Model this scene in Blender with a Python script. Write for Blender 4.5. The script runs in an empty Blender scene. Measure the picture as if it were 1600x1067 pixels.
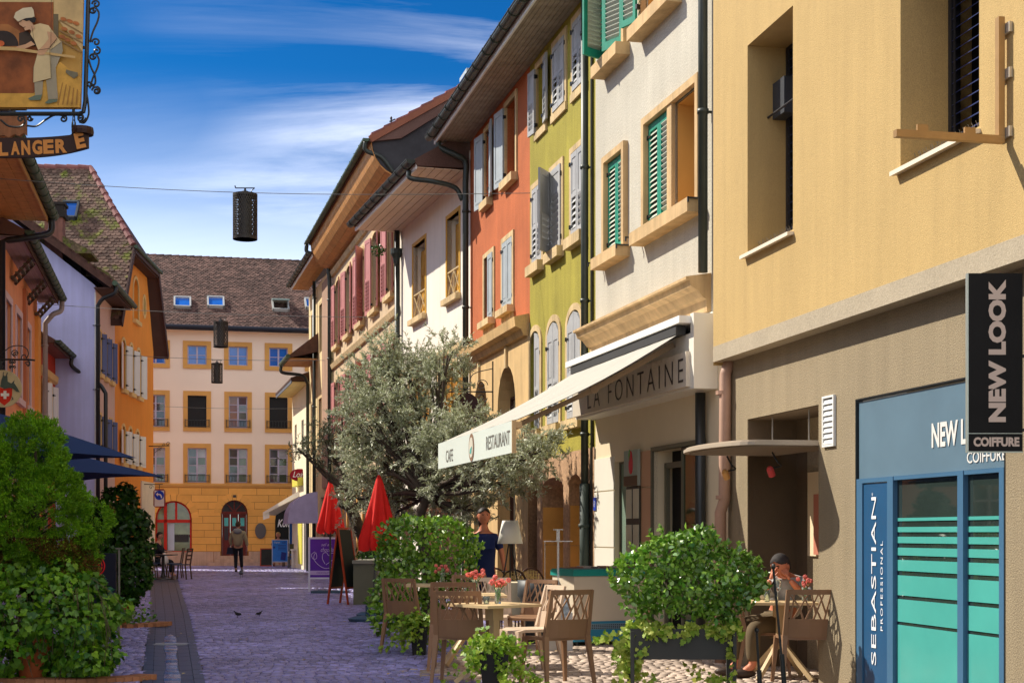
import bpy, math, random
import numpy as np
from mathutils import Vector, Matrix
random.seed(7); rng = np.random.default_rng(7)
sc = bpy.context.scene
COL = sc.collection
PI = math.pi
H = 1.4            # camera height
FPX = 2300.0       # focal length in photo pixels
HY = 832.0         # horizon row
# ---------------------------------------------------------------- camera
cam = bpy.data.cameras.new("camera"); camo = bpy.data.objects.new("camera", cam); COL.objects.link(camo)
camo.location = (0, 0, H); camo.rotation_euler = (PI/2, 0, 0)
cam.sensor_width = 36.0; cam.lens = FPX/1600*36; cam.shift_y = (HY-533.5)/1600; cam.clip_end = 2000
sc.camera = camo
CLX, CLY = 0.0, 0.0      # which stretch of the cirrus field stands over the street
# ---------------------------------------------------------------- sky and sun
SUN_EL = math.radians(43); TH = math.radians(25)          # sun stands to the left, beyond the camera
sunv = Vector((-math.cos(TH)*math.cos(SUN_EL), math.sin(TH)*math.cos(SUN_EL), math.sin(SUN_EL)))
w = bpy.data.worlds.new("World"); sc.world = w; w.use_nodes = True
nt = w.node_tree; nt.nodes.clear()
def N(nt, typ, **k):
    n = nt.nodes.new(typ)
    for a, b in k.items(): setattr(n, a, b)
    return n
out = N(nt, 'ShaderNodeOutputWorld'); bg = N(nt, 'ShaderNodeBackground')
sky = N(nt, 'ShaderNodeTexSky', sky_type='NISHITA'); sky.sun_disc = False
sky.sun_elevation = SUN_EL; sky.sun_rotation = math.atan2(sunv.x, sunv.y)
sky.air_density = 1.0; sky.dust_density = 0.3; sky.ozone_density = 4.0; sky.altitude = 600
hs = N(nt, 'ShaderNodeHueSaturation'); hs.inputs['Saturation'].default_value = 1.3; hs.inputs['Value'].default_value = .24; hs.inputs['Hue'].default_value = .485
gm = N(nt, 'ShaderNodeGamma'); gm.inputs[1].default_value = 1.35
nt.links.new(sky.outputs[0], hs.inputs['Color']); nt.links.new(hs.outputs[0], gm.inputs[0])
tc = N(nt, 'ShaderNodeTexCoord'); sep = N(nt, 'ShaderNodeSeparateXYZ'); nt.links.new(tc.outputs['Generated'], sep.inputs[0])
def MA(op, a, b=None, c=None):
    n = N(nt, 'ShaderNodeMath', operation=op)
    for i, v in enumerate((a, b, c)):
        if v is None: continue
        if isinstance(v, (int, float)): n.inputs[i].default_value = v
        else: nt.links.new(v, n.inputs[i])
    return n.outputs[0]
zz = MA('MAXIMUM', MA('ADD', sep.outputs[2], 0.10), 0.03)
cx = MA('DIVIDE', sep.outputs[0], zz); cy = MA('DIVIDE', sep.outputs[1], zz)
cmb = N(nt, 'ShaderNodeCombineXYZ'); nt.links.new(cx, cmb.inputs[0]); nt.links.new(cy, cmb.inputs[1])
mp = N(nt, 'ShaderNodeMapping'); mp.inputs['Rotation'].default_value = (0, 0, .35); mp.inputs['Location'].default_value = (3.1, 1.7, 0); mp.inputs['Scale'].default_value = (.55, 1.9, 1)
nt.links.new(cmb.outputs[0], mp.inputs[0])
n1 = N(nt, 'ShaderNodeTexNoise'); n1.inputs['Scale'].default_value = 1.1; n1.inputs['Detail'].default_value = 9; n1.inputs['Roughness'].default_value = .62; n1.inputs['Distortion'].default_value = .5
nt.links.new(mp.outputs[0], n1.inputs['Vector'])
n2 = N(nt, 'ShaderNodeTexNoise'); n2.inputs['Scale'].default_value = .33; n2.inputs['Detail'].default_value = 3
mp2 = N(nt, 'ShaderNodeMapping'); mp2.inputs['Location'].default_value = (CLX, CLY, 0); nt.links.new(cmb.outputs[0], mp2.inputs[0]); nt.links.new(mp2.outputs[0], n2.inputs['Vector'])
c1 = MA('MULTIPLY', MA('SUBTRACT', n1.outputs[0], .38), 3.0)
c2 = MA('MULTIPLY', MA('SUBTRACT', n2.outputs[0], .43), 6.0)
hz = MA('POWER', MA('MINIMUM', MA('MAXIMUM', MA('MULTIPLY', MA('SUBTRACT', .30, sep.outputs[2]), 7.2), 0), 1), 1.7)      # thin veil thickens towards the horizon
cl = MA('MULTIPLY', MA('MINIMUM', MA('MAXIMUM', c1, 0), 1), MA('MINIMUM', MA('MAXIMUM', c2, .03), 1))
cl = MA('MINIMUM', MA('ADD', MA('MULTIPLY', cl, .62), MA('MULTIPLY', hz, .21)), .92)
mx = N(nt, 'ShaderNodeMix', data_type='RGBA'); nt.links.new(cl, mx.inputs[0]); tint = N(nt, 'ShaderNodeMix', data_type='RGBA', blend_type='MULTIPLY'); tint.inputs[0].default_value = 1; tint.inputs[7].default_value = (.25, .58, .74, 1); nt.links.new(gm.outputs[0], tint.inputs[6]); nt.links.new(tint.outputs[2], mx.inputs[6])
mx.inputs[7].default_value = (9.0, 8.6, 8.2, 1)
nt.links.new(mx.outputs[2], bg.inputs[0]); bg.inputs[1].default_value = .15
nt.links.new(bg.outputs[0], out.inputs[0])
sl = bpy.data.lights.new("sun", 'SUN'); so = bpy.data.objects.new("sun", sl); COL.objects.link(so)
sl.energy = 2.0; sl.angle = math.radians(.53); sl.color = (1, .93, .80); so.location = (-20, 10, 30)
so.rotation_euler = sunv.to_track_quat('Z', 'Y').to_euler()
sc.view_settings.view_transform = 'Standard'; sc.view_settings.look = 'None'
sc.view_settings.exposure = 1.76; sc.view_settings.gamma = 1
sc.cycles.max_bounces = 6; sc.cycles.diffuse_bounces = 4; sc.cycles.glossy_bounces = 3; sc.cycles.transparent_max_bounces = 8
# ---------------------------------------------------------------- materials
_mats = {}
def mat(name, col, rough=.85, var=.12, scale=1.2, bump=0, bscale=40, metal=0, isl=0, spec=.3, streak=0, speck=0, trans=0, emit=None, col2=None, thr=.55, alpha=1, ior=None):
    if name in _mats: return _mats[name]
    m = bpy.data.materials.new(name); _mats[name] = m; m.use_nodes = True
    t = m.node_tree; b = t.nodes['Principled BSDF']
    L = t.links.new
    b.inputs['Roughness'].default_value = rough; b.inputs['Metallic'].default_value = metal
    b.inputs['Specular IOR Level'].default_value = spec
    tc = t.nodes.new('ShaderNodeTexCoord').outputs['Object']
    def noise(sc_, det=4, ro=.55, vec=tc, strz=None):
        n = t.nodes.new('ShaderNodeTexNoise'); n.inputs['Scale'].default_value = sc_; n.inputs['Detail'].default_value = det; n.inputs['Roughness'].default_value = ro
        if strz:
            mp = t.nodes.new('ShaderNodeMapping'); mp.inputs['Scale'].default_value = strz; L(vec, mp.inputs[0]); vec = mp.outputs[0]
        L(vec, n.inputs['Vector']); return n.outputs[0]
    def rmap(v, a, b_, c, d):
        n = t.nodes.new('ShaderNodeMapRange'); L(v, n.inputs[0])
        for i, q in enumerate((a, b_, c, d)): n.inputs[i+1].default_value = q
        return n.outputs[0]
    def mul(c, v):
        n = t.nodes.new('ShaderNodeMix'); n.data_type = 'RGBA'; n.blend_type = 'MULTIPLY'; n.inputs[0].default_value = 1
        if isinstance(c, tuple): n.inputs[6].default_value = (*c[:3], 1)
        else: L(c, n.inputs[6])
        cc = t.nodes.new('ShaderNodeCombineColor'); 
        for i in range(3): L(v, cc.inputs[i])
        L(cc.outputs[0], n.inputs[7]); return n.outputs[2]
    c = (*col, 1)
    if col2 is not None:
        n = t.nodes.new('ShaderNodeMix'); n.data_type = 'RGBA'; n.inputs[6].default_value = (*col, 1); n.inputs[7].default_value = (*col2, 1)
        L(rmap(noise(scale*1.7, 5, .6), thr-.06, thr+.06, 0, 1), n.inputs[0]); c = n.outputs[2]
    if var: c = mul(c, rmap(noise(scale, 5, .6), .3, .7, 1-var, 1+var*.6))
    if streak: c = mul(c, rmap(noise(1, 5, .65, strz=(5, 5, .35)), .35, .7, 1+streak*.2, 1-streak))
    if speck: c = mul(c, rmap(noise(bscale*1.3, 2, .5), .3, .7, 1-speck, 1+speck))
    if isl:
        g = t.nodes.new('ShaderNodeNewGeometry'); c = mul(c, rmap(g.outputs['Random Per Island'], 0, 1, 1-isl, 1+isl))
        o = t.nodes.new('ShaderNodeObjectInfo'); c = mul(c, rmap(o.outputs['Random'], 0, 1, 1-isl*.5, 1+isl*.5))
    if isinstance(c, tuple): b.inputs['Base Color'].default_value = c
    else: L(c, b.inputs['Base Color'])
    if bump:
        bn = t.nodes.new('ShaderNodeBump'); bn.inputs['Strength'].default_value = bump; bn.inputs['Distance'].default_value = .01
        L(noise(bscale, 3, .6), bn.inputs['Height']); L(bn.outputs[0], b.inputs['Normal'])
    if trans: b.inputs['Transmission Weight'].default_value = trans
    if ior: b.inputs['IOR'].default_value = ior
    if alpha < 1: b.inputs['Alpha'].default_value = alpha
    if emit: b.inputs['Emission Color'].default_value = (*emit[0], 1); b.inputs['Emission Strength'].default_value = emit[1]
    return m
def leafmat(name, col, col_b, rough=.5, transl=.35, isl=.35, spec=.4):
    """two-sided leaf: diffuse/gloss plus light coming through; colour differs from leaf to leaf"""
    if name in _mats: return _mats[name]
    m = bpy.data.materials.new(name); _mats[name] = m; m.use_nodes = True
    t = m.node_tree; b = t.nodes['Principled BSDF']; L = t.links.new
    g = t.nodes.new('ShaderNodeNewGeometry'); o = t.nodes.new('ShaderNodeObjectInfo')
    ad = t.nodes.new('ShaderNodeMath'); ad.operation = 'ADD'; L(g.outputs['Random Per Island'], ad.inputs[0]); L(o.outputs['Random'], ad.inputs[1])
    fr = t.nodes.new('ShaderNodeMath'); fr.operation = 'FRACT'; L(ad.outputs[0], fr.inputs[0])
    mx = t.nodes.new('ShaderNodeMix'); mx.data_type = 'RGBA'; mx.inputs[6].default_value = (*col, 1); mx.inputs[7].default_value = (*col_b, 1); L(fr.outputs[0], mx.inputs[0])
    n = t.nodes.new('ShaderNodeTexNoise'); n.inputs['Scale'].default_value = 3.0; L(t.nodes.new('ShaderNodeTexCoord').outputs['Object'], n.inputs['Vector'])
    mr = t.nodes.new('ShaderNodeMapRange'); L(n.outputs[0], mr.inputs[0]); mr.inputs[1].default_value = .3; mr.inputs[2].default_value = .7; mr.inputs[3].default_value = 1-isl; mr.inputs[4].default_value = 1+isl
    hv = t.nodes.new('ShaderNodeHueSaturation'); L(mx.outputs[2], hv.inputs['Color']); L(mr.outputs[0], hv.inputs['Value'])
    L(hv.outputs[0], b.inputs['Base Color']); b.inputs['Roughness'].default_value = rough; b.inputs['Specular IOR Level'].default_value = spec
    tr = t.nodes.new('ShaderNodeBsdfTranslucent'); L(hv.outputs[0], tr.inputs[0])
    ms = t.nodes.new('ShaderNodeMixShader'); ms.inputs[0].default_value = transl
    L(b.outputs[0], ms.inputs[1]); L(tr.outputs[0], ms.inputs[2]); L(ms.outputs[0], t.nodes['Material Output'].inputs[0])
    return m
STONE = mat('yellow_sandstone', (.62, .40, .17), .85, .22, 1.5, .4, 30, streak=.3, speck=.06)
STONEW = mat('pale_sandstone', (.66, .48, .25), .85, .22, 2.5, .4, 30, streak=.35, speck=.06)
BLACKM = mat('black_metal', (.018, .02, .02), .4, .1, metal=0, spec=.5)
GUT = mat('aged_dark_gutter', (.035, .045, .035), .45, .3, 4, spec=.5)
GREENG = mat('green_copper_gutter', (.06, .10, .06), .55, .4, 4)
DARK = mat('dark_room', (.012, .011, .011), .9, 0)
GLASS = mat('window_glass', (.015, .022, .035), .04, .1, 2, spec=.9)
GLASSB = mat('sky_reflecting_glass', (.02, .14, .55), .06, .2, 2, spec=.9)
WHITEP = mat('white_paint', (.78, .77, .74), .55, .06)
GREYP = mat('grey_paint', (.36, .38, .44), .6, .08)
LILACP = mat('lilac_grey_frame', (.46, .42, .55), .6, .06)
WOODD = mat('dark_brown_wood', (.10, .045, .03), .7, .3, 6, streak=.3)
WOODO = mat('orange_soffit_wood', (.58, .27, .08), .6, .2, 5, streak=.2)
WOODP = mat('pale_painted_soffit', (.72, .52, .36), .5, .08, 3)
TILE = mat('weathered_brown_roof_tile', (.125, .070, .055), .85, .3, .6, isl=.5, speck=.15)
TILEM = mat('mossy_brown_roof_tile', (.15, .09, .065), .85, .25, .9, isl=.45, col2=(.15, .17, .02), thr=.60)
TILER = mat('purple_ridge_tile', (.26, .10, .09), .75, .2, 3, isl=.2)
# ---------------------------------------------------------------- mesh builder
class MB:
    def __init__(s): s.v = []; s.f = []; s.M = None
    def add(s, vs, fs):
        o = len(s.v)
        if s.M is not None: vs = [tuple(s.M @ Vector(p)) for p in vs]
        s.v += [tuple(p) for p in vs]; s.f += [tuple(i+o for i in f) for f in fs]; return s
    def box(s, x0, x1, y0, y1, z0, z1):
        if x0 > x1: x0, x1 = x1, x0
        if y0 > y1: y0, y1 = y1, y0
        if z0 > z1: z0, z1 = z1, z0
        return s.add([(x0,y0,z0),(x1,y0,z0),(x1,y1,z0),(x0,y1,z0),(x0,y0,z1),(x1,y0,z1),(x1,y1,z1),(x0,y1,z1)],
              [(0,3,2,1),(4,5,6,7),(0,1,5,4),(1,2,6,5),(2,3,7,6),(3,0,4,7)])
    def bar(s, a, b, wd, th=None, up=(0,0,1)):
        """box beam from a to b"""
        a = Vector(a); b = Vector(b); d = (b-a).normalized(); u = Vector(up)
        if abs(d.dot(u)) > .95: u = Vector((1,0,0))
        r = d.cross(u).normalized()*wd/2; q = r.cross(d).normalized()*(th or wd)/2
        P = [a-r-q, a+r-q, a+r+q, a-r+q, b-r-q, b+r-q, b+r+q, b-r+q]
        return s.add(P, [(0,3,2,1),(4,5,6,7),(0,1,5,4),(1,2,6,5),(2,3,7,6),(3,0,4,7)])
    def prism(s, poly, axis, a, b):
        """extrude 2D poly; axis x: poly=(y,z); y: poly=(x,z); z: poly=(x,y)"""
        def P(p, t): return (t,p[0],p[1]) if axis=='x' else (p[0],t,p[1]) if axis=='y' else (p[0],p[1],t)
        n = len(poly); vs = [P(p,a) for p in poly]+[P(p,b) for p in poly]
        return s.add(vs, [tuple(range(n))[::-1], tuple(range(n,2*n))]+[(i,(i+1)%n,(i+1)%n+n,i+n) for i in range(n)])
    def tube(s, path, r, n=8, cap=True, r1=None):
        path = [Vector(p) for p in path]; vs = []; m = len(path); prev = None
        for i, p in enumerate(path):
            d = (path[min(i+1,m-1)]-path[max(i-1,0)])
            d = d.normalized() if d.length > 1e-9 else Vector((0,0,1))
            if prev is None:
                u = Vector((0,0,1)) if abs(d.z) < .9 else Vector((1,0,0))
                a = d.cross(u).normalized()
            else: a = (prev - d*prev.dot(d)).normalized()
            prev = a; b = d.cross(a)
            rr = (r[i] if isinstance(r, (list,tuple)) else r + ((r1-r)*i/(m-1) if r1 is not None else 0))
            for k in range(n):
                t = 2*PI*k/n; vs.append(p+(a*math.cos(t)+b*math.sin(t))*rr)
        fs = [(i*n+k, i*n+(k+1)%n, (i+1)*n+(k+1)%n, (i+1)*n+k) for i in range(m-1) for k in range(n)]
        if cap: fs += [tuple(range(n))[::-1], tuple(range((m-1)*n, m*n))]
        return s.add(vs, fs)
    def lathe(s, prof, c=(0,0,0), n=16):
        vs = []; m = len(prof)
        for r, z in prof:
            for k in range(n):
                t = 2*PI*k/n; vs.append((c[0]+r*math.cos(t), c[1]+r*math.sin(t), c[2]+z))
        fs = [(i*n+k, i*n+(k+1)%n, (i+1)*n+(k+1)%n, (i+1)*n+k) for i in range(m-1) for k in range(n)]
        fs += [tuple(range(n))[::-1], tuple(range((m-1)*n, m*n))]
        return s.add(vs, fs)
    def ell(s, c, r, n=12, m=8):
        prof = []
        vs = []; 
        for i in range(m+1):
            ph = -PI/2+PI*i/m
            for k in range(n):
                t = 2*PI*k/n; vs.append((c[0]+r[0]*math.cos(ph)*math.cos(t), c[1]+r[1]*math.cos(ph)*math.sin(t), c[2]+r[2]*math.sin(ph)))
        fs = [(i*n+k, i*n+(k+1)%n, (i+1)*n+(k+1)%n, (i+1)*n+k) for i in range(m) for k in range(n)]
        return s.add(vs, fs)
    def quad(s, a, b, c, d): return s.add([a,b,c,d], [(0,1,2,3)])
    def mesh(s, name, m, smooth=False):
        me = bpy.data.meshes.new(name); me.from_pydata(s.v, [], s.f); me.validate(clean_customdata=False)
        if m: me.materials.append(m)
        if smooth:
            me.polygons.foreach_set('use_smooth', [True]*len(me.polygons))
        return me
    def build(s, name, m, parent=None, smooth=False, loc=None, rot=None):
        return place(name, s.mesh(name, m, smooth), parent, loc, rot)
def place(name, me, parent=None, loc=None, rot=None, scale=None):
    o = bpy.data.objects.new(name, me); COL.objects.link(o); o.parent = parent
    if loc is not None: o.location = loc
    if rot is not None: o.rotation_euler = rot
    if scale is not None: o.scale = scale
    return o
def npmesh(name, V, F, m, smooth=False):
    """V (n,3), F (k,c) numpy -> mesh"""
    me = bpy.data.meshes.new(name); c = F.shape[1]
    me.vertices.add(len(V)); me.vertices.foreach_set('co', V.astype(np.float32).ravel())
    me.loops.add(F.size); me.loops.foreach_set('vertex_index', F.astype(np.int32).ravel())
    me.polygons.add(len(F)); me.polygons.foreach_set('loop_start', np.arange(0, F.size, c, dtype=np.int32))
    me.update(calc_edges=True); me.validate()
    if m: me.materials.append(m)
    return me
def tag(o, label=None, cat=None, group=None, kind=None):
    if label: o['label'] = label
    if cat: o['category'] = cat
    if group: o['group'] = group
    if kind: o['kind'] = kind
    return o
def thing(name, label, cat, loc=(0,0,0), rotz=0, group=None):
    o = bpy.data.objects.new(name, None); COL.objects.link(o); o.empty_display_size = .2
    o.location = loc; o.rotation_euler = (0,0,rotz); return tag(o, label, cat, group)
def copy_tree(o, parent=None):
    c = o.copy(); COL.objects.link(c); c.parent = parent
    for ch in o.children: copy_tree(ch, c)
    return c
_fontcache = {}
def text(parent, s, x, z, y, wd, ht, m, name='lettering', rot=0, shear=0, bold=0, ext=.002, spacing=1, stuff=False):
    """flat letters in the plane y, centred on (x,z), scaled to fit wd x ht, reading along +x, facing -y"""
    cu = bpy.data.curves.new('t', 'FONT'); cu.body = s; cu.shear = shear; cu.offset = bold; cu.extrude = 0; cu.space_character = spacing; cu.resolution_u = 3
    ob = bpy.data.objects.new('t', cu); me = bpy.data.meshes.new_from_object(ob)
    co = np.empty(len(me.vertices)*3); me.vertices.foreach_get('co', co); co = co.reshape(-1,3)
    mn, mxx = co.min(0), co.max(0); co = (co-(mn+mxx)/2)/np.maximum(mxx-mn, 1e-6)
    X = co[:,0]*wd; Z = co[:,1]*ht; c, s_ = math.cos(rot), math.sin(rot)
    V = np.stack([X*c-Z*s_, np.zeros(len(X)), X*s_+Z*c], 1); me.vertices.foreach_set('co', V.ravel()); me.update()
    me.materials.clear(); me.materials.append(m)
    bpy.data.objects.remove(ob)
    return place(name, me, parent, (x, y, z))
def ray(px, py, Y):
    return Vector(((px-800)/FPX*Y, Y, H+(HY-py)/FPX*Y))
# ---------------------------------------------------------------- walls and buildings
class Bld:
    def __init__(s, name, label, cat, P0, P1, group=None):
        s.O = Vector(P0); s.d = (Vector(P1)-Vector(P0)); s.L = s.d.length; s.d.normalize()
        s.n = Vector((s.d.y, -s.d.x))
        s.root = thing(name, label, cat, (P0[0], P0[1], 0), math.atan2(s.d.y, s.d.x), group)
        s.opens = []
    def s_(s, px, off=0):
        O = s.O+s.n*off; t = (px-800)/FPX
        return (t*O.y-O.x)/(s.d.x-t*s.d.y)
    def Y(s, px, off=0): return (s.O+s.n*off+s.d*s.s_(px, off)).y
    def z(s, px, py, off=0): return H+(HY-py)/FPX*s.Y(px, off)
    def R(s, xl, xr, yt, yb, off=0):
        return (s.s_(xl, off), s.s_(xr, off), s.z(xl, yb, off), s.z(xl, yt, off))
    def part(s, name, mb, m, smooth=False, parent=None): return mb.build(name, m, parent or s.root, smooth)
def arc(x0, x1, zs, h, n=12):
    c = (x0+x1)/2; a = (x1-x0)/2
    return [(c-a*math.cos(PI*i/n), zs+h*math.sin(PI*i/n)) for i in range(n+1)]
def facade(mb, x0, x1, z0, z1, opens, y=0, rev=.2):
    """front face with real openings; opens = (x0,x1,z0,z1[,arch rise])"""
    xs = sorted(set([x0, x1]+[min(max(v, x0), x1) for o in opens for v in o[:2]]))
    zs = sorted(set([z0, z1]+[min(max(v, z0), z1) for o in opens for v in o[2:4]]))
    idx = {}; vs = []; fs = []
    def V(a, b):
        if (a, b) not in idx: idx[(a, b)] = len(vs); vs.append((a, y, b))
        return idx[(a, b)]
    for i in range(len(xs)-1):
        for j in range(len(zs)-1):
            cx_, cz = (xs[i]+xs[i+1])/2, (zs[j]+zs[j+1])/2
            if any(o[0] < cx_ < o[1] and o[2] < cz < o[3] for o in opens): continue
            fs.append((V(xs[i],zs[j]), V(xs[i+1],zs[j]), V(xs[i+1],zs[j+1]), V(xs[i],zs[j+1])))
    mb.add(vs, fs)
    for o in opens:
        a, b, c, d = o[:4]; a = max(a, x0); b = min(b, x1); c = max(c, z0); d = min(d, z1)
        r = rev if len(o) < 6 else o[5]; h = o[4] if len(o) > 4 else 0
        dd = d-h if h else d
        mb.quad((a,y,c),(a,y+r,c),(a,y+r,dd),(a,y,dd)); mb.quad((b,y,c),(b,y,dd),(b,y+r,dd),(b,y+r,c))
        mb.quad((a,y,c),(b,y,c),(b,y+r,c),(a,y+r,c))
        if not h: mb.quad((a,y,d),(a,y+r,d),(b,y+r,d),(b,y,d))
        else:
            P = arc(a, b, dd, h)
            for i in range(len(P)-1):
                p, q = P[i], P[i+1]
                mb.quad((p[0],y,p[1]),(p[0],y+r,p[1]),(q[0],y+r,q[1]),(q[0],y,q[1]))
                mb.quad((p[0],y,p[1]),(q[0],y,q[1]),(q[0],y,d),(p[0],y,d))
def back(B, o, dep, m=DARK, name='dark_interior'):
    mb = MB(); mb.quad((o[0],dep,o[2]),(o[1],dep,o[2]),(o[1],dep,o[3]),(o[0],dep,o[3])); return B.part(name, mb, m)
def frame_mb(x0, x1, z0, z1, wd, y0, y1, arch=0):
    mb = MB()
    if not arch:
        mb.box(x0-wd, x0, y0, y1, z0, z1+wd); mb.box(x1, x1+wd, y0, y1, z0, z1+wd); mb.box(x0, x1, y0, y1, z1, z1+wd)
    else:
        zs = z1-arch
        mb.box(x0-wd, x0, y0, y1, z0, zs); mb.box(x1, x1+wd, y0, y1, z0, zs)
        A = arc(x0, x1, zs, arch); Bq = arc(x0-wd, x1+wd, zs, arch+wd)
        for i in range(len(A)-1):
            a, b, c, d = A[i], A[i+1], Bq[i+1], Bq[i]
            vs = [(p[0],y0,p[1]) for p in (a,b,c,d)]+[(p[0],y1,p[1]) for p in (a,b,c,d)]
            mb.add(vs, [(0,1,2,3),(0,4,5,1),(3,2,6,7),(1,5,6,2),(0,3,7,4)])
    return mb
def surround(B, r, wd, m, proud=.03, arch=0, sill=.1, sillp=.10, y=0, name='window_surround', ext=.0, rev=.0):
    x0, x1, z0, z1 = r[:4]
    B.part(name, frame_mb(x0, x1, z0, z1, wd, y-proud, y+.02, arch), m)
    if sill:
        mb = MB(); mb.box(x0-wd-ext, x1+wd+ext, y-sillp, y+.02, z0-sill, z0); B.part('sill', mb, m)
def window(B, r, y=.15, fm=WHITEP, pm=GLASS, cols=2, rows=3, bar=.05, mun=.03, arch=0, sep=True):
    """casement frame with its own pane objects"""
    x0, x1, z0, z1 = r[:4]; mb = MB()
    mb.box(x0, x0+bar, y, y+.05, z0, z1); mb.box(x1-bar, x1, y, y+.05, z0, z1)
    mb.box(x0+bar, x1-bar, y, y+.05, z0, z0+bar); mb.box(x0+bar, x1-bar, y, y+.05, z1-bar, z1)
    X = np.linspace(x0+bar, x1-bar, cols+1); Z = np.linspace(z0+bar, z1-bar, rows+1)
    for k, x in enumerate(X[1:-1]):
        wd = bar*.8 if cols == 2 else mun/2
        mb.box(x-wd, x+wd, y-.01, y+.04, z0+bar, z1-bar)
    for z in Z[1:-1]: mb.box(x0+bar, x1-bar, y+.005, y+.035, z-mun/2, z+mun/2)
    f = B.part('window', mb, fm)
    for i in range(cols):
        for j in range(rows):
            m_ = pm[(i+j*cols) % len(pm)] if isinstance(pm, list) else pm
            q = MB(); t = random.uniform(-.006, .006); u = random.uniform(-.006, .006)
            q.add([(X[i],y+.02+t,Z[j]),(X[i+1],y+.02+u,Z[j]),(X[i+1],y+.02-t,Z[j+1]),(X[i],y+.02-u,Z[j+1])], [(0,1,2,3)])
            q.build('pane', m_, f)
    return f
_slat = {}
def shutter(B, hx, z0, z1, wd, side, ang, y, m, sm, lou=None, pitch=.055, sep=True, arch=0, cross=True, t=.035):
    h = z1-z0; mb = MB(); fr = min(.07, wd*.17); w = wd
    def b(x0, x1, a, c, t0=t): mb.box(x0, x1, -t0/2, t0/2, a, c)
    b(0, fr, 0, h); b(w-fr, w, 0, h); b(fr, w-fr, 0, fr*1.6); b(fr, w-fr, h-fr*1.4, h)
    lou = lou or (fr*1.6/h, 1-fr*1.4/h)
    l0, l1 = max(lou[0]*h, fr*1.6), min(lou[1]*h, h-fr*1.4)
    if l0 > fr*1.6+.02: b(fr, w-fr, fr*1.6, l0, t*.5)
    if l1 < h-fr*1.4-.05:
        b(fr, w-fr, l1, l1+fr); b(fr, w-fr, l1+fr, h-fr*1.4, t*.45)
        mb.box(fr+.03, w-fr-.03, -t*.36, -t*.225, l1+fr+.04, h-fr*1.4-.04)
    if arch: mb.prism([(0,h),(w,h),(w,h+arch*.95),(w*.5,h+arch*.72),(0,h+arch*.15)] if side=='L' else [(0,h),(w,h),(w,h+arch*.95),(w*.5,h+arch*.72),(0,h+arch*.15)], 'y', -t/2, t/2)
    n = max(int((l1-l0)/pitch), 1) if l1 > l0+.05 else 0
    def slat(M, x0, x1, zc):
        M.add([(x0,-t*.55,zc-pitch*.42),(x1,-t*.55,zc-pitch*.42),(x1,t*.5,zc+pitch*.36),(x0,t*.5,zc+pitch*.36),
               (x0,-t*.55,zc-pitch*.42+.009),(x1,-t*.55,zc-pitch*.42+.009),(x1,t*.5,zc+pitch*.36+.009),(x0,t*.5,zc+pitch*.36+.009)],
              [(0,3,2,1),(4,5,6,7),(0,1,5,4),(1,2,6,5),(2,3,7,6),(3,0,4,7)])
    if n and not sep:
        for k in range(n): slat(mb, fr, w-fr, l0+(k+.5)*(l1-l0)/n)
    o = mb.build('shutter', m, B.root, loc=(hx, y, z0), rot=(0,0,-ang if side=='L' else PI+ang))
    if n and sep:
        key = (round(w,3), round(pitch,3), sm.name)
        if key not in _slat: q = MB(); slat(q, fr, w-fr, 0); _slat[key] = q.mesh('slat', sm)
        for k in range(n): place('slat', _slat[key], o, (0,0,l0+(k+.5)*(l1-l0)/n))
    hg = MB()
    for z_ in (h*.12, h*.88): hg.box(-.02, .10, -t/2-.012, -t/2-.002, z_-.012, z_+.012); hg.box(-.035,.0,-t/2-.02,t/2,z_-.03,z_+.03)
    hg.build('hinge', BLACKM, o)
    return o
def eave(B, x0, x1, zs, over, soffit, fascia, nb=6, fh=.16, slope=.75, D=5, gut=GUT, sep=True, gr=.075, roofm=TILE, gap=.006):
    for i in range(nb):
        a = -over+i*over/nb; mb = MB(); mb.box(x0, x1, a+gap, a+over/nb-.001, zs, zs+.02+.002*(i%2))
        B.part('soffit_board', mb, soffit)
    mb = MB(); mb.box(x0, x1, -over-.03, -over+.002, zs-.03, zs+fh); B.part('fascia', mb, fascia)
    mb = MB(); y0 = -over-.05; zt = zs+fh
    mb.prism([(y0,zs+.03+fh*.4),(y0,zt),(D,zt+slope*(D-y0)),(2*D-y0,zt),(2*D-y0,zt-.1),(D,zt+slope*(D-y0)-.14),(.0,zs+.06),(-over+.01,zs+.03)], 'x', x0-.03, x1+.03)
    B.part('roof', mb, roofm)
    if gut:
        mb = MB(); n = 8; gy = -over-.03-gr-.01; gz = zs+fh-.02
        vs = []
        for x in (x0-.05, x1+.05):
            for k in range(n+1):
                t = PI+PI*k/n; vs.append((x, gy+gr*math.cos(t), gz+gr*math.sin(t)))
        for x in (x0-.05, x1+.05):
            for k in range(n+1):
                t = PI+PI*k/n; vs.append((x, gy+(gr-.008)*math.cos(t), gz+(gr-.008)*math.sin(t)))
        m_ = n+1; fs = [(k,k+1,m_+k+1,m_+k) for k in range(n)]+[(2*m_+k,3*m_+k,3*m_+k+1,2*m_+k+1) for k in range(n)]+[tuple(range(m_)), tuple(range(m_,2*m_))]
        mb.add(vs, fs)
        mb.tube([(x0-.05,gy-gr,gz),(x1+.05,gy-gr,gz)], .012, 6)
        x = x0+.3
        while x < x1: mb.box(x-.012, x+.012, gy-gr-.012, gy+gr+.03, gz+.0, gz+.02); mb.tube([(x, gy+(gr+.006)*math.cos(PI+PI*k/8), gz+(gr+.006)*math.sin(PI+PI*k/8)) for k in range(9)], .011, 4); x += .62
        B.part('gutter', mb, gut)
        return gy, gz
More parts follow.
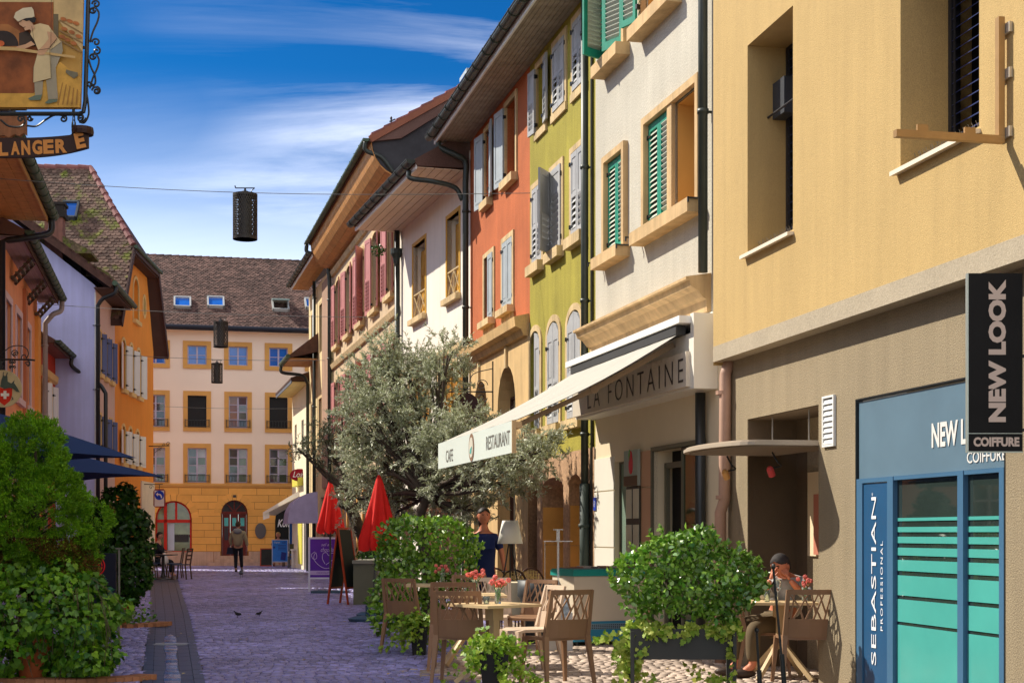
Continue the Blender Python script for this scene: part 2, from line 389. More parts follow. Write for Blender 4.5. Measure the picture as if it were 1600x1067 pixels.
def pipe(B, pts, r, m=GUT, clamps=True, name='downpipe'):
    mb = MB(); mb.tube(pts, r, 10)
    if clamps:
        a, b = Vector(pts[-2]), Vector(pts[-1]); L_ = (b-a).length; k = .6
        while k < L_:
            p = a+(b-a)*k/L_; mb.tube([p+Vector((0,0,-.025)), p+Vector((0,0,.025))], r*1.22, 10); mb.box(p.x-.012, p.x+.012, p.y, p.y+r+.09, p.z-.012, p.z+.012); k += 1.9
    return B.part(name, mb, m, True)
def smooth_path(pts, n=6):
    P = [Vector(p) for p in pts]; P = [P[0]*2-P[1]]+P+[P[-1]*2-P[-2]]; out_ = []
    for i in range(1, len(P)-2):
        for k in range(n):
            t = k/n; a, b, c, d = P[i-1], P[i], P[i+1], P[i+2]
            out_.append(.5*((2*b)+(c-a)*t+(2*a-5*b+4*c-d)*t*t+(-a+3*b-3*c+d)*t**3))
    out_.append(P[-2]); return out_
def scroll(c, r0, turns=1.5, a0=0, sgn=1, n=22, plane='xz'):
    """points of a spiral, wrought iron"""
    pts = []
    for i in range(n+1):
        t = i/n; r = r0*(1-.82*t); a = a0+sgn*turns*2*PI*t
        u, v = r*math.cos(a), r*math.sin(a)
        pts.append((c[0]+u, c[1], c[2]+v) if plane == 'xz' else (c[0], c[1]+u, c[2]+v))
    return pts
# ================================================================ GROUND
SETT = mat('worn_porphyry_shade_sett', (.275, .255, .52), .34, .42, .45, .15, 60, isl=.42, spec=.5)  # shaded copy of the sett stone; sky blue is put into its colour
BEDM = mat('sett_joint_sand', (.095, .080, .085), .9, .3, 2, .3, 50)
SLAB = mat('dark_channel_slab', (.050, .055, .075), .42, .3, 2, .2, 40, isl=.12, spec=.5)
g = MB(); g.quad((-300,-60,-.03),(300,-60,-.03),(300,500,-.03),(-300,500,-.03))
tag(g.build('ground', mat('far_ground', (.10,.09,.09), .9)), kind='structure')
g = MB(); g.quad((-19,-8,-.012),(9,-8,-.012),(9,66,-.012),(-19,66,-.012))
street = tag(g.build('cobbled_street', BEDM), kind='structure')
def chan(Y):   # centre line of the drainage channel, half width
    cx0 = -3.15-.2357*(Y-13.7) if Y < 25.2 else -5.86-.2415*(Y-25.2)
    return cx0, .195+.0035*(Y-13.7)
V = []; F = []; near = []
py = .108; Y = 12.4; row = 0
base_box = np.array([(-1,-1,0),(1,-1,0),(1,1,0),(-1,1,0),(-1,-1,1),(1,-1,1),(1,1,1),(-1,1,1)], float)
bf = np.array([(4,5,6,7),(0,1,5,4),(1,2,6,5),(2,3,7,6),(3,0,4,7)])
def xr_at(Y): return 3.6 if Y < 14 else (6.4-.238*Y if Y < 30 else (8.4-.305*Y if Y < 36 else 6.6-.262*Y))
def xl_at(Y): return max(-.36*Y-1, -14.5)
rows = []
while Y < 62.4:
    big = 1 if Y < 32 else 1.4
    x = xl_at(Y)+random.uniform(0,.15)
    cxc, hw = chan(Y); arcd = 0
    while x < xr_at(Y)+.25:
        wdt = random.uniform(.085,.130)*big
        xc = x+wdt/2
        if not (Y < 47.5 and abs(xc-cxc) < hw+.085+wdt*.3):
            yo = .035*math.sin(xc*1.9+Y*.3)+random.uniform(-.008,.008)
            rows.append((xc, Y+yo, wdt/2-.006, py*big/2-.006, random.uniform(-.003,.003), random.uniform(-.022,.022), random.uniform(-.02,.02), random.uniform(-.03,.03)))
        x += wdt
    Y += py*big
R_ = np.array(rows)
def setts_arrays(R_):
    n = len(R_); P = np.repeat(base_box[None], n, 0)
    top = P[:,:,2] > .5
    sx = R_[:,2,None]*np.where(top, .94, 1); sy = R_[:,3,None]*np.where(top, .93, 1)
    X = P[:,:,0]*sx; Yq = P[:,:,1]*sy
    c, s = np.cos(R_[:,7,None]), np.sin(R_[:,7,None])
    Z = np.where(top, R_[:,4,None]+.004 + X*R_[:,5,None] + Yq*R_[:,6,None], -.03)
    return np.stack([R_[:,0,None]+X*c-Yq*s, R_[:,1,None]+X*s+Yq*c, Z], 2)
A = setts_arrays(R_)
vis = (np.abs(R_[:,0]/R_[:,1]) < .36) & (R_[:,1] > 13.6) & (R_[:,0] < 0.9) & (R_[:,0] > -4.4)
order = np.argsort(np.where(vis, R_[:,1], 1e9)); nearI = order[:300]; mask = np.ones(len(R_), bool); mask[nearI] = False
AA = A[mask]; n = len(AA)
SETTW = mat('sunlit_tone_sett', (.50, .39, .31), .7, .35, .8, .1, 60, isl=.26)  # sunlit copy of the street stone; the sun's warmth is put into the colour
RM = R_[mask]; warm = (RM[:,0] > np.array([xr_at(y) for y in RM[:,1]])-3.75+rng.normal(0,.10,len(RM))+.35*np.maximum(RM[:,1]-15,0)) & (RM[:,1] < 24)
for nm_, mk_, mt_ in (('setts', ~warm, SETT), ('terrace_setts', warm, SETTW)):
    A2 = AA[mk_]; n = len(A2); me = npmesh(nm_, A2.reshape(-1,3), (bf[None]+8*np.arange(n)[:,None,None]).reshape(-1,4), mt_)
    tag(place(nm_, me, street), kind='stuff')
for i in nearI:
    c = np.array([R_[i,0], R_[i,1], 0]); place('sett', npmesh('sett', A[i]-c, bf, SETTW if R_[i,0] > xr_at(R_[i,1])-3.75 else SETT), street, tuple(c))
# channel of three rows of long dark slabs, slightly dished
Yk = 11.5; ch = []
while Yk < 47.5:
    ln = random.uniform(.42,.6); a = chan(Yk); b = chan(Yk+ln)
    e_ = 1+.10/a[1]
    for (f0, f1) in ((-1+.015,-1/3-.015),(-1/3+.015,1/3-.015),(1/3+.015,1-.015),(-e_,-1-.01),(1+.01,e_)):
        zf = lambda f: -.012*(1-min(abs(f),1))-.002+(.006 if abs(f) > 1 else 0)
        p = MB(); P = [(a[0]+f0*a[1],Yk+.006,zf(f0)),(a[0]+f1*a[1],Yk+.006,zf(f1)),(b[0]+f1*b[1],Yk+ln-.006,zf(f1)),(b[0]+f0*b[1],Yk+ln-.006,zf(f0))]
        p.add([(q[0],q[1],-.03) for q in P]+P, [(4,5,6,7),(0,1,5,4),(1,2,6,5),(2,3,7,6),(3,0,4,7)])
        p.build('channel_slab', SLAB, street)
    Yk += ln
WATER = mat('channel_water', (.03,.035,.05), .04, 0, bump=.12, bscale=9, spec=1.0)
mbw = MB(); n = 800; Lp = []; Rp = []
for k in range(n+1):
    Yw = 12.6+(20.5-12.6)*k/n; c, hw = chan(Yw); wv = .55+.16*math.sin(k*.013)+.10*math.sin(k*.037+1)+.05*math.sin(k*.31)
    zwv = .0012*math.sin(k*.77)+.0008*math.sin(k*.41+2)+.0009*math.sin(k*1.31)
    wd = .15*(.30+.60*wv)*(1 if k < n-60 else (n-k)/60); wd *= .75; Lp.append((c-.01-wd, Yw, -.0015+zwv)); Rp.append((c-.01+wd, Yw, -.0015+zwv))
for k in range(n): mbw.quad(Lp[k], Rp[k], Rp[k+1], Lp[k+1])
tag(mbw.build('water', WATER, None, True), kind='structure')
# drain grate across the channel
gr_ = thing('drain_grate', 'pale slotted drain grate laid across the dark channel', 'drain grate', (chan(18.55)[0], 18.55, 0))
mb = MB(); hw = .215
mb.box(-hw, hw, -.11, -.075, -.02, .006); mb.box(-hw, hw, .075, .11, -.02, .006)
for k in range(14): x = -hw+.02+k*(2*hw-.04)/13; mb.box(x-.012, x+.012, -.075, .075, -.02, .005)
mb.build('grate_bars', mat('galvanised_steel', (.5,.5,.5), .4, .1, metal=.6), gr_)
mb = MB(); mb.quad((-hw,-.09,-.008),(hw,-.09,-.008),(hw,.09,-.008),(-hw,.09,-.008)); mb.build('drain_well', DARK, gr_)
# ================================================================ RIGHT SIDE: salon building (nearest)
STU1 = mat('apricot_roughcast', (.525, .362, .150), .9, .07, .8, .5, 105, streak=.10, speck=.16)
STU2 = mat('brown_grey_roughcast', (.31, .245, .155), .9, .10, .9, .7, 75, streak=.14, speck=.30)
CONC = mat('grey_concrete_band', (.42, .35, .25), .85, .1, 3, .4, 60, speck=.12)
p0 = Vector((2.336, 15.905)); d1 = Vector((486/FPX, -1)).normalized(); p1 = p0+d1*11.5
S = Bld('salon_building', 'apricot and brown rendered building with hair salon shopfront and deep windows', 'building', p0, p1)
up = lambda *a: S.R(*a, off=.17)
W1 = up(1168, 1239, 72, 395); W2 = up(1407, 1530, -60, 262)
mb = MB(); facade(mb, 0, 11.5, 3.40, 9.5, [(*W1, 0, .62), (*W2, 0, .62)], -.17)
mb.quad((0,-.17,3.2),(0,-.17,9.5),(0,5,9.5),(0,5,3.2)); mb.quad((11.5,-.17,3.2),(11.5,5,3.2),(11.5,5,9.5),(11.5,-.17,9.5)); mb.quad((0,-.17,9.5),(11.5,-.17,9.5),(11.5,5,9.5),(0,5,9.5))
S.part('upper_wall', mb, STU1)
mb = MB(); mb.box(0, 11.5, -.173, .3, 3.235, 3.40); S.part('concrete_band', mb, CONC)
Nn = S.R(1168, 1279, 655, 1200); Nn = (Nn[0], Nn[1], 0.0, Nn[3]); dr = S.R(1337, 1571, 624, 1200); dr = (dr[0], dr[1], .05, dr[3])
mb = MB(); facade(mb, 0, 11.5, 0, 3.235, [(*Nn, 0, .55), (*dr, 0, .07)], 0)
mb.quad((0,0,0),(0,0,3.235),(0,5,3.235),(0,5,0)); mb.quad((Nn[0],.55,0),(Nn[1],.55,0),(Nn[1],.55,Nn[3]),(Nn[0],.55,Nn[3]))
S.part('lower_wall', mb, STU2)
# deep windows: dark frames with louvred blinds, thin sloping metal sills, anti-bird spikes
SILLM = mat('cream_metal_sill', (.80, .70, .55), .5, .05)
NAVY = mat('navy_blind_slat', (.02, .035, .13), .45, .1); DKF = mat('dark_window_frame', (.03,.03,.035), .4, .1)
sl_me = None
for k, r in enumerate((W1, W2)):
    x0, x1, z0, z1 = r
    back(S, (x0,x1,z0,z1), .445)
    mb = frame_mb(x0+.05, x1-.05, z0, z1-.05, .05, .24, .32); mb.box(x0, x1, .24, .32, z0, z0+.05); S.part('window_frame', mb, DKF)
    q = MB(); q.add([(x0+.06,-.03,-.012),(x1-.06,-.03,-.012),(x1-.06,.035,.03),(x0+.06,.035,.03),(x0+.06,-.03,-.006),(x1-.06,-.03,-.006),(x1-.06,.035,.036),(x0+.06,.035,.036)],
            [(0,3,2,1),(4,5,6,7),(0,1,5,4),(1,2,6,5),(2,3,7,6),(3,0,4,7)])
    sm = q.mesh('blind_slat', NAVY); zz_ = z0+.08
    while zz_ < z1-.05: place('blind_slat', sm, S.root, (0,.27,zz_)); zz_ += .085
    mb = MB()
    for xx in (x0+.12, (x0+x1)/2, x1-.12): mb.box(xx-.006, xx+.006, .225, .237, z0+.05, z1-.05)
    S.part('blind_tape', mb, DKF)
    mb = MB(); mb.prism([(-.235,z0-.06),(-.235,z0-.025),(.24,z0+.012),(.24,z0-.02),(-.17,z0-.05)], 'x', x0-.06, x1+.02)
    S.part('sill', mb, SILLM)
    mb = MB(); x = x0+.03
    while x < x1-.02:
        for a in (-.05, 0, .05): mb.bar((x, -.02, z0), (x+random.uniform(-.02,.02), -.02+a, z0+.11), .003)
        x += .05
    tag(S.part('bird_spikes', mb, mat('steel_wire', (.35,.33,.3), .4, 0, metal=.7)), kind='stuff')
mb = MB(); x0, x1, z0, z1 = W1; bxz = S.z(1227, 185, -.2); bq0, bq1 = S.s_(1219,-.2), S.s_(1240,-.2); bxz = S.z(1227,185,-.2); mb.box(bq0, bq1, .10, .235, bxz, bxz+.36)
S.part('planter_box_on_bar', mb, mat('slate_grey_box', (.05,.055,.065), .5))
mb = MB(); mb.tube([(x0,.05,bxz+.02),(x1,.05,bxz+.02)], .012, 6); S.part('window_bar', mb, DKF)
# door niche details
cv = S.R(1252, 1275, 738, 870, -.55)
mb = MB(); NL = mat('niche_shade_tone', (.125,.088,.055), .85, .12, 1.5, .3, 70); q = MB(); q.box(Nn[0]+.001, Nn[0]+.006, .01, .545, 0, Nn[3]-.004); S.part('niche_side_shade', q, NL); q = MB(); q.box(Nn[0]+.007, S.s_(1260,-.54), .543, .548, 0, Nn[3]-.004); S.part('niche_back_shade', q, NL); q = MB(); q.box(Nn[0]+.007, Nn[1]-.004, .01, .541, Nn[3]-.008, Nn[3]-.003); S.part('niche_ceiling_shade', q, NL)  # thin dark sheets paint the niche's shade over jamb, back and ceiling
cpx = S.s_(1261,-.52); mb.box(cpx, Nn[1]-.02, .525, .549, S.z(1262,868,-.52), S.z(1262,738,-.52)); S.part('cream_panel', mb, mat('cream_panel', (.80,.64,.42), .7, .05))
mb = MB(); mb.box(S.s_(1271,-.5), Nn[1]-.04, .50, .524, S.z(1271,866,-.5), S.z(1271,772,-.5)); S.part('red_framed_notice', mb, mat('faded_red_panel', (.55,.20,.13), .6, .1))
# canopy
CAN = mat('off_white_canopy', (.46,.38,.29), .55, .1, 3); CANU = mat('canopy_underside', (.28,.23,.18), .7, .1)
zc = 2.235; cp = []
xa, xb = Nn[0]-.02, Nn[1]+.01; 
cpl = [(xa, .3)]+[(xa+(xb-xa)*.02, -.62)]+[(xa+(xb-xa)*(.5-.48*math.cos(PI*i/14)), -.62-.24*math.sin(PI*i/14)) for i in range(1, 14)]+[(xb-.02, -.62), (xb, .3)]
mb = MB(); mb.prism(cpl, 'z', zc-.030, zc); mb.prism([(p[0]*.985+(xa+xb)/2*.015, p[1]*.97) for p in cpl], 'z', zc+.0, zc+.018); S.part('door_canopy', mb, CAN)
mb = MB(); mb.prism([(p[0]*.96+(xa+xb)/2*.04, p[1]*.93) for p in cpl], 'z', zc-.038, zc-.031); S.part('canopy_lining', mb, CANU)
mb = MB()
for q in (.25, .75): x = xa+(xb-xa)*q; mb.tube([(x,.10,zc),(x,.10,Nn[3])], .008, 6); 
S.part('canopy_rod', mb, mat('steel_rod', (.5,.5,.5), .3, 0, metal=.8))
for i, (fx, fy, cc) in enumerate(((.30,-.42,(.85,.45,.15)),(.72,-.25,(.75,.08,.08)))):
    t = thing('canopy_spotlight', ['orange backed spotlight hanging from a black cable under the white door canopy','small red capped spotlight under the white door canopy beside the wall'][i], 'spotlight')
    x = xa+(xb-xa)*fx; mb = MB(); mb.M = S.root.matrix_basis.copy() if False else Matrix.Translation((S.O.x,S.O.y,0))@Matrix.Rotation(math.atan2(S.d.y,S.d.x),4,'Z')
    mb.tube(smooth_path([(x,fy,zc-.07),(x+.05,fy+.03,zc-.16),(x+.02,fy+.08,zc-.2),(x-.04,fy,zc-.22)]), .009, 6); mb.build('cable', BLACKM, t)
    m2 = MB(); m2.M = mb.M@Matrix.Translation((x-.04,fy,zc-.25))@Matrix.Rotation(.5,4,'X')@Matrix.Rotation(.4,4,'Y'); m2.lathe([(.02,-.055),(.034,-.05),(.034,.03),(.02,.05),(.01,.055)], n=10); m2.build('lamp_head', mat('spot_%d' % i, cc, .5), t)
# vent
v = S.R(1288, 1306, 620, 699)
mb = frame_mb(v[0]+.02, v[1]-.02, v[2]+.02, v[3]-.02, .02, -.025, .0); mb.box(v[0], v[1], -.025, 0, v[2], v[2]+.02)
vf = S.part('vent', mb, WHITEP); q = MB(); q.box(v[0]+.02, v[1]-.02, -.004, -.001, v[2]+.02, v[3]-.02); q.build('vent_opening', DARK, vf)
nv = 8
for k in range(nv):
    z = v[2]+.03+k*(v[3]-v[2]-.05)/nv; q = MB(); q.prism([(-.022,z),(-.005,z+.042),(-.004,z+.036),(-.022,z-.006)], 'x', v[0]+.02, v[1]-.02); q.build('louvre', WHITEP, vf)
# salon shopfront
BLUE = mat('petrol_blue_panel', (.035, .125, .24), .35, .10, 1.5, spec=.5); BLUEL = mat('blue_frame', (.06, .15, .26), .4, .08)
TEAL = mat('frosted_teal_film', (.08, .40, .35), .14, .10, spec=.5)
LET = mat('silver_letters', (.72,.70,.66), .5, .0); LETW = mat('white_letters', (.85,.86,.88), .5, 0)
a, b_, z0, z1 = dr; yb = .045
zh = S.z(1340, 748); mb = MB(); mb.box(a+.02, b_, .02, yb, zh, z1-.03); hd = S.part('shopfront_header', mb, mat('header_blue', (.12,.195,.255), .4, .12, 1.2))
mb = frame_mb(a+.012, b_-.012, 0, z1-.012, .012, -.004, .06); S.part('shopfront_edge', mb, BLACKM)
xs_ = [S.s_(p) for p in (1347, 1388, 1397, 1498, 1507, 1562)]
mb = MB(); mb.box(a+.012, xs_[0], .0, yb, .05, zh-.002); mb.box(xs_[0], xs_[1], -.0, yb, zh-.04, zh-.002); mb.box(xs_[1], xs_[2], -.012, yb, .05, zh-.002)
mb.box(xs_[3], xs_[4], -.012, yb, .05, zh-.002); mb.box(xs_[5], b_-.013, -.006, yb, .05, zh-.002); mb.box(xs_[2], xs_[3], -.006, yb, zh-.035, zh-.003); mb.box(xs_[4], xs_[5], -.006, yb, zh-.035, zh-.003)
S.part('shopfront_frame', mb, BLUEL)
mb = MB(); mb.box(xs_[0]+.008, xs_[1]-.008, .012, yb, .05, zh-.045); S.part('brand_panel', mb, mat('deep_blue_panel', (.02,.09,.20), .35, .1))
SG = mat('salon_glass', (.03,.045,.04), .03, .25, 1.5, spec=.9)
pn = []
for (u0, u1) in ((xs_[2], xs_[3]), (xs_[4], xs_[5])):
    q = MB(); q.quad((u0,.03,.05),(u1,.03,.05),(u1,.03,zh-.035),(u0,.03,zh-.035)); gp = S.part('shop_window', q, SG)
    ys = [(809,814),(823,831),(838,848),(855,867),(874,891),(898,929),(935,970),(975,1200)]
    ref = 1397
    for (ya, yb2) in ys:
        zt, zb = S.z(ref, ya), max(S.z(ref, yb2), .08); q = MB(); q.box(u0+.004, u1-.004, .022, .027, zb, zt); q.build('frosted_band', TEAL, gp)
def wtxt(s, pxl, pxr, pyt, pyb, m, off, y, ref=None, **k):
    r = S.R(pxl, pxr, pyt, pyb, off); return text(S.root, s, (r[0]+r[1])/2, (r[2]+r[3])/2, y, r[1]-r[0], r[3]-r[2], m, **k)
wtxt('NEW LOOK', 1453, 1553, 661, 700, LET, 0, .014, bold=.03)
wtxt('COIFFURE', 1508, 1569, 706, 724, LET, 0, .014, bold=.01)
zm = (S.z(1367, 775)+S.z(1367, 1040))/2
text(S.root, 'SEBASTIAN', S.s_(1364), zm, .006, S.z(1364,780)-S.z(1364,1042), .088, LETW, rot=PI/2, ext=.002)
text(S.root, 'PROFESSIONAL', S.s_(1376.5), (S.z(1376,845)+S.z(1376,985))/2, .006, S.z(1376,845)-S.z(1376,985), .042, LETW, rot=PI/2, spacing=1.3)
text(S.root, '\u00ae', S.s_(1362), S.z(1362,772), .006, .025, .025, LETW, rot=PI/2)
# sign bracket without a sign
bk = thing('sign_bracket', 'empty brass coloured right angled sign bracket bolted high on the apricot wall', 'bracket', (S.O.x,S.O.y,0), math.atan2(S.d.y,S.d.x))
BR = mat('bronze_bar', (.42,.25,.10), .45, .15, 4, metal=.3)
xb_ = S.s_(1563, .22); zt, zb = S.z(1563,28,.22), S.z(1563,213,.22)
mb = MB(); mb.box(xb_-.025, xb_+.025, -.245, -.20, zb, zt); mb.build('upright', BR, bk)
mb = MB(); mb.box(xb_-.025, xb_+.025, -1.0, -.20, zb-.05, zb-.001); mb.build('arm', BR, bk)
for q in (zb+.02, zb+.42, zt-.08): mb = MB(); mb.box(xb_-.075, xb_+.075, -.195, -.172, q-.035, q+.035); mb.build('bolt_plate', mat('zinc_plate', (.55,.5,.42), .4, metal=.5), bk)
for q in (-.45, -.8): mb = MB(); mb.box(xb_-.01, xb_+.01, q-.04, q+.04, zb, zb+.045); mb.build('lug', BR, bk)
# hanging NEW LOOK sign, perpendicular to the wall
Ys = 9.62; sg = thing('projecting_sign', 'black vertical NEW LOOK COIFFURE sign projecting from the salon wall', 'sign', (0, Ys, 0), 0)
xl, xr_ = ray(1513,0,Ys).x, ray(1598,0,Ys).x; zt, zb = ray(0,427,Ys).z, ray(0,705,Ys).z
BLK = mat('matt_black_sign', (.012,.012,.013), .55, .2, 2, spec=.15)
mb = MB(); mb.box(xl, xr_, 0, .03, zb, zt); mb.build('board', BLK, sg)
mb = MB(); mb.box(xl-.008, xl, -.004, .034, zb, zt); mb.box(xl-.008, xr_, -.004, .034, zb-.008, zb); mb.box(xl, xr_, -.004, 0, zb+.115, zb+.119); mb.build('edge_trim', mat('steel_trim', (.5,.55,.5), .3, metal=.6), sg)
LT = mat('taupe_letters', (.62,.50,.43), .6, 0)
text(sg, 'NEW LOOK', (xl+xr_)/2+.01, (zt+zb)/2+.075, -.004, (zt-zb)*.80, .115, LT, rot=PI/2, bold=.055)
text(sg, 'COIFFURE', (xl+xr_)/2+.005, zb+.062, -.004, .30, .062, LT, bold=.05)
mb = MB(); 
for q in (zb+.13, zt-.55): mb.box(xr_, xr_+.12, .005, .025, q, q+.02)
mb.build('fixing', BLACKM, sg)
# big copper-pink downpipe on the salon wall's far corner
PINKP = mat('dull_copper_pipe', (.46,.28,.20), .55, .15, 3)
pipe(S, [(.10,-.02,3.235),(.10,-.07,3.1),(.10,-.08,1.75),(.06,-.11,1.62),(.06,-.11,0)], .065, PINKP, False)
for z_ in (2.9, 1.78, .9): mb = MB(); mb.tube([(.08,-.09,z_-.02),(.08,-.09,z_+.02)], .078, 12); S.part('pipe_clamp', mb, PINKP)
# ================================================================ white house, La Fontaine
STW = mat('cream_white_roughcast', (.55, .51, .42), .9, .10, 1.0, .8, 38, streak=.10, speck=.10)
LF = Bld('cream_restaurant_house', 'cream roughcast house with green shutters above the La Fontaine restaurant', 'building', (1.175, 20.8), (2.38, 15.85))
Ln = LF.L; s1112 = LF.s_(1113)
A1 = LF.R(950, 978, 256, 403); A1 = (A1[0], A1[1], A1[2], A1[3]); B1 = LF.R(1013, 1048, 196, 362); B2 = (LF.s_(1055), LF.s_(1094), B1[2], B1[3])
U1 = (LF.s_(950), LF.s_(978), LF.z(945,118)+.1, 9.4); U2 = (LF.s_(1009), LF.s_(1058), LF.z(945,118)+.1, 9.4)
mb = MB(); facade(mb, 0, Ln, 3.85, 10.6, [(*A1,0,.12), (*B1,0,.12), (*B2,0,.45), (*U1,0,.3), (*U2,0,.45)], 0)
mb.quad((0,0,0),(0,0,10.6),(0,5,10.6),(0,5,0)); mb.quad((Ln,0,0),(Ln,5,0),(Ln,5,10.6),(Ln,0,10.6)); LF.part('upper_wall', mb, STW)
GRN = mat('green_shutter_paint', (.02, .30, .19), .55, .2, 5, streak=.2); GSL = mat('sunlit_green_slat', (.52,.55,.44), .6, .1); GSLD = mat('green_slat', (.05,.32,.20), .6, .1)  # pale slats are green ones with the sunlight put into their colour
SCH = mat('ochre_stone_trim', (.62,.42,.21), .85, .18, 2, .4, 30, streak=.3)
sw = .09
for r, arch in ((A1,0),): surround(LF, r, sw, SCH, .07, sill=.15, sillp=.20, ext=.08)
bb = (B1[0], B2[1], B1[2], B1[3])
LF.part('window_surround', frame_mb(bb[0], bb[1], bb[2], bb[3], sw, -.07, .02), SCH); mb = MB(); mb.box(B1[1], B2[0], -.05, .04, bb[2], bb[3]); LF.part('stone_mullion', mb, SCH)
mb = MB(); mb.box(bb[0]-sw-.08, bb[1]+sw+.02, -.20, .02, bb[2]-.16, bb[2]); LF.part('sill', mb, SCH)
for u in (U1, U2): surround(LF, u, sw, SCH, .07, sill=.16, sillp=.20, ext=.08)
for u in (A1, B1):
    m_ = (u[0]+u[1])/2; back(LF, u, .115)
    shutter(LF, u[0]+.004, u[2]+.02, u[3]-.01, m_-u[0]-.008, 'L', 0, .015, GRN, GSL, pitch=.062); shutter(LF, u[1]-.004, u[2]+.02, u[3]-.01, u[1]-m_-.008, 'R', 0, .015, GRN, GSL, pitch=.062)
CURT = mat('tan_window_reveal', (.66,.33,.08), .8, .1)
window(LF, B2, .33, mat('cream_window_frame', (.75,.62,.50), .5, .05), GLASS, 2, 2, .06); 
window(LF, U2, .33, mat('ochre_window_frame', (.55,.30,.10), .5, .05), mat('amber_curtain_glass', (.40,.20,.06), .3, .1), 2, 3, .06); back(LF, U1, .29)
wS = U1[1]-U1[0]
shutter(LF, U1[0], U1[2]+.05, U1[3], wS*.52, 'L', math.radians(62), -.05, GRN, GSL, pitch=.062); shutter(LF, U1[1], U1[2]+.03, U1[3], wS*.52, 'R', math.radians(25), -.03, GRN, GSL, pitch=.062)
shutter(LF, U2[0]-.02, U2[2]+.05, U2[3], .30, 'L', math.radians(160), -.12, GRN, GSL, pitch=.062)
for o in (B2, U2):
    mb = MB(); mb.box(o[0]+.003, o[0]+.012, .03, .32, o[2]+.01, o[3]-.01); mb.box(o[0]+.012, o[1]-.003, .03, .32, o[3]-.02, o[3]-.008); mb.box(o[0]+.012, o[1]-.003, .03, .32, o[2]+.004, o[2]+.014); LF.part('reveal_lining', mb, CURT)
# small iron shutter stays
mb = MB()
for px, py_ in ((1000,372),(1100,310),(940,412),(985,383)):
    x, z_ = LF.s_(px), LF.z(px,py_); mb.box(x-.012,x+.012,-.2,0,z_-.008,z_+.008); mb.box(x-.012,x+.012,-.2,-.185,z_-.05,z_+.01)
LF.part('shutter_stay', mb, BLACKM)
# cornice in stone courses
zc0 = LF.z(1110, 487); zc1 = LF.z(1110, 434); hh = zc1-zc0
prof = [(0,zc0),(-.05,zc0),(-.06,zc0+hh*.35),(-.10,zc0+hh*.42),(-.16,zc0+hh*.62),(-.24,zc0+hh*.72),(-.26,zc0+hh*.9),(-.30,zc0+hh*.92),(-.30,zc1),(0,zc1+.05)]
nst = 5; xe = s1112-.03
for k in range(nst):
    a = -.1+k*(xe+.1)/nst; b = -.1+(k+1)*(xe+.1)/nst; mb = MB(); mb.prism(prof, 'x', a+.003, b-.003); LF.part('cornice_stone', mb, SCH)
# ground floor: sign box, cladding panels, door
CLAD = mat('beige_cladding', (.78,.66,.46), .5, .05); CLADW = mat('white_cladding', (.78,.74,.64), .5, .04)
zs0 = LF.z(1082, 607, .28); zs1 = LF.z(1082, 489, .28); xs1 = LF.s_(1084, .28)
mb = MB(); mb.box(-.02, xs1, -.28, .0, zs0, zs0+.62); mb.box(xs1-.10, xs1, -.281, 0, zs0+.62, zs1); mb.box(-.02, .08, -.281, 0, zs0+.62, zs1-.1); mb.box(-.02, xs1-.101, -.02, 0, zs0+.621, 3.86)
mb.box(xs1, xs1+.001+.0, -.28, 0, zs0, zs1)
LF.part('sign_box', mb, CLADW)
mb = MB(); mb.box(-.06, xs1-.08, -.42, -.0, 3.72, 3.80); LF.part('box_lid', mb, WHITEP)
mb = MB(); mb.box(-.0, xs1-.11, -.33, -.28, zs0+.03, zs0+.42); fas = LF.part('sign_fascia', mb, mat('taupe_fascia', (.66,.58,.47), .5, .05))
DKL = mat('dark_brown_letters', (.05,.04,.04), .5, 0)
text(LF.root, 'LA FONTAINE', xs1*.56, zs0+.22, -.335, xs1*.80, .27, DKL, ext=.01, spacing=1.45, bold=-.012)
zt_ = zs0; dO = (LF.s_(1022), LF.s_(1100), 0, LF.z(1022, 705)); dW = (LF.s_(961), LF.s_(978), .0, LF.z(961, 722))
mb = MB(); facade(mb, 0, Ln, 0, zt_+.0, [(*dO,0,.25), (*dW,0,.12)], 0); LF.part('ground_floor_wall', mb, CLAD)
mb = MB(); mb.box(0, Ln, 0.002, .1, zt_, 3.86); LF.part('lintel_band', mb, CLAD)
# recessed joints drawn as real gaps between proud cladding panels
zj = [0, LF.z(990,856), LF.z(990,763), zt_-.55]
for (a, b) in ((.01, dW[0]-.01), (dW[1]+.01+.28, dO[0]-.01)):
    for j in range(3):
        mb = MB(); mb.box(a, b, -.018, -.001, zj[j]+.008, zj[j+1]-.008); LF.part('cladding_panel', mb, CLADW if a < .3 else mat('tan_cladding_panel', (.62,.36,.22), .5, .05))
OLV = mat('olive_metal_frame', (.14,.13,.09), .45, .05)
LF.part('door_frame', frame_mb(dO[0], dO[1], 0, dO[3], .05, -.03, .05), OLV)
xm = (dO[0]+dO[1])/2; back(LF, (dO[0], xm, 0, dO[3]), .24); mb = MB(); mb.box(dO[0]+.1, dO[0]+.17, .1, .15, 0, dO[3]-.15); mb.box(dO[0]+.1, xm, .1, .15, dO[3]-.22, dO[3]-.15); LF.part('sliding_frame', mb, OLV)
gp = window(LF, (xm, dO[1], 0, dO[3]), .04, OLV, mat('green_reflecting_glass', (.05,.07,.03), .05, .5, 8, spec=.9), 1, 1, .05)
window(LF, dW, .06, OLV, mat('pale_green_glass', (.20,.28,.22), .1, .2), 1, 1, .03)
# downpipes at both ends
pipe(LF, [(s1112-.03,-.10,10.5),(s1112-.03,-.10,zc1+.05)], .055)
pipe(LF, [(LF.s_(1106)+.0,-.09,zs0-.02),(LF.s_(1106),-.09,0)], .06, BLACKM)
eave(LF, -.1, Ln, 10.7, .55, WOODP, WHITEP, 4, D=4)
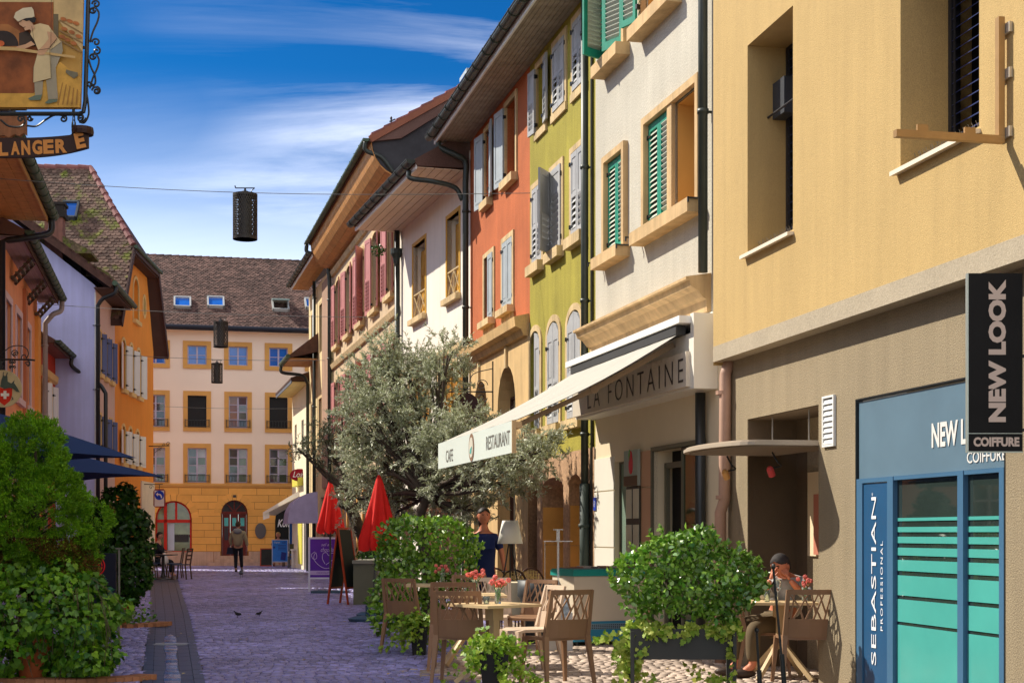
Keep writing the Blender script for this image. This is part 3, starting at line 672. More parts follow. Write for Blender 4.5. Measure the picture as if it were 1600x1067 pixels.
# menu boards
mn = thing('menu_poster_stand', 'red pepper poster above two columns of menu sheets beside the restaurant door', 'menu board', (LF.O.x,LF.O.y,0), math.atan2(LF.d.y,LF.d.x))
r = LF.R(976, 997, 705, 760, .06); mb = MB(); mb.box(r[0], r[1], -.07, -.03, r[2], r[3]); mb.build('poster_board', mat('grey_poster', (.36,.40,.34), .6), mn)
mb = MB(); mb.box(r[0], r[1], -.075, -.07, r[2]-.0, r[2]+.13); mb.build('poster_caption', mat('brown_caption', (.14,.08,.04), .6), mn)
cx_, cz = (r[0]+r[1])/2+.02, (r[2]+r[3])/2+.07
q = MB(); q.prism([(cx_+.07*math.sin(t)*(1-.25*math.cos(t)), cz+.15*math.cos(t)) for t in np.linspace(0,2*PI,18)[:-1]], 'y', -.08, -.071); q.build('pepper_picture', mat('pepper_red', (.65,.03,.05), .5), mn)
q = MB(); q.prism([(cx_-.09,cz+.1),(cx_-.05,cz+.17),(cx_-.0,cz+.13),(cx_-.05,cz+.0)], 'y', -.08, -.071); q.build('leaf_picture', mat('leaf_green', (.1,.45,.1), .5), mn)
mb = MB(); mb.box(r[0]-.0, r[1], -.04, -.022, .8, r[2]-.004); mb.build('menu_board', mat('olive_black_board', (.06,.055,.04), .5), mn)
for j in range(2):
    for k in range(2):
        q = MB(); x = r[0]+.03+j*(r[1]-r[0])*.52; z_ = r[2]-.42-k*.46; q.box(x, x+(r[1]-r[0])*.38, -.052, -.041, z_, z_+.38); q.build('menu_sheet', mat('menu_paper', (.62,.56,.42), .6, .1), mn)
nb = thing('house_number_plate', 'small blue house number plate on the white corner panel', 'number plate', (LF.O.x,LF.O.y,0), math.atan2(LF.d.y,LF.d.x))
mb = MB(); zq = LF.z(933, 787); mb.box(.02, .13, -.035, -.019, zq-.09, zq+.09); mb.build('plate', mat('enamel_blue', (.03,.07,.5), .3), nb); text(nb, '19', .075, zq, -.037, .07, .09, LETW)
# ---- awning
aw = thing('restaurant_awning', 'extended cream awning with pale valence board reading cafe restaurant', 'awning', (LF.O.x,LF.O.y,0), math.atan2(LF.d.y,LF.d.x))
FAB = mat('cream_awning_fabric', (.45,.425,.37), .8, .04, 2, .2, 200, streak=.06)
x0, x1 = LF.s_(687, 2.26), LF.s_(803, 2.26); D = 2.26; zf = LF.z(803, 657, D); zb = LF.z(803, 707, D); zw = 3.66
n = 14; m = 10; vs = []
for i in range(n+1):
    for j in range(m+1):
        t = j/m; x = x0+(x1-x0)*i/n; yq = -.30+(-D+.34)*t; zq = zw+(zf+.02-zw)*t-.055*math.sin(PI*t)+.010*math.sin(i*2.1)*math.sin(PI*t*.9)
        vs.append((x, yq, zq))
mb = MB(); mb.add(vs, [(i*(m+1)+j, (i+1)*(m+1)+j, (i+1)*(m+1)+j+1, i*(m+1)+j+1) for i in range(n) for j in range(m)])
mb.add([(a,b,c-.008) for a,b,c in vs], [(i*(m+1)+j, i*(m+1)+j+1, (i+1)*(m+1)+j+1, (i+1)*(m+1)+j) for i in range(n) for j in range(m)]); mb.build('fabric', FAB, aw, True)
mb = MB(); 
for k in range(1, 7): x = x0+(x1-x0)*k/7; mb.add([(x-.006,-.30,zw+.003),(x+.006,-.30,zw+.003),(x+.006,-D+.04,zf+.023),(x-.006,-D+.04,zf+.023)], [(0,1,2,3)])
mb.build('fabric_seam', mat('awning_seam', (.40,.37,.32), .8), aw)
VB = mat('pale_mint_board', (.66,.72,.66), .5, .03)
mb = MB(); mb.box(x0, x1, -D-.02, -D, zb, zf); vb = mb.build('valence_board', VB, aw)
mb = MB(); mb.box(x1, x1+.02, -D-.025, -D+.02, zb-.005, zf+.005); mb.box(x0, x1, -D+.001, -D+.09, zf-.08, zf-.01); mb.build('front_bar', mat('tan_bar', (.55,.38,.2), .5), aw)
LTE = mat('grey_brown_letters', (.16,.15,.13), .5, 0)
xx = lambda px: LF.s_(px, D+.02)
zq = (zf+zb)/2
text(vb, 'CAFE', (xx(697)+xx(708))/2, zq-.03, -D-.024, xx(708)-xx(697), .16, LTE); text(vb, 'RESTAURANT', (xx(760)+xx(797))/2, zq-.0, -D-.024, xx(797)-xx(760), .16, LTE)
q = MB(); cxl = xx(737); q.prism([(cxl+.15*math.cos(t), zq+.17*math.sin(t)) for t in np.linspace(0,2*PI,25)[:-1]], 'y', -D-.026, -D-.021); q.build('emblem', mat('emblem_brown', (.28,.17,.11), .5), vb)
q = MB(); q.prism([(cxl+.11*math.cos(t), zq+.125*math.sin(t)) for t in np.linspace(0,2*PI,25)[:-1]], 'y', -D-.030, -D-.027); q.build('emblem_centre', mat('emblem_cream', (.7,.66,.55), .5), vb)
q = MB(); q.prism([(cxl-.04,zq-.02),(cxl+.06,zq+.01),(cxl+.02,zq-.08),(cxl-.06,zq-.07)], 'y', -D-.034, -D-.031); q.build('emblem_dish', mat('emblem_teal', (.1,.45,.4), .5), vb)
for (xa_, sg_) in ((x1-.35, -1), (x0+.35, 1)):
    mb = MB(); el = (xa_+sg_*.0, -1.25, (zw+zf)/2-.34); el = (xa_, -1.25, (zw+zf)/2-.13); mb.bar((xa_,-.3,zw-.12), el, .05, .06); mb.bar(el, (xa_,-D+.05,zf-.06), .045, .055); mb.tube([(el[0]-.03,el[1],el[2]),(el[0]+.03,el[1],el[2])], .05, 8); mb.build('folding_arm', mat('taupe_arm', (.30,.22,.15), .5), aw)
mb = MB(); mb.box(x0, x1, -.40, -.285, zw-.05, zw+.05); mb.build('roller', mat('dark_roller', (.05,.05,.05), .6), aw)
# ================================================================ green house
STG = mat('moss_green_roughcast', (.37, .315, .045), .9, .18, 1.0, .8, 42, streak=.22, speck=.18)
GH = Bld('green_house', 'moss green roughcast house with grey shutters and stone arcade below', 'building', (.298, 24.5), (1.175, 20.8))
GSH = mat('grey_blue_shutter', (.42, .42, .42), .6, .15, 4, streak=.15); GSS = mat('grey_blue_slat', (.47,.47,.46), .6, .08)
top = [GH.R(840,853,240,206), GH.R(866,884,190,176), GH.R(897,916,150,140)]
zt0 = GH.z(896,161)+.12
T = [(GH.s_(840), GH.s_(853), zt0, 8.95), (GH.s_(866), GH.s_(884), zt0, 8.95), (GH.s_(897), GH.s_(916), zt0, 8.95)]
zm1, zm0 = GH.z(895,230)-.1, GH.z(888,395)+.16
Mm = [(GH.s_(833), GH.s_(848), zm0, zm1), (GH.s_(862), GH.s_(879), zm0, zm1), (GH.s_(894), GH.s_(914), zm0, zm1)]
za1, za0 = GH.z(899,484), 3.08
Aa = [(GH.s_(829), GH.s_(845), za0, za1, .22), (GH.s_(857), GH.s_(875), za0, za1, .22), (GH.s_(888), GH.s_(909), za0, za1, .22)]
zg = GH.z(850,748)
Gg = [(GH.s_(827.5), GH.s_(841), 0, zg, .12, .75), (GH.s_(848.5), GH.s_(882), 0, zg, .18, .75), (GH.s_(891), GH.s_(910), 0, zg, .15, .75)]
zst = GH.z(850,714)
Lg = GH.L+.02
mb = MB(); facade(mb, 0, Lg, zst, 9.3, [(*o, 0, .25) for o in T+Mm]+[(*o, .25) for o in Aa], 0); GH.part('upper_wall', mb, STG)
STP = mat('rough_pink_stone', (.50, .30, .17), .9, .22, 2, .9, 20, streak=.3, speck=.2)
mb = MB(); facade(mb, 0, Lg, 0, zst-.002, Gg, -.02); mb.quad((0,-.02,0),(0,-.02,zst),(0,.4,zst),(0,.4,0)); GH.part('arcade_wall', mb, STP)
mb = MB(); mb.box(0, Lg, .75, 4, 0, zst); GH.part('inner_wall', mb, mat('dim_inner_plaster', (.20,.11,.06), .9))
ORD = mat('orange_stone_jamb', (.72,.36,.09), .85, .15, 3, .3, 30)
for o in Gg:
    zl = o[3]-.45
    for k in range(3):
        mb = MB(); mb.box(o[0]+.002, o[0]+.02, .0, .7, zl*k/3+.004, zl*(k+1)/3-.004); GH.part('jamb_stone', mb, ORD)
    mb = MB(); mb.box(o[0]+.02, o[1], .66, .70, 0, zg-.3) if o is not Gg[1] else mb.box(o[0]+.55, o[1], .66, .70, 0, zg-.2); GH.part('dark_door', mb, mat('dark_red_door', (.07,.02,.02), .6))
for i, o in enumerate(T):
    surround(GH, o, .10, STONEW, .025, sill=.12, sillp=.04)
for o in Mm: surround(GH, o, .09, STONEW, .025, sill=.16, sillp=.12)
for o in Aa: surround(GH, o, .10, STONEW, .025, arch=.22, sill=.14, sillp=.10)
window(GH, T[0], .2, WOODO, mat('orange_curtain_glass', (.30,.10,.03), .3), 2, 3); back(GH, T[1], .2); back(GH, T[2], .2)
LOU = (.05, .46); pt = .085
def pair(B, o, m, sm, lou, pitch, y=.0, arch=0, sep=True, gap=.01, angs=(0,0)):
    mid = (o[0]+o[1])/2; wd = mid-o[0]-gap
    z1 = o[3]-arch
    shutter(B, o[0]+gap/2, o[2]+.03, z1-.01, wd, 'L', angs[0], y, m, sm, lou, pitch, sep, arch); shutter(B, o[1]-gap/2, o[2]+.03, z1-.01, wd, 'R', angs[1], y, m, sm, lou, pitch, sep, arch)
w0 = (T[0][1]-T[0][0])/2+.03
shutter(GH, T[0][0]-.02, T[0][2], T[0][3], w0, 'L', math.radians(174), -.045, GSH, GSS, (.05,.5), pt); shutter(GH, T[0][1]+.02, T[0][2], T[0][3], w0, 'R', math.radians(174), -.045, GSH, GSS, (.05,.5), pt)
for o in T[1:]: pair(GH, o, GSH, GSS, (.05,.5), pt, -.02)
pair(GH, Mm[0], GSH, GSS, LOU, pt, -.01); back(GH, Mm[0], .2)
back(GH, Mm[1], .24); wm = (Mm[1][1]-Mm[1][0])*.55
shutter(GH, Mm[1][0], Mm[1][2], Mm[1][3], .42, 'L', math.radians(38), -.03, GSH, GSS, LOU, pt); shutter(GH, Mm[1][1], Mm[1][2], Mm[1][3], Mm[1][1]-Mm[1][0]-.06, 'R', 0, -.03, GSH, GSS, (.05,.68), pt)
pair(GH, Mm[2], GSH, GSS, LOU, pt, -.01); back(GH, Mm[2], .2)
for k, o in enumerate(Aa):
    back(GH, o, .22)
    if k == 0:
        wd = (o[1]-o[0])*.5; shutter(GH, o[1], o[2], o[3]-.22, wd, 'R', 0, -.01, GSH, GSS, LOU, pt, True, .2)
    else: pair(GH, (o[0],o[1],o[2],o[3]), GSH, GSS, LOU, pt, -.01, .22)
# joint red+green roof: one eave over both (two houses, same eave height)
ZE = 9.16
SOF = mat('aged_grey_soffit', (.34,.29,.22), .7, .15, 4, streak=.25)
eave(GH, -.01, Lg+.1, ZE, .66, SOF, WHITEP, 9, fh=.14, D=5, gr=.085)
mb = MB(); mb.box(-.05, Lg+.1, -.70, -.692, ZE+.10, ZE+.17); GH.part('blue_gutter_board', mb, mat('blue_painted_board', (.03,.12,.40), .5))
xg = GH.s_(924); pipe(GH, [(xg,-.10,9.1),(xg,-.10,2.1)], .055); pipe(GH, [(xg,-.10,2.1),(xg,-.10,0)], .075, mat('cast_iron_standpipe', (.05,.07,.06), .6))
mb = MB(); mb.tube([(xg+.11,-.03,9.1),(xg+.11,-.03,.3)], .018, 6); GH.part('conduit', mb, BLACKM)
# ================================================================ red house
STR = mat('brick_red_roughcast', (.50, .135, .045), .9, .18, 1.0, .8, 40, streak=.15, speck=.14)
RH = Bld('red_house', 'brick red rendered house with grey shutters above a yellow stone arcade', 'building', (-.827, 29.25), (.298, 24.5))
BSH = mat('blue_grey_shutter', (.37,.41,.43), .6, .12, 4)
zt = RH.z(788,298)+.1; zb0 = RH.z(785,498)+.12; zb1 = RH.z(785,372)-.12
T = [(RH.s_(759), RH.s_(768), zt, 8.95), (RH.s_(791), RH.s_(807), zt, 8.95)]
Mr = [(RH.s_(758), RH.s_(772), zb0, zb1), (RH.s_(786.5), RH.s_(802), zb0, zb1)]
zbl = RH.z(737,556); zar = 4.30
Ar = [(RH.s_(743), RH.s_(763), .3, zar, .55, .30), (RH.s_(780), RH.s_(808), .3, zar+.05, .75, .30)]
mb = MB(); facade(mb, 0, RH.L, zbl, 9.3, [(*o,0,.25) for o in T+Mr], 0); RH.part('upper_wall', mb, STR)
mb = MB(); facade(mb, 0, RH.L, 0, zbl, Ar, -.03); RH.part('arcade_wall', mb, mat('yellow_arcade_stone', (.66,.44,.20), .85, .15, 1.5, .4, 25, streak=.2))
mb = MB(); mb.prism([(.0,zbl-.22),(-.10,zbl-.2),(-.14,zbl-.1),(-.24,zbl-.06),(-.26,zbl+.10),(0,zbl+.16)], 'x', -.05, RH.L-.05); RH.part('string_course', mb, STONE)
for q in (752, 795): mb = MB(); x = RH.s_(q); mb.box(x-.05, x+.05, -.075, -.03, zar, zbl-.22); RH.part('pilaster', mb, STONEW)
for o in Ar:
    back(RH, o, .29); 
    mb = frame_mb(o[0]+.05, o[1]-.05, .3, zar-.5, .05, .2, .26); mb.box(o[0], o[1], .2, .26, 2.5, 2.58); RH.part('arch_frame', mb, WOODD)
for o in T: surround(RH, o, .09, STONEW, .03, sill=.14, sillp=.12)
for o in Mr: surround(RH, o, .09, STONEW, .03, sill=.12, sillp=.14); 
mb = MB(); 
for o in Mr: mb.box(o[0]-.05, o[1]+.05, -.03, 0, o[2]-.36, o[2]-.125)
RH.part('apron_panel', mb, STONEW)
window(RH, T[1], .15, WOODD, mat('brown_glass', (.10,.04,.02), .1), 2, 3); window(RH, T[0], .15, WOODD, mat('orange_curtain_glass', (.3,.1,.03)), 1, 3)
wl = .46
shutter(RH, T[0][0]-.03, T[0][2]-.05, T[0][3], wl, 'L', math.radians(172), -.045, BSH, GSS, (.05,.06), pt); shutter(RH, T[0][1]+.03, T[0][2], T[0][3], wl, 'R', math.radians(171), -.045, BSH, GSS, (.05,.06), pt)
shutter(RH, T[1][0]-.03, T[1][2]-.02, T[1][3], wl, 'L', math.radians(173), -.045, BSH, GSS, (.05,.06), pt)
back(RH, Mr[0], .24); back(RH, Mr[1], .24); shutter(RH, Mr[0][1], Mr[0][2], Mr[0][3], (Mr[0][1]-Mr[0][0])*.5, 'R', 0, -.03, BSH, GSS, (.05,.06), pt)
pair(RH, Mr[1], BSH, GSS, (.05,.06), pt, -.015)
eave(RH, -.25, RH.L+.01, ZE, .66, SOF, WHITEP, 9, fh=.14, D=5, gr=.085)
mb = MB(); mb.box(-.25, RH.L, -.70, -.692, ZE+.10, ZE+.17); RH.part('blue_gutter_board', mb, mat('blue_painted_board', (.03,.12,.40)))
xp = .06
pipe(RH, smooth_path([(-.1,-.62,ZE+.02),(-.1,-.6,ZE-.12),(xp,-.3,ZE-.3),(xp,-.11,ZE-.42),(xp,-.11,ZE-.8)])+[Vector((xp,-.11,0))], .06)
mb = MB(); mb.tube([(xp,-.12,4.2),(xp,-.12,0)], .07, 8); RH.part('standpipe', mb, GUT)
# small glass dormer poking above the gutter far end
mb = MB(); mb.box(-.35,.35,-.15,.9,ZE+.4,ZE+1.35); RH.part('roof_window_box', mb, mat('pale_grey_zinc', (.45,.50,.50), .4)); q = MB(); q.box(-.30,.30,-.165,-.15,ZE+.5,ZE+1.25); RH.part('roof_window_glass', q, GLASSB)
# café sign "la ..." hanging from a scroll bracket
def bracket_sign(name, label, X, Y, Z, ln, m=BLACKM):
    t = thing(name, label, 'sign', (X, Y, Z)); mb = MB()
    mb.tube([(0,0,0),(ln,0,0)], .014, 6); mb.tube([(ln,0,-.35),(ln,0,.55)], .014, 6)
    mb.tube(scroll((ln-.2,0,.12), .11, 1.4, 0, 1), .008, 5); mb.tube(scroll((ln-.2,0,-.11), .10, 1.4, 0, -1), .008, 5); mb.tube(scroll((.35,0,.08), .07, 1.3, PI, -1), .008, 5)
    mb.tube(smooth_path([(ln,0,.42),(ln-.35,0,.32),(.35,0,.1),(.1,0,.02)]), .009, 5); mb.build('bracket', m, t); return t
q = ray(770, 612, 26.6); t = bracket_sign('hanging_sign', 'dark oval cafe sign with pale letters half hidden behind the olive tree', ray(700,612,26.6).x, 26.6, q.z, q.x-ray(700,612,26.6).x)
c = ray(728, 642, 26.6); mb = MB(); mb.prism([(c.x-t.location.x+.27*math.cos(a), c.z-t.location.z+.33*math.sin(a)) for a in np.linspace(0,2*PI,29)[:-1]], 'y', -.015, .015); bd = mb.build('board', mat('maroon_black_board', (.05,.015,.015), .5), t)
text(bd, 'la', c.x-t.location.x-.08, c.z-t.location.z+.06, -.018, .16, .16, mat('pink_cream_letters', (.62,.48,.42), .5)); text(bd, 'Cave', c.x-t.location.x, c.z-t.location.z-.13, -.018, .38, .15, mat('pink_cream_letters', (.62,.48,.42)))
# ================================================================ white house with yellow windows
STY = mat('cream_smooth_plaster', (.84, .77, .66), .85, .07, .9, .25, 40, streak=.08)
YH = Bld('cream_yellow_window_house', 'cream plastered house with yellow windows and a broad pale soffit', 'building', (-2.68, 35.3), (-.827, 29.25))
YEL = mat('ochre_yellow_frame', (.62, .34, .04), .6, .1, 4); YPAN = mat('ochre_closed_panel', (.55,.28,.03), .6, .15, 5)
zs_, zt_ = YH.z(641,511)+.10, YH.z(644,385)-.05
Yw = [(YH.s_(646), YH.s_(665), zs_, zt_), (YH.s_(699), YH.s_(718), zs_, zt_)]
zlo = YH.z(721,552)-.15; Yl = [(YH.s_(686), YH.s_(727), 2.9, zlo), (YH.s_(640), YH.s_(672), 2.9, zlo)]
mb = MB(); facade(mb, 0, YH.L, 0, 9.0, [(*o,0,.28) for o in Yw+Yl], 0); mb.quad((0,0,0),(0,0,9),(0,5,9),(0,5,0)); YH.part('wall', mb, STY)
for o in Yw:
    YH.part('window_surround', frame_mb(o[0], o[1], o[2], o[3], .08, -.02, .1), YEL); mb = MB(); mb.box(o[0]-.12, o[1]+.12, -.12, .02, o[2]-.12, o[2]); YH.part('sill', mb, STONEW)
    wd = (o[1]-o[0])/3
    for k in range(3):
        mb = MB(); x = o[0]+k*wd; mb.box(x+.015, x+wd-.015, .18, .21, o[2]+.02, o[3]-.1); mb.box(x+.06, x+wd-.06, .165, .18, o[2]+1.0, o[3]-.2); mb.box(x+.06, x+wd-.06, .165, .18, o[2]+.1, o[2]+.9); YH.part('closed_panel', mb, YPAN)
    back(YH, o, .27)
    mb = MB(); zr = o[2]+.55; mb.box(o[0], o[1], -.0, .03, zr, zr+.03); mb.box(o[0], o[1], 0, .03, o[2]+.05, o[2]+.08)
    for k in range(2):
        a = o[0]+k*(o[1]-o[0])/2; b = a+(o[1]-o[0])/2; mb.bar((a,.015,o[2]+.08),(b,.015,zr),.02); mb.bar((b,.015,o[2]+.08),(a,.015,zr),.02); mb.bar((b,.015,o[2]+.05),(b,.015,zr),.02)
    YH.part('cross_railing', mb, mat('pale_iron_railing', (.55,.42,.22), .5))
for o in Yl:
    YH.part('window_surround', frame_mb(o[0], o[1], o[2], o[3], .10, -.03, .1), SCH); window(YH, o, .12, YEL, mat('amber_glass', (.35,.16,.03), .25), 4, 3, .05)
mb = MB(); mb.box(0, YH.L, -.10, 0, zlo+.22, zlo+.36); mb.box(YH.s_(680), YH.L-.1, -.04, 0, 2.6, 2.75); YH.part('string_course', mb, STONEW)
mb = MB(); mb.box(.3, 1.3, -.01, .02, 0, 2.3); mb.box(2.2, 5.6, -.01, .02, .4, 2.3); YH.part('shopfront', mb, mat('dim_shop_glass', (.08,.04,.03), .2))
eave(YH, -.05, YH.L-.12, 8.6, 1.06, WOODP, WHITEP, 6, fh=.16, slope=.6, D=5, gr=.09, gap=.012)
mb = MB(); mb.prism([(-1.06,8.77),(-.0,8.77),(.9,8.77),(.9,9.9),(-.0,9.33)], 'x', YH.L-.20, YH.L-.16); YH.part('gable_board', mb, mat('mauve_board', (.52,.36,.46), .6, .1, 3, streak=.1))
pipe(YH, smooth_path([(YH.L-.45,-1.15,8.6),(YH.L-.4,-1.12,8.45),(YH.L-.12,-.75,8.35),(YH.L-.08,-.3,8.25),(YH.L-.02,-.16,8.0)]), .05, clamps=False)
pipe(YH, [(.12,-.10,8.6),(.12,-.10,0)], .065)
mb = MB(); mb.lathe([(.05,-.2),(.09,0),(.14,.1),(.14,.22)], (.12,-.12,7.95), 10); YH.part('rain_hopper', mb, GUT)
# ================================================================ house with pink shutters
STK = mat('sand_rough_plaster', (.62, .46, .29), .9, .12, 1, .7, 35, streak=.22, speck=.12)
KH = Bld('pink_shutter_house', 'long sand coloured house with pink shutters and deep curved orange soffit', 'building', (-5.8, 47.7), (-2.68, 35.3))
PNK = mat('dusty_pink_shutter', (.50,.20,.19), .6, .15, 4); 
zb_, zt_ = 7.3, 9.35; Ks = []; K2 = []
ng = 5
for k in range(ng):
    x = KH.L*(k+.5)/ng; Ks.append((x-.5, x+.5, zb_, zt_, .18)); K2.append((x-.5, x+.5, 4.5, 6.25, .2))
Kg = [(1.2,2.6,0,2.7,.5),(3.6,5.6,0,2.8,.5),(6.8,8.8,0,2.8,.5),(10,11.8,0,2.8,.5)]
mb = MB(); facade(mb, 0, KH.L, 0, 9.95, [(*o,.22) for o in Ks+K2]+[(*o,.35) for o in Kg], 0)
mb.quad((KH.L,0,0),(KH.L,5,0),(KH.L,5,10),(KH.L,0,10)); mb.quad((0,0,0),(0,0,10),(0,5,10),(0,5,0)); KH.part('wall', mb, STK)
for i, o in enumerate(Ks+K2):
    surround(KH, o, .12, STONEW, .03, arch=o[4], sill=.13, sillp=.14)
    window(KH, o, .14, WOODD, GLASS, 2, 3)
    far_ = i % ng
    a1 = [176,172,174,171,174][far_]; a2 = [172,174,150,172,168][far_]
    shutter(KH, o[0]-.02, o[2]-.03, o[3]-.05, .50, 'L', math.radians(a1), -.05, PNK, PNK, (.06,.45), .09, far_ >= 3)
    shutter(KH, o[1]+.02, o[2]-.03, o[3]-.05, .50, 'R', math.radians(a2), -.05, PNK, PNK, (.06,.45), .09, far_ >= 3)
for o in Kg: back(KH, o, .3, mat('dim_shop', (.05,.03,.03), .4)); KH.part('window_surround', frame_mb(o[0],o[1],0,o[3],.14,-.04,.02,o[4]), mat('orange_stone_trim', (.68,.36,.10), .8, .1))
mb = MB()
for o in Kg: mb.box((o[0]+o[1])/2-.04, (o[0]+o[1])/2+.04, .2, .26, 0, o[3]-.3)
KH.part('door_post', mb, PNK)
for zc_ in (6.75, 9.75): mb = MB(); mb.prism([(0,zc_-.1),(-.07,zc_-.08),(-.12,zc_+.06),(0,zc_+.09)], 'x', -.03, KH.L); KH.part('string_course', mb, STONEW)
# curved eave
ze, zo, ov = 9.9, 10.72, .72
pro = [(-ov*math.sin(t*PI/2), ze+(zo-ze)*(1-math.cos(t*PI/2))) for t in np.linspace(0,1,7)]
nb = 6
for k in range(nb):
    a, b = pro[k], pro[k+1]; mb = MB(); dx, dz = b[0]-a[0], b[1]-a[1]; l_ = math.hypot(dx,dz); e = .008/l_
    a2 = (a[0]+dx*e, a[1]+dz*e); mb.prism([a2, b, (b[0]+.01,b[1]+.03), (a2[0]+.015,a2[1]+.025)], 'x', -.1, KH.L+.08); KH.part('soffit_board', mb, WOODO)
mb = MB(); mb.prism([(-ov-.04,zo-.03),(-ov-.04,zo+.1),(5.2,zo+.1+.62*6),(5.2,zo-.1+.62*6),(.0,zo+.1)], 'x', -.15, KH.L+.12); KH.part('roof', mb, TILE)
mb = MB(); mb.prism([(-ov,zo-.0),(-ov,zo+.09),(5,zo+.05+.62*5.7),(5,8),(.2,8),(.2,9.8)]+[(p[0]+.03,p[1]+.03) for p in pro], 'x', KH.L+.0, KH.L+.05); KH.part('gable_wall', mb, mat('charcoal_gable', (.05,.05,.055), .8, .3, 3))
mb = MB(); mb.bar((KH.L+.14,-ov-.03,zo+.02),(KH.L+.14,5.2,zo+.02+.62*5.95),.03,.16); KH.part('verge_board', mb, mat('red_brown_verge', (.30,.11,.06), .7))
mb = MB(); ns = 20
for k in range(ns): y_ = -ov+k*.3; mb.prism([(y_,zo+.13+.62*(y_+ov)),(y_+.32,zo+.13+.62*(y_+ov+.32)-.03),(y_+.32,zo+.17+.62*(y_+ov+.32)-.03),(y_,zo+.18+.62*(y_+ov))], 'x', KH.L-.2, KH.L+.16)
KH.part('verge_tiles', mb, TILER)
mb = MB(); gx = -ov-.12; mb.prism([(gx+.08*math.cos(t), zo+.04+.08*math.sin(t)) for t in np.linspace(PI,2*PI,8)], 'x', -.2, KH.L+.15)
x = .2
while x < KH.L: mb.box(x-.012,x+.012,gx-.09,gx+.1,zo+.035,zo+.05); x += .8
KH.part('gutter', mb, GREENG)
pipe(KH, smooth_path([(KH.L+.05,gx,zo-.02),(KH.L+.0,gx+.02,zo-.22),(KH.L+.06,-.45,zo-.38),(KH.L+.08,-.16,zo-.75)]), .055, clamps=False)
pipe(KH, smooth_path([(-.1,gx,zo-.02),(-.12,gx+.02,zo-.25),(-.02,-.5,zo-.35),(.05,-.2,zo-.6),(.06,-.12,zo-1.2)])+[Vector((.06,-.12,.0))], .065)
fx = thing('roof_finial', 'small rusty metal figure standing on the verge of the pink shutter house', 'roof ornament', (KH.O.x,KH.O.y,0), math.atan2(KH.d.y,KH.d.x))
mb = MB(); zf_ = zo+.2+.62*(.4); mb.tube([(KH.L,-.2,zf_-.1),(KH.L,-.22,zf_+.12)],.02,6); mb.bar((KH.L,-.26,zf_+.06),(KH.L,-.12,zf_+.13),.03); mb.ell((KH.L,-.22,zf_+.15),(.03,.03,.04),8,5); mb.build('figure', BLACKM, fx)
# ================================================================ narrow brown house and small cream house
STB = mat('pink_brown_plaster', (.40,.25,.17), .9, .12, 1, .3, 30, streak=.15)
NH = Bld('narrow_brown_house', 'narrow brown and yellow house with dark gutter beyond the pink shutters', 'building', (-7.45, 54.0), (-5.85, 47.72))
o1 = [(1.0,1.9,7.6,9.2),(3.4,4.3,7.6,9.2),(1.0,1.9,4.2,6.0),(3.2,4.1,4.2,6.0),(1.0,2.0,0,2.5),(3.6,5.2,0,2.6)]
mb = MB(); facade(mb, 0, NH.L, 0, 10.0, [(*o,0,.2) for o in o1], 0); mb.quad((0,0,0),(0,0,10),(0,5,10),(0,5,0)); NH.part('wall', mb, mat('pale_yellow_plaster', (.72,.56,.30), .9, .1, 1, .3, 30))
mb = MB(); mb.box(4.4, NH.L-.02, -.06, -.001, 2.9, 9.8); NH.part('brown_bay', mb, STB)
for o in o1: window(NH, o, .1, PNK if o[2] < 5 else WOODD, GLASS, 2, 3)
for o in o1[:4]: NH.part('window_surround', frame_mb(*o[:4], .1, -.03, .02), STONEW)
eave(NH, -.1, NH.L+.1, 10.3, .62, WOODO, WHITEP, 3, slope=.7, D=4, gr=.08)
mb = MB(); mb.prism([(-1.0,7.45),(-1.0,7.55),(0,8.35),(0,7.7)], 'x', .3, 2.9); NH.part('lean_to_roof', mb, WOODD)
for k in range(3): mb = MB(); mb.box(.35, 2.85, -.98+k*.32, -.98+k*.32+.31, 7.42, 7.45); NH.part('lean_to_soffit_board', mb, WOODO)
mb = MB(); mb.tube([(.25,-1.05,7.5),(2.95,-1.05,7.5)], .08, 8); NH.part('lean_to_gutter', mb, GREENG)
pipe(NH, smooth_path([(.35,-1.05,7.45),(.4,-1.0,7.2),(.5,-.3,7.1),(.5,-.1,6.8)])+[Vector((.5,-.1,0))], .06, clamps=False); pipe(NH, [(2.5,-.1,10.2),(2.5,-.1,0)], .06)
CH = Bld('small_cream_house', 'low cream house with sunlit gutterless eave at the end of the street', 'building', (-8.96, 60.0), (-7.45, 54.0))
mb = MB(); o2 = [(1.0,1.8,4.4,5.7),(3.6,4.4,4.4,5.7),(4.4,5.6,0,2.5)]; facade(mb, 0, CH.L, 0, 6.9, [(*o,0,.2) for o in o2], 0); mb.quad((0,0,0),(0,0,6.9),(0,4,6.9),(0,4,0)); mb.quad((CH.L,0,6),(CH.L,4,6),(CH.L,4,7),(CH.L,0,7)); CH.part('wall', mb, mat('pale_cream_plaster', (.80,.72,.52), .9, .08, 1, .2))
for o in o2: window(CH, o, .1, mat('blue_white_frame', (.5,.6,.75)), GLASS, 2, 3); 
eave(CH, -.1, CH.L+.05, 6.9, .62, mat('lemon_soffit', (.75,.58,.22), .7), mat('slate_fascia', (.12,.14,.18), .5), 2, slope=.35, D=3, gut=None)
mb = MB(); mb.box(2.0, 4.2, -.2, 0, 3.2, 3.5); mb.box(2.6, 4.0, -.04, 0, .2, 2.4); CH.part('yellow_door_panel', mb, mat('lemon_panel', (.62,.58,.08), .6))
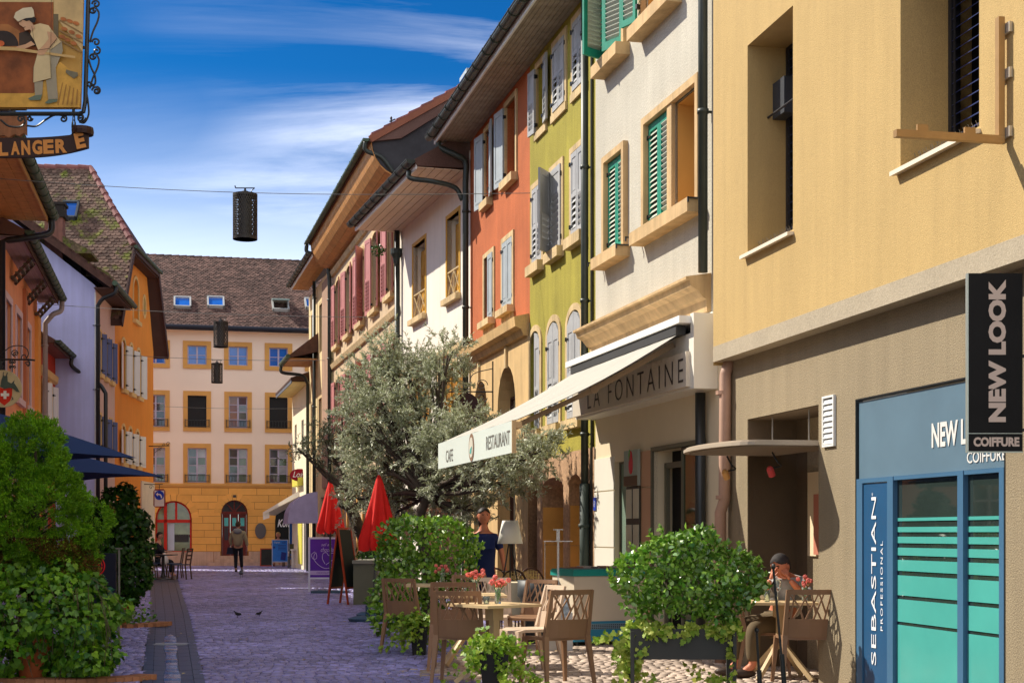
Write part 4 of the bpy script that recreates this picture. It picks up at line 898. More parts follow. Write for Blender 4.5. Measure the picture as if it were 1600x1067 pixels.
# ================================================================ far building
STF = mat('pale_apricot_plaster', (.90, .74, .60), .88, .05, .5, .2, 20)
FH = Bld('townhouse', 'large pale town house closing the street with dark tiled roof and sandstone ground floor', 'building', (-12.3-.9746*9, 63-.224*9), (-12.3+.9746*9.5, 63+.224*9.5))
ASH = mat('orange_ashlar', (.82, .42, .10), .85, .10, 1.2, .25, 20, isl=.16); FHL = FH.L
zed = FH.z(350, 517); z1r = (FH.z(307,539), FH.z(307,571)); 
cols = [(252.5, 6), (308, 14), (372, 14.5), (436, 15), (494, 14)]
def cs(px, hw): return FH.s_(px-hw), FH.s_(px+hw)
pitch = FH.s_(372)-FH.s_(308); c0 = FH.s_(308); W_ = .80; 
row = [(FH.z(308,539), FH.z(308,571)), (FH.z(306,617), FH.z(306,669)), (FH.z(305,699), FH.z(305,755))]
wins = [];
for r in range(3):
    for k in range(-3, 5):
        x = c0+k*pitch; hw = W_/2 if r == 0 else W_/2*.98
        if x+hw+.3 > FHL: continue
        wins.append((x-hw, x+hw, row[r][1]+.04, row[r][0]-.02, r, k))
zg = FH.z(350, 757)
mb = MB(); facade(mb, 0, FHL, zg, zed, [(a,b,c,d,0,.2) for a,b,c,d,_,_ in wins], 0); mb.quad((FHL,0,0),(FHL,6,0),(FHL,6,zed),(FHL,0,zed)); mb.quad((0,0,0),(0,0,zed),(0,6,zed),(0,6,0)); FH.part('upper_wall', mb, STF)
GR_ = [mat('refl_dark_glass', (.03,.04,.06), .06, .5, 1.5, spec=.9), mat('refl_red_curtain', (.20,.05,.02), .12, .4, 2, spec=.7), mat('refl_green_glass', (.06,.10,.06), .1, .5, 2, spec=.8), mat('refl_pale_glass', (.30,.32,.36), .15, .4, 2, spec=.8)]
STF2 = mat('orange_stone_trim', (.68,.36,.10), .8, .1)
for a,b,c,d,r,k in wins:
    FH.part('window_surround', frame_mb(a, b, c, d, .19, -.03, .02), STF2); mb = MB(); mb.box(a-.19, b+.19, -.05, .02, c-.17, c); FH.part('sill', mb, STF2)
    if r == 0: window(FH, (a,b,c,d), .08, LILACP, GLASSB, 2, 2, .045, .03)
    elif r == 1 and k in (0, 2): back(FH, (a,b,c,d), .14, mat('black_shutter', (.01,.01,.012), .5)); 
    else: window(FH, (a,b,c,d), .08, LILACP, ([GR_[1],GR_[0]] if r == 1 else [GR_[0],GR_[2],GR_[0],GR_[3]]), 2, 4, .045, .03)
    if r:
        mb = MB(); zr = c+.30; mb.box(a-.1,b+.1,-.10,-.08,zr,zr+.02); mb.box(a-.1,b+.1,-.10,-.08,c+.03,c+.05); 
        for q in np.linspace(a-.1,b+.1,9): mb.box(q-.008,q+.008,-.10,-.085,c+.03,zr)
        mb.box(a-.12,a-.10,-.10,0,c,zr+.05); mb.box(b+.10,b+.12,-.10,0,c,zr+.05); FH.part('window_railing', mb, BLACKM)
# ashlar ground floor
shop = (FH.s_(243), FH.s_(299.5), .55, FH.z(270,782), .75); door = (FH.s_(345.5), FH.s_(387), .42, FH.z(366,781), (FH.s_(387)-FH.s_(345.5))/2); rarch = (FH.s_(430), FH.s_(478), .3, FH.z(430,783), .8)
zpl = FH.z(350, 861)
mb = MB(); facade(mb, 0, FHL, 0, zg, [(*shop,.3),(*door,.3),(*rarch,.3)], .0); FH.part('ground_floor_wall', mb, mat('mortar_orange', (.40,.20,.07), .9, .1))
zc_ = zpl; hgt = (zg-.14-zpl)/9
def inside(o, x, z):
    if not (o[0] <= x <= o[1] and o[2] <= z): return False
    zs = o[3]-o[4]; c = (o[0]+o[1])/2; a = (o[1]-o[0])/2
    return z < zs+o[4]*math.sqrt(max(0, 1-((x-c)/a)**2))
cnt = 0
for r in range(9):
    z0_, z1_ = zpl+r*hgt, zpl+(r+1)*hgt; x = c0-2.3*pitch-(.5 if r % 2 else 0)
    while x < min(FHL-.1, FH.s_(500)):
        wd = random.uniform(.85,1.25); xa_, xb_ = x+.008, x+wd-.008
        segs = [(xa_, xb_)]
        for o in (shop, door, rarch):
            ns_ = []
            for (p, q) in segs:
                # conservative cut of the stone by the arch outline at this course
                zs = o[3]-o[4]; zz2 = z0_+.02
                if zz2 >= o[3] or z1_ <= o[2]: ns_.append((p,q)); continue
                c = (o[0]+o[1])/2; a = (o[1]-o[0])/2*(1 if zz2 < zs else math.sqrt(max(0,1-((zz2-zs)/o[4])**2)))+.015
                if q <= c-a or p >= c+a: ns_.append((p,q)); continue
                if p < c-a: ns_.append((p, c-a))
                if q > c+a: ns_.append((c+a, q))
            segs = ns_
        for p, q in segs:
            if q-p < .05: continue
            pr = random.uniform(.015,.026); mb = MB(); mb.box(p, q, -pr, .0, z0_+.007, z1_-.007); FH.part('ashlar_block', mb, ASH); cnt += 1
        x += wd
for o, wr in ((shop,.30),(door,.30),(rarch,.30)):
    zs = o[3]-o[4]; nv_ = 11; c = (o[0]+o[1])/2; a = (o[1]-o[0])/2
    for k in range(nv_):
        t0, t1 = PI*k/nv_+.012, PI*(k+1)/nv_-.012; mb = MB(); w2_ = wr if zs+o[4]+wr < zg-.15 else max(.10, zg-.16-zs-o[4])
        P4 = [(c-a*math.cos(t0), zs+o[4]*math.sin(t0)),(c-a*math.cos(t1), zs+o[4]*math.sin(t1)),(c-(a+wr)*math.cos(t1), zs+(o[4]+w2_)*math.sin(t1)),(c-(a+wr)*math.cos(t0), zs+(o[4]+w2_)*math.sin(t0))]
        mb.prism(P4, 'y', -.032, .0); FH.part('voussoir', mb, ASH)
mb = MB(); mb.prism([(0,zg-.14),(-.04,zg-.12),(-.07,zg-.03),(-.07,zg+.02),(0,zg+.05)], 'x', 0, FHL); FH.part('string_course', mb, STF2)
x = c0-2.3*pitch
PL = mat('pale_plinth_stone', (.58,.40,.30), .85, .2, 1.5, .4, 20, streak=.3)
while x < FHL-1.2:
    wd = random.uniform(.9,1.5)
    if not (x < door[1]+.05 and x+wd > door[0]-.05): mb = MB(); mb.box(x+.01, x+wd-.01, -.07, 0, 0, zpl-.01); FH.part('plinth_stone', mb, PL)
    else:
        if door[0]-.05-x > .1: mb = MB(); mb.box(x+.01, door[0]-.05, -.07, 0, 0, zpl-.01); FH.part('plinth_stone', mb, PL)
        if x+wd-door[1]-.05 > .1: mb = MB(); mb.box(door[1]+.05, x+wd-.01, -.07, 0, 0, zpl-.01); FH.part('plinth_stone', mb, PL)
    x += wd
cxd = (door[0]+door[1])/2
for k in range(3):
    mb = MB(); hw = [1.15,.85,.62][k]; mb.box(cxd-hw, cxd+hw, -.95+.3*k, -.08, .14*k, .14*(k+1)-.004); FH.part('step', mb, PL)
REDP = mat('bright_red_frame', (.52,.02,.01), .5, .08); OXB = mat('oxblood_door', (.14,.015,.01), .4, .1)
# shopfront
x0,x1,z0,z1,ar = shop; mb = frame_mb(x0+.07, x1-.07, z0, z1-.07, .07, .1, .18, ar-.07)
xm_ = FH.s_(261); mb.box(x0, x1, .1, .18, z1-.93, z1-.80); mb.box(xm_-.13, xm_, .1, .18, z0, z1-.1); mb.box(FH.s_(273.5), FH.s_(277), .1, .18, z1-.8, z1-.06); mb.box(x0, x1, .08, .2, z0, z0+.07); FH.part('shopfront_frame', mb, REDP)
back(FH, (x0,x1,z0,z1), .2, mat('shop_glass_olive', (.20,.24,.12), .08, .5, .9, spec=.8), 'shop_glass'); mb = MB(); mb.box(xm_+.03, xm_+.3, .185, .195, z0+.1, z1-.95); FH.part('white_curtain', mb, mat('blue_white_curtain', (.5,.6,.75), .8))
mb = MB(); mb.box(xm_+.31, x1-.12, .16, .19, z0+.75, z0+.78)
for k in range(14): a = xm_+.35+k*.07; mb.box(a, a+.04, .165, .185, z0+.65+.03*(k%2), z0+.76)
mb.box(xm_+.31, x1-.12, .185, .195, z0+.45, z0+.74); FH.part('display_shelf', mb, BLACKM)
# door
x0,x1,z0,z1,ar = door; zs = z1-ar
mb = frame_mb(x0+.05, x1-.05, z0, z1-.05, .05, .1, .2, ar-.05); mb.box(x0, x1, .06, .2, zs-.05, zs+.07)
for a in (-.7, 0, .7): mb.bar((cxd,.14,zs+.05),(cxd+math.sin(a)*(ar-.03),.14,zs+.05+math.cos(a)*(ar-.05)),.045)
FH.part('door_frame', mb, OXB); back(FH, (x0,x1,zs,z1), .19, mat('fanlight_glass', (.05,.05,.06), .1)); 
lw = (x1-x0-.1)/3
for k in range(3):
    a = x0+.05+k*lw; mb = MB(); mb.box(a+.005, a+lw-.005, .13, .18, z0, zs-.05); dl = FH.part('door_leaf', mb, OXB)
    q = MB(); q.box(a+lw*.25, a+lw*.75, .12, .13, zs-.55, zs-.2); q.build('stained_glass', mat('turquoise_glass', (.10,.50,.50), .2), dl); q = MB(); q.box(a+lw*.25, a+lw*.75, .12, .13, zs-1.15, zs-.6); q.build('door_glass', mat('door_dark_glass', (.05,.05,.06), .1), dl)
    q = MB(); q.box(a+lw*.2, a+lw*.8, .12, .128, z0+.1, z0+.6); q.build('door_panel', OXB, dl)
# right arch with dark board
x0,x1,z0,z1,ar = rarch; back(FH, (x0,x1,z0,z1), .12, mat('dark_shop_board', (.012,.014,.014), .3), 'shop_board'); rb = FH.root.children[-1]
text(FH.root, 'Konfino', FH.s_(452), FH.z(452,817), .11, 1.0, .34, LETW, shear=.3, bold=.02); text(FH.root, 'BAR', FH.s_(441), FH.z(441,792), .11, .5, .16, LETW, rot=.35)
pq = MB(); cx_, cz = FH.s_(407), FH.z(407,829); pq.prism([(cx_+.235*math.cos(t), cz+.34*math.sin(t)) for t in np.linspace(0,2*PI,25)[:-1]], 'y', -.06, -.028)
tag(place('oval_plaque', pq.mesh('oval_plaque', mat('grey_slate_plaque', (.12,.11,.11), .6, .1)), None, FH.root.location, FH.root.rotation_euler), 'dark grey oval plaque on the sandstone wall right of the arched door', 'plaque')
pq = MB(); pq.box(FH.s_(364), FH.s_(369), -.035, -.026, FH.z(366,777), FH.z(366,773)); FH.part('number_plate', pq, BLACKM)
# eave + roof
mb = MB(); mb.box(-.1, FHL+.1, -.42, .0, zed-.06, zed); FH.part('eave_soffit', mb, STF); mb = MB(); mb.tube([(-.2,-.48,zed+.06),(FHL+.1,-.48,zed+.06)], .10, 8); mb.box(-.2,FHL+.1,-.45,-.40,zed-.06,zed+.14); FH.part('gutter', mb, mat('blue_black_gutter', (.015,.018,.03), .5))
yr, zr = 5.0, 14.0
mb = MB(); mb.prism([(-.42,zed+.02),(yr,zr-.04),(2*yr+.42,zed+.02)], 'x', -.1, FHL+.1); FH.part('roof', mb, mat('roof_base_brown', (.09,.05,.04), .9))
def tiles(B, O, u, v, nu_len, nv_len, pu, pv, m, clip=None, name='roof_tiles', kick=.02):
    """scalloped plain tiles laid in offset rows on the plane O + a*u + b*v"""
    u = Vector(u).normalized(); v = Vector(v).normalized(); nrm = u.cross(v).normalized(); 
    rows_ = int(nv_len/pv); VV = []; 
    for r in range(rows_):
        k0 = (r % 2)*.5
        for c in range(int(nu_len/pu)+1):
            a = (c+k0)*pu; b = r*pv
            P = Vector(O)+u*a+v*b
            if clip and not clip(P): continue
            VV.append((P, random.uniform(-.004,.008), random.uniform(-.006,.006)))
    n = len(VV); arr = np.zeros((n, 10, 3)); hw = pu/2*.94; ln = pv*1.25
    prof = [(-hw, pv*.30), (-hw*.55, pv*.04), (0, -pv*.10), (hw*.55, pv*.04), (hw, pv*.30)]
    u_, v_, n_ = np.array(u), np.array(v), np.array(nrm)
    base = np.array([(a, b) for a, b in prof]+[(hw, ln), (-hw, ln)])
    P = np.array([list(q[0]) for q in VV]); kk = np.array([q[1] for q in VV]); sh = np.array([q[2] for q in VV])
    tops = P[:,None]+(base[None,:,0,None]+sh[:,None,None])*u_+base[None,:,1,None]*v_
    lift = np.array([1,1,1,1,1,.1,.1])*kick
    tops = tops+(lift[None,:]+.012+kk[:,None])[...,None]*n_
    low = tops[:, :5]-n_*.022
    Vt = np.concatenate([tops, low], 1)          # 12 verts
    Fq = []; 
    V_ = Vt.reshape(-1,3); off = 12*np.arange(n)[:,None,None]
    fq = np.array([(0,4,5,6),(0,7,8,1),(1,8,9,2),(2,9,10,3),(3,10,11,4),(0,1,3,4)]); f4 = (fq[None]+off).reshape(-1,4)
    f3 = (np.array([(1,2,3)])[None]+off).reshape(-1,3)
    me = bpy.data.meshes.new(name); vt = V_.tolist(); me.from_pydata(vt, [], f4.tolist()+f3.tolist()); me.materials.append(m)
    o = place(name, me, B.root); tag(o, kind='stuff'); return o
sl_ = Vector((0, yr+.42, zr-zed-.02)); Lr = sl_.length
xa = FH.s_(228); xb = FHL
tiles(FH, (xa-1,-.44,zed+.07), (1,0,0), (0,yr+.42,zr-zed-.02), xb-xa+1, Lr, .165, .135, TILE)
mb = MB()
x = xa-1
while x < FHL: mb.tube([(x,yr,zr+.0),(x+.36,yr,zr+.03)], .10, 8); x += .34
tag(FH.part('ridge_tiles', mb, TILE), kind='stuff')
sn = sl_.normalized(); nn = Vector((0,-sn.z,sn.y))
for i, (px, py_, open_) in enumerate(((285,477,0),(337,477,0),(438,482,1),(489,479,0))):
    # point on roof plane
    x = FH.s_(px, .0); best = None
    for t in np.linspace(0, 1, 200):
        P = Vector((0,-.42,zed+.02))+sl_*t; off = -P.y; Yv = FH.Y(px, off); yy = HY-(P.z-H)*FPX/Yv
        if best is None or abs(yy-py_) < best[0]: best = (abs(yy-py_), t, FH.s_(px, off))
    P = Vector((best[2],-.42,zed+.02))+sl_*best[1]; hw, hl = .37, .46
    t = MB(); M_ = Matrix((( 1,0,0,P.x),(0,sn.y,nn.y,P.y),(0,sn.z,nn.z,P.z),(0,0,0,1)))
    t.M = M_; t.box(-hw,-hw+.07,-hl,hl,.02,.22); t.box(hw-.07,hw,-hl,hl,.02,.22); t.box(-hw,hw,-hl,-hl+.07,.02,.22); t.box(-hw,hw,hl-.07,hl,.02,.22)
    sk = FH.part('skylight', t, mat('pale_zinc_frame', (.55,.55,.52), .4, .1, metal=.2))
    q = MB(); q.M = M_ @ (Matrix.Rotation(0,4,'X') if not open_ else Matrix.Translation((0,hl,.2))@Matrix.Rotation(-.45,4,'X')@Matrix.Translation((0,-hl,-.14)))
    if open_: q.box(-hw,hw,-hl,hl,.13,.18); q.build('open_sash', mat('zinc_green', (.22,.30,.28), .3), sk); q2 = MB(); q2.M = M_; q2.box(-hw+.07,hw-.07,-hl+.07,hl-.07,.03,.05); q2.build('skylight_hole', DARK, sk)
    else: q.box(-hw+.07,hw-.07,-hl+.07,hl-.07,.10,.14); q.build('skylight_pane', GLASSB, sk)
    q = MB(); q.M = M_; q.box(-hw-.06,hw+.06,-hl-.28,-hl,.03,.06); q.build('flashing', mat('lead_flashing', (.40,.36,.33), .6), sk)
# ================================================================ LEFT SIDE
STO = mat('orange_plaster', (.90, .32, .045), .9, .08, .8, .25, 40, streak=.08)
OH = Bld('orange_gable_house', 'bright orange house with jerkinhead tiled gable and white shutters', 'building', (-12.9, 47.8), (-13.4, 55.0))
CREAMT = mat('yellow_window_trim', (.78,.52,.20), .8, .08)
def trip(B, pxs, yt, yb, ref, arch=0):
    zt, zb = B.z(ref, yt), B.z(ref, yb); return [(B.s_(a), B.s_(b), zb, zt, arch) for a, b in pxs]
Or1 = trip(OH, [(190,195.5),(202,207.5),(213.5,219)], 528, 606, 188, .25); Or2 = trip(OH, [(190,195),(200.5,206),(211.5,217)], 664, 722, 188, .25)
Otop = (OH.s_(208), OH.s_(216), OH.z(208,498), OH.z(208,432), .45)
zh = OH.z(199,395)                     # level of the hipped gable's eave
ze5 = 8.15; L5 = OH.L; xr5 = L5/2; kx = (xr5+.9); slope5 = (14.05-ze5)/kx
hx = (zh-ze5)/slope5-.9                 # x where the verge meets the hip eave
mb = MB(); facade(mb, 0, L5, 0, ze5, [(*o, .2) for o in Or1+Or2], 0); 
facade(mb, max(hx,0.02)+.25, L5-max(hx,0.02)-.25, ze5, zh, [(*Otop,.2)], 0)
xi = max(hx,.02)+.25
mb.add([(0,0,ze5),(xi,0,ze5),(xi,0,zh-.02)], [(0,1,2)]); mb.add([(L5,0,ze5),(L5-xi,0,ze5),(L5-xi,0,zh-.02)], [(0,2,1)])
mb.quad((0,0,0),(0,0,ze5),(0,8,ze5),(0,8,0)); mb.quad((L5,0,0),(L5,8,0),(L5,8,ze5),(L5,0,ze5)); OH.part('wall', mb, STO)
for o in Or1+Or2:
    surround(OH, o, .10, CREAMT, .03, arch=.25, sill=.14, sillp=.12); window(OH, o, .1, WHITEP, GLASS, 2, 4, .05, .03)
    for sd, hxx in (('L', o[0]-.02), ('R', o[1]+.02)): shutter(OH, hxx, o[2]-.02, o[3]-.15, .42, sd, math.radians(165 if sd == 'R' else 172), -.05, WHITEP, WHITEP, (.05,.06), .1, False)
surround(OH, Otop, .10, CREAMT, .03, arch=.45, sill=.14, sillp=.12); back(OH, Otop, .15, mat('ochre_blind', (.50,.36,.10), .7), 'blind')
for px, ya, yb in ((195,437,463),(225,465,493)):
    c = OH.s_(px); za, zb = OH.z(px,ya), OH.z(px,yb); cz = (za+zb)/2; h_ = (za-zb)/2
    el = lambda a, b: [(c+a*math.cos(t), cz+b*math.sin(t)) for t in np.linspace(0,2*PI,21)[:-1]]
    q = MB(); E1, E2 = el(.36,h_+.12), el(.24,h_); vs = [(p[0],y,p[1]) for y in (-.03,.0) for p in E1+E2]; n=20
    q.add(vs, [(i,(i+1)%n,(i+1)%n+n,i+n) for i in range(n)]+[(i,i+2*n,(i+1)%n+2*n,(i+1)%n) for i in range(n)]+[(i+n,(i+1)%n+n,(i+1)%n+3*n,i+3*n) for i in range(n)]); oc = OH.part('oval_surround', q, CREAMT)
    q = MB(); q.prism(el(.24,h_), 'y', -.012, -.002); q.build('oval_pane', mat('ochre_glass', (.45,.30,.08), .4), oc)
mb = MB(); mb.box(4.6, L5+.02, -.05, -.001, 0, 3.25); OH.part('cream_base', mb, mat('cream_base_plaster', (.74,.62,.46), .85))
yb5 = 12.0; yr5 = 1.55; OV = .38
mb = MB(); zR = 14.05
# two main slopes with thickness; near (x<xr5) and far
for sgn in (0, 1):
    X = lambda x: x if not sgn else L5-x
    P = [(X(-.9),-OV,ze5),(X(hx),-OV,zh),(X(xr5),yr5,zR),(X(xr5),yb5,zR),(X(-.9),yb5,ze5)]
    top = [(a,b,c+.04) for a,b,c in P]; bot = [(a,b,c-.16) for a,b,c in P]; n = 5
    mb.add(top+bot, [tuple(range(n)), tuple(range(n,2*n))[::-1]]+[(i,i+n,(i+1)%n+n,(i+1)%n) for i in range(n)])
P = [(hx,-OV,zh),(L5-hx,-OV,zh),(xr5,yr5,zR)]; mb.add([(a,b,c+.04) for a,b,c in P]+[(a,b,c-.16) for a,b,c in P], [(0,1,2),(5,4,3),(0,3,4,1),(1,4,5,2),(2,5,3,0)])
OH.part('roof', mb, mat('roof_base_brown', (.09,.05,.04)))
mb = MB(); 
for sgn in (0,1):
    X = lambda x: x if not sgn else L5-x
    mb.bar((X(-.92),-OV-.02,ze5-.1),(X(hx),-OV-.02,zh-.08),.05,.26)
mb.bar((hx,-OV-.03,zh-.05),(L5-hx,-OV-.03,zh-.05),.06,.22); mb.box(hx, L5-hx, -OV, 0, zh-.20, zh-.17)
OH.part('verge_board', mb, mat('dark_maroon_timber', (.06,.025,.02), .7))
mb = MB(); mb.tube([(hx-.1,-OV-.1,zh+.02),(L5-hx+.1,-OV-.1,zh+.02)], .06, 8); OH.part('gutter', mb, GREENG)
def cl5(P):
    if P.z < zh+.05: return P.y > -OV
    return P.y > -OV+(P.z-zh)/(zR-zh)*(yr5+OV)
tiles(OH, (-.9, yb5, ze5+.05), (0,-1,0), (xr5+.9,0,zR-ze5), yb5+OV+.1, math.hypot(xr5+.9,zR-ze5), .17, .145, TILEM, cl5)
mb = MB(); x = yr5
while x < yb5: mb.tube([(xr5,x,zR+.03),(xr5,x+.42,zR+.06)], .11, 8); x += .38
a = Vector((hx,-OV,zh)); b = Vector((xr5,yr5,zR)); n = 11
for k in range(n): p = a+(b-a)*k/n; q_ = a+(b-a)*(k+1.12)/n; mb.tube([p+Vector((0,0,.07)), q_+Vector((0,0,.05))], .12, 8, r1=.09)
tag(OH.part('hip_tiles', mb, TILER), kind='stuff')
def sky_l5(x, y, hw, hl):
    v = Vector((xr5+.9,0,zR-ze5)).normalized(); z = ze5+(x+.9)*slope5; nn = Vector((-v.z,0,v.x)); u = Vector((0,-1,0))
    M_ = Matrix(((u.x,v.x,nn.x,x),(u.y,v.y,nn.y,y),(u.z,v.z,nn.z,z),(0,0,0,1)))
    t = MB(); t.M = M_; t.box(-hw,-hw+.07,-hl,hl,.02,.22); t.box(hw-.07,hw,-hl,hl,.02,.22); t.box(-hw,hw,-hl,-hl+.07,.02,.22); t.box(-hw,hw,hl-.07,hl,.02,.22); sk = OH.part('skylight', t, mat('dark_zinc_frame', (.07,.08,.09), .4))
    q = MB(); q.M = M_; q.box(-hw+.07,hw-.07,-hl+.07,hl-.07,.10,.14); q.build('skylight_pane', GLASSB, sk)
# locate skylight at (112,332)
best = None
for i in range(40):
    for j in range(60):
        x = -.5+i*.1; y = 1+j*.1; z = ze5+(x+.9)*slope5; Pw = OH.O+OH.d*x-OH.n*y; pxx = 800+FPX*Pw.x/Pw.y; pyy = HY-(z-H)*FPX/Pw.y; e = (pxx-112)**2+(pyy-332)**2
        if best is None or e < best[0]: best = (e, x, y)
sky_l5(best[1], best[2], .28, .42)
# ---- lilac house with blue shutters
LH = Bld('lilac_house', 'lilac walled house with cream street front, blue shutters and tiled dormers', 'building', (-12.4, 43.8), (-12.9, 47.8))
STC = mat('pink_cream_plaster', (.74,.52,.44), .9, .06, .8, .25, 40, streak=.08); STV = mat('lilac_plaster', (.52,.54,.84), .9, .10, .7, .25, 40, streak=.12)  # gable lilac includes the blue light of its shade, put into the base colour
LBS = mat('slate_blue_shutter', (.12,.16,.33), .55, .12)
Lr1 = trip(LH, [(154,157.5),(162.5,166),(171,174.5)], 515, 582, 152); Lr2 = trip(LH, [(154,157.5),(162.5,166),(171,174.5)], 646, 700, 152)
zg4 = 8.75
mb = MB(); facade(mb, 0, LH.L, 0, zg4, [(*o,.2) for o in Lr1+Lr2], 0); LH.part('street_wall', mb, STC)
for o in Lr1+Lr2:
    LH.part('window_surround', frame_mb(o[0],o[1],o[2],o[3],.08,-.03,.02), CREAMT); mb = MB(); mb.box(o[0]-.08,o[1]+.08,-.12,0,o[2]-.13,o[2]); LH.part('sill', mb, CREAMT)
    window(LH, o, .1, WHITEP, GLASS, 2, 3)
    for sd, hxx in (('L', o[0]-.02), ('R', o[1]+.02)): shutter(LH, hxx, o[2]-.02, o[3]-.03, .21, sd, math.radians(150 if sd == 'R' else 174), -.04, LBS, LBS, (.05,.06), .1, False)
yr4, zr4 = 4.2, zg4+.1+.72*4.6
mb = MB(); mb.add([(0,0,0),(0,0,zg4),(0,yr4,zr4-.1),(0,2*yr4,zg4),(0,2*yr4,0)], [(0,1,2,3,4)]); mb.add([(LH.L,0,0),(LH.L,0,zg4),(LH.L,yr4,zr4-.1),(LH.L,2*yr4,zg4),(LH.L,2*yr4,0)], [(4,3,2,1,0)]); LH.part('side_wall', mb, STV)
mb = MB(); mb.box(-.015, .06, -.015, .02, 0, zg4-.2); LH.part('corner_strip', mb, WHITEP)
mb = MB(); mb.prism([(-.55,zg4-.1),(-.55,zg4+.05),(yr4,zr4+.12),(2*yr4+.5,zg4+.05),(2*yr4+.5,zg4-.1),(yr4,zr4-.04)], 'x', -.35, LH.L+.1); LH.part('roof', mb, mat('roof_base_brown', (.09,.05,.04)))
mb = MB(); mb.bar((-.37,-.56,zg4-.02),(-.37,yr4,zr4+.04),.05,.24); mb.box(-.3, LH.L, -.52, 0, zg4-.13, zg4-.101); LH.part('verge_board', mb, WOODD)
tiles(LH, (-.35,-.55,zg4+.07), (1,0,0), (0,yr4+.55,zr4-zg4+.08), LH.L+.4, math.hypot(yr4+.55,zr4-zg4+.08), .17, .14, TILEM)
mb = MB(); mb.tube([(-.4,-.62,zg4+.02),(LH.L+.2,-.62,zg4+.02)], .08, 8); LH.part('gutter', mb, GREENG)
pipe(LH, smooth_path([(-.2,-.62,zg4-.02),(-.22,-.6,zg4-.25),(-.12,-.25,zg4-.4),(-.08,-.09,zg4-.6)])+[Vector((-.08,-.09,0))], .06, BLACKM)
def dormer(x0, x1, yf, z0, hgt, dep):
    mb = MB(); mb.box(x0, x1, yf, yf+dep, z0, z0+hgt); d = LH.part('dormer', mb, mat('dark_dormer_cheek', (.025,.02,.02), .8))
    q = MB(); q.box(x0+.12, x1-.12, yf-.02, yf, z0+.15, z0+hgt-.1); q.build('dormer_window', GLASS, d)
    q = MB(); q.prism([(yf-.35,z0+hgt-.05),(yf-.35,z0+hgt+.03),(yf+dep*.5,z0+hgt+.62),(yf+dep+.6,z0+hgt+.62),(yf+dep+.6,z0+hgt-.05)], 'x', x0-.22, x1+.22); q.build('dormer_roof', mat('mossy_dormer_tiles', (.16,.12,.07), .9, .35, 3, .5, 12, col2=(.15,.17,.03), thr=.52, speck=.4), d)
dormer(.75, 1.75, .55, zg4+.25, .85, 1.6); dormer(2.3, 3.2, .25, zg4-.05, .75, 1.5)
qc = thing('brick_chimney', 'squat brown chimney with dark cap rising over the lilac house verge', 'chimney', (LH.O.x,LH.O.y,0), math.atan2(LH.d.y,LH.d.x))
yc = -LH.n.dot(Vector((ray(87,0,44.5).x,44.5))-LH.O); zc_ = ray(0,320,44.5).z
mb = MB(); mb.box(.5,1.0,yc-.26,yc+.26,zg4+.5,zc_-.45); mb.build('stack', mat('sooty_rose_render', (.26,.12,.09), .9, .3, 3, streak=.4), qc)
mb = MB(); mb.box(.42,1.08,yc-.34,yc+.34,zc_-.45,zc_-.3); mb.box(.46,1.04,yc-.3,yc+.3,zc_-.3,zc_-.08); mb.box(.42,1.08,yc-.34,yc+.34,zc_-.08,zc_); mb.build('cap', mat('soot_black_cap', (.03,.025,.022), .9, .2), qc)
# ---- small red house
RD = Bld('small_red_house', 'low red fronted house with white shutters tucked before the lilac gable', 'building', (-12.97, 40.3), (-13.55, 43.7))
zr3 = 6.55; o3 = trip(RD, [(66.5,69.5),(76,80)], 592, 660, 67); o3 = [(o[0]-.1,o[1]+.1,3.6,RD.z(67,592),.1) for o in o3]
mb = MB(); facade(mb, 0, RD.L, 0, zr3, [(*o,.2) for o in o3], 0); RD.part('wall', mb, mat('oxide_red_plaster', (.50,.05,.02), .9, .1, 1))
zy = RD.z(64,576); mb = MB(); mb.prism([(0,zy-.18),(-.08,zy-.12),(-.10,zy+.06),(0,zy+.1)], 'x', 0, RD.L); RD.part('string_course', mb, CREAMT)
for o in o3:
    surround(RD, o, .09, CREAMT, .03, arch=.1, sill=.1); window(RD, o, .1, WHITEP, GLASS, 2, 3)
    for sd, hxx in (('L', o[0]-.02), ('R', o[1]+.02)): shutter(RD, hxx, o[2]-.02, o[3]-.05, .30, sd, math.radians(160), -.04, WHITEP, WHITEP, (.05,.06), .1, False)
eave(RD, -.2, RD.L-.15, zr3, .42, mat('red_brown_soffit', (.28,.09,.05), .7), WOODD, 2, fh=.12, slope=.6, D=3.2, gut=GREENG)
pipe(RD, smooth_path([(RD.L-.3,-.5,zr3),(RD.L-.28,-.5,zr3-.22),(RD.L+.0,-.75,zr3-.42),(RD.L-.02,-1.25,zr3-.72),(RD.L-.08,-1.45,zr3-1.0)])+[Vector((RD.L-.08,-1.45,.1))], .06, BLACKM, False)
# ---- pink and orange house
PH = Bld('pink_orange_house', 'salmon and orange house with lilac window frames and slatted eave brackets', 'building', (-11.0, 31.6), (-12.9, 40.0))
STS = mat('salmon_plaster', (.84,.34,.15), .9, .08, .8, .25, 40, streak=.1)
zr2 = 7.7; P2 = []
for (a, b, yt, yb) in ((1.0,2.2,0,0),(3.2,4.4,0,0),(5.6,6.6,0,0)):
    P2 += [(a,b,4.6,6.6),(a,b,1.0,3.2)]
mb = MB(); facade(mb, 0, PH.L, 0, zr2, [(*o,0,.2) for o in P2], 0); mb.quad((0,0,0),(0,0,zr2),(0,6,zr2),(0,6,0)); mb.quad((PH.L,0,0),(PH.L,6,0),(PH.L,6,zr2),(PH.L,0,zr2)); PH.part('wall', mb, STS)
PKT = mat('pale_pink_trim', (.70,.50,.46), .8, .06)
for o in P2: surround(PH, o, .16, PKT, .03, sill=.15); window(PH, o, .08, LILACP, mat('lilac_glass', (.16,.14,.22), .1, .2), 2, 3, .06)
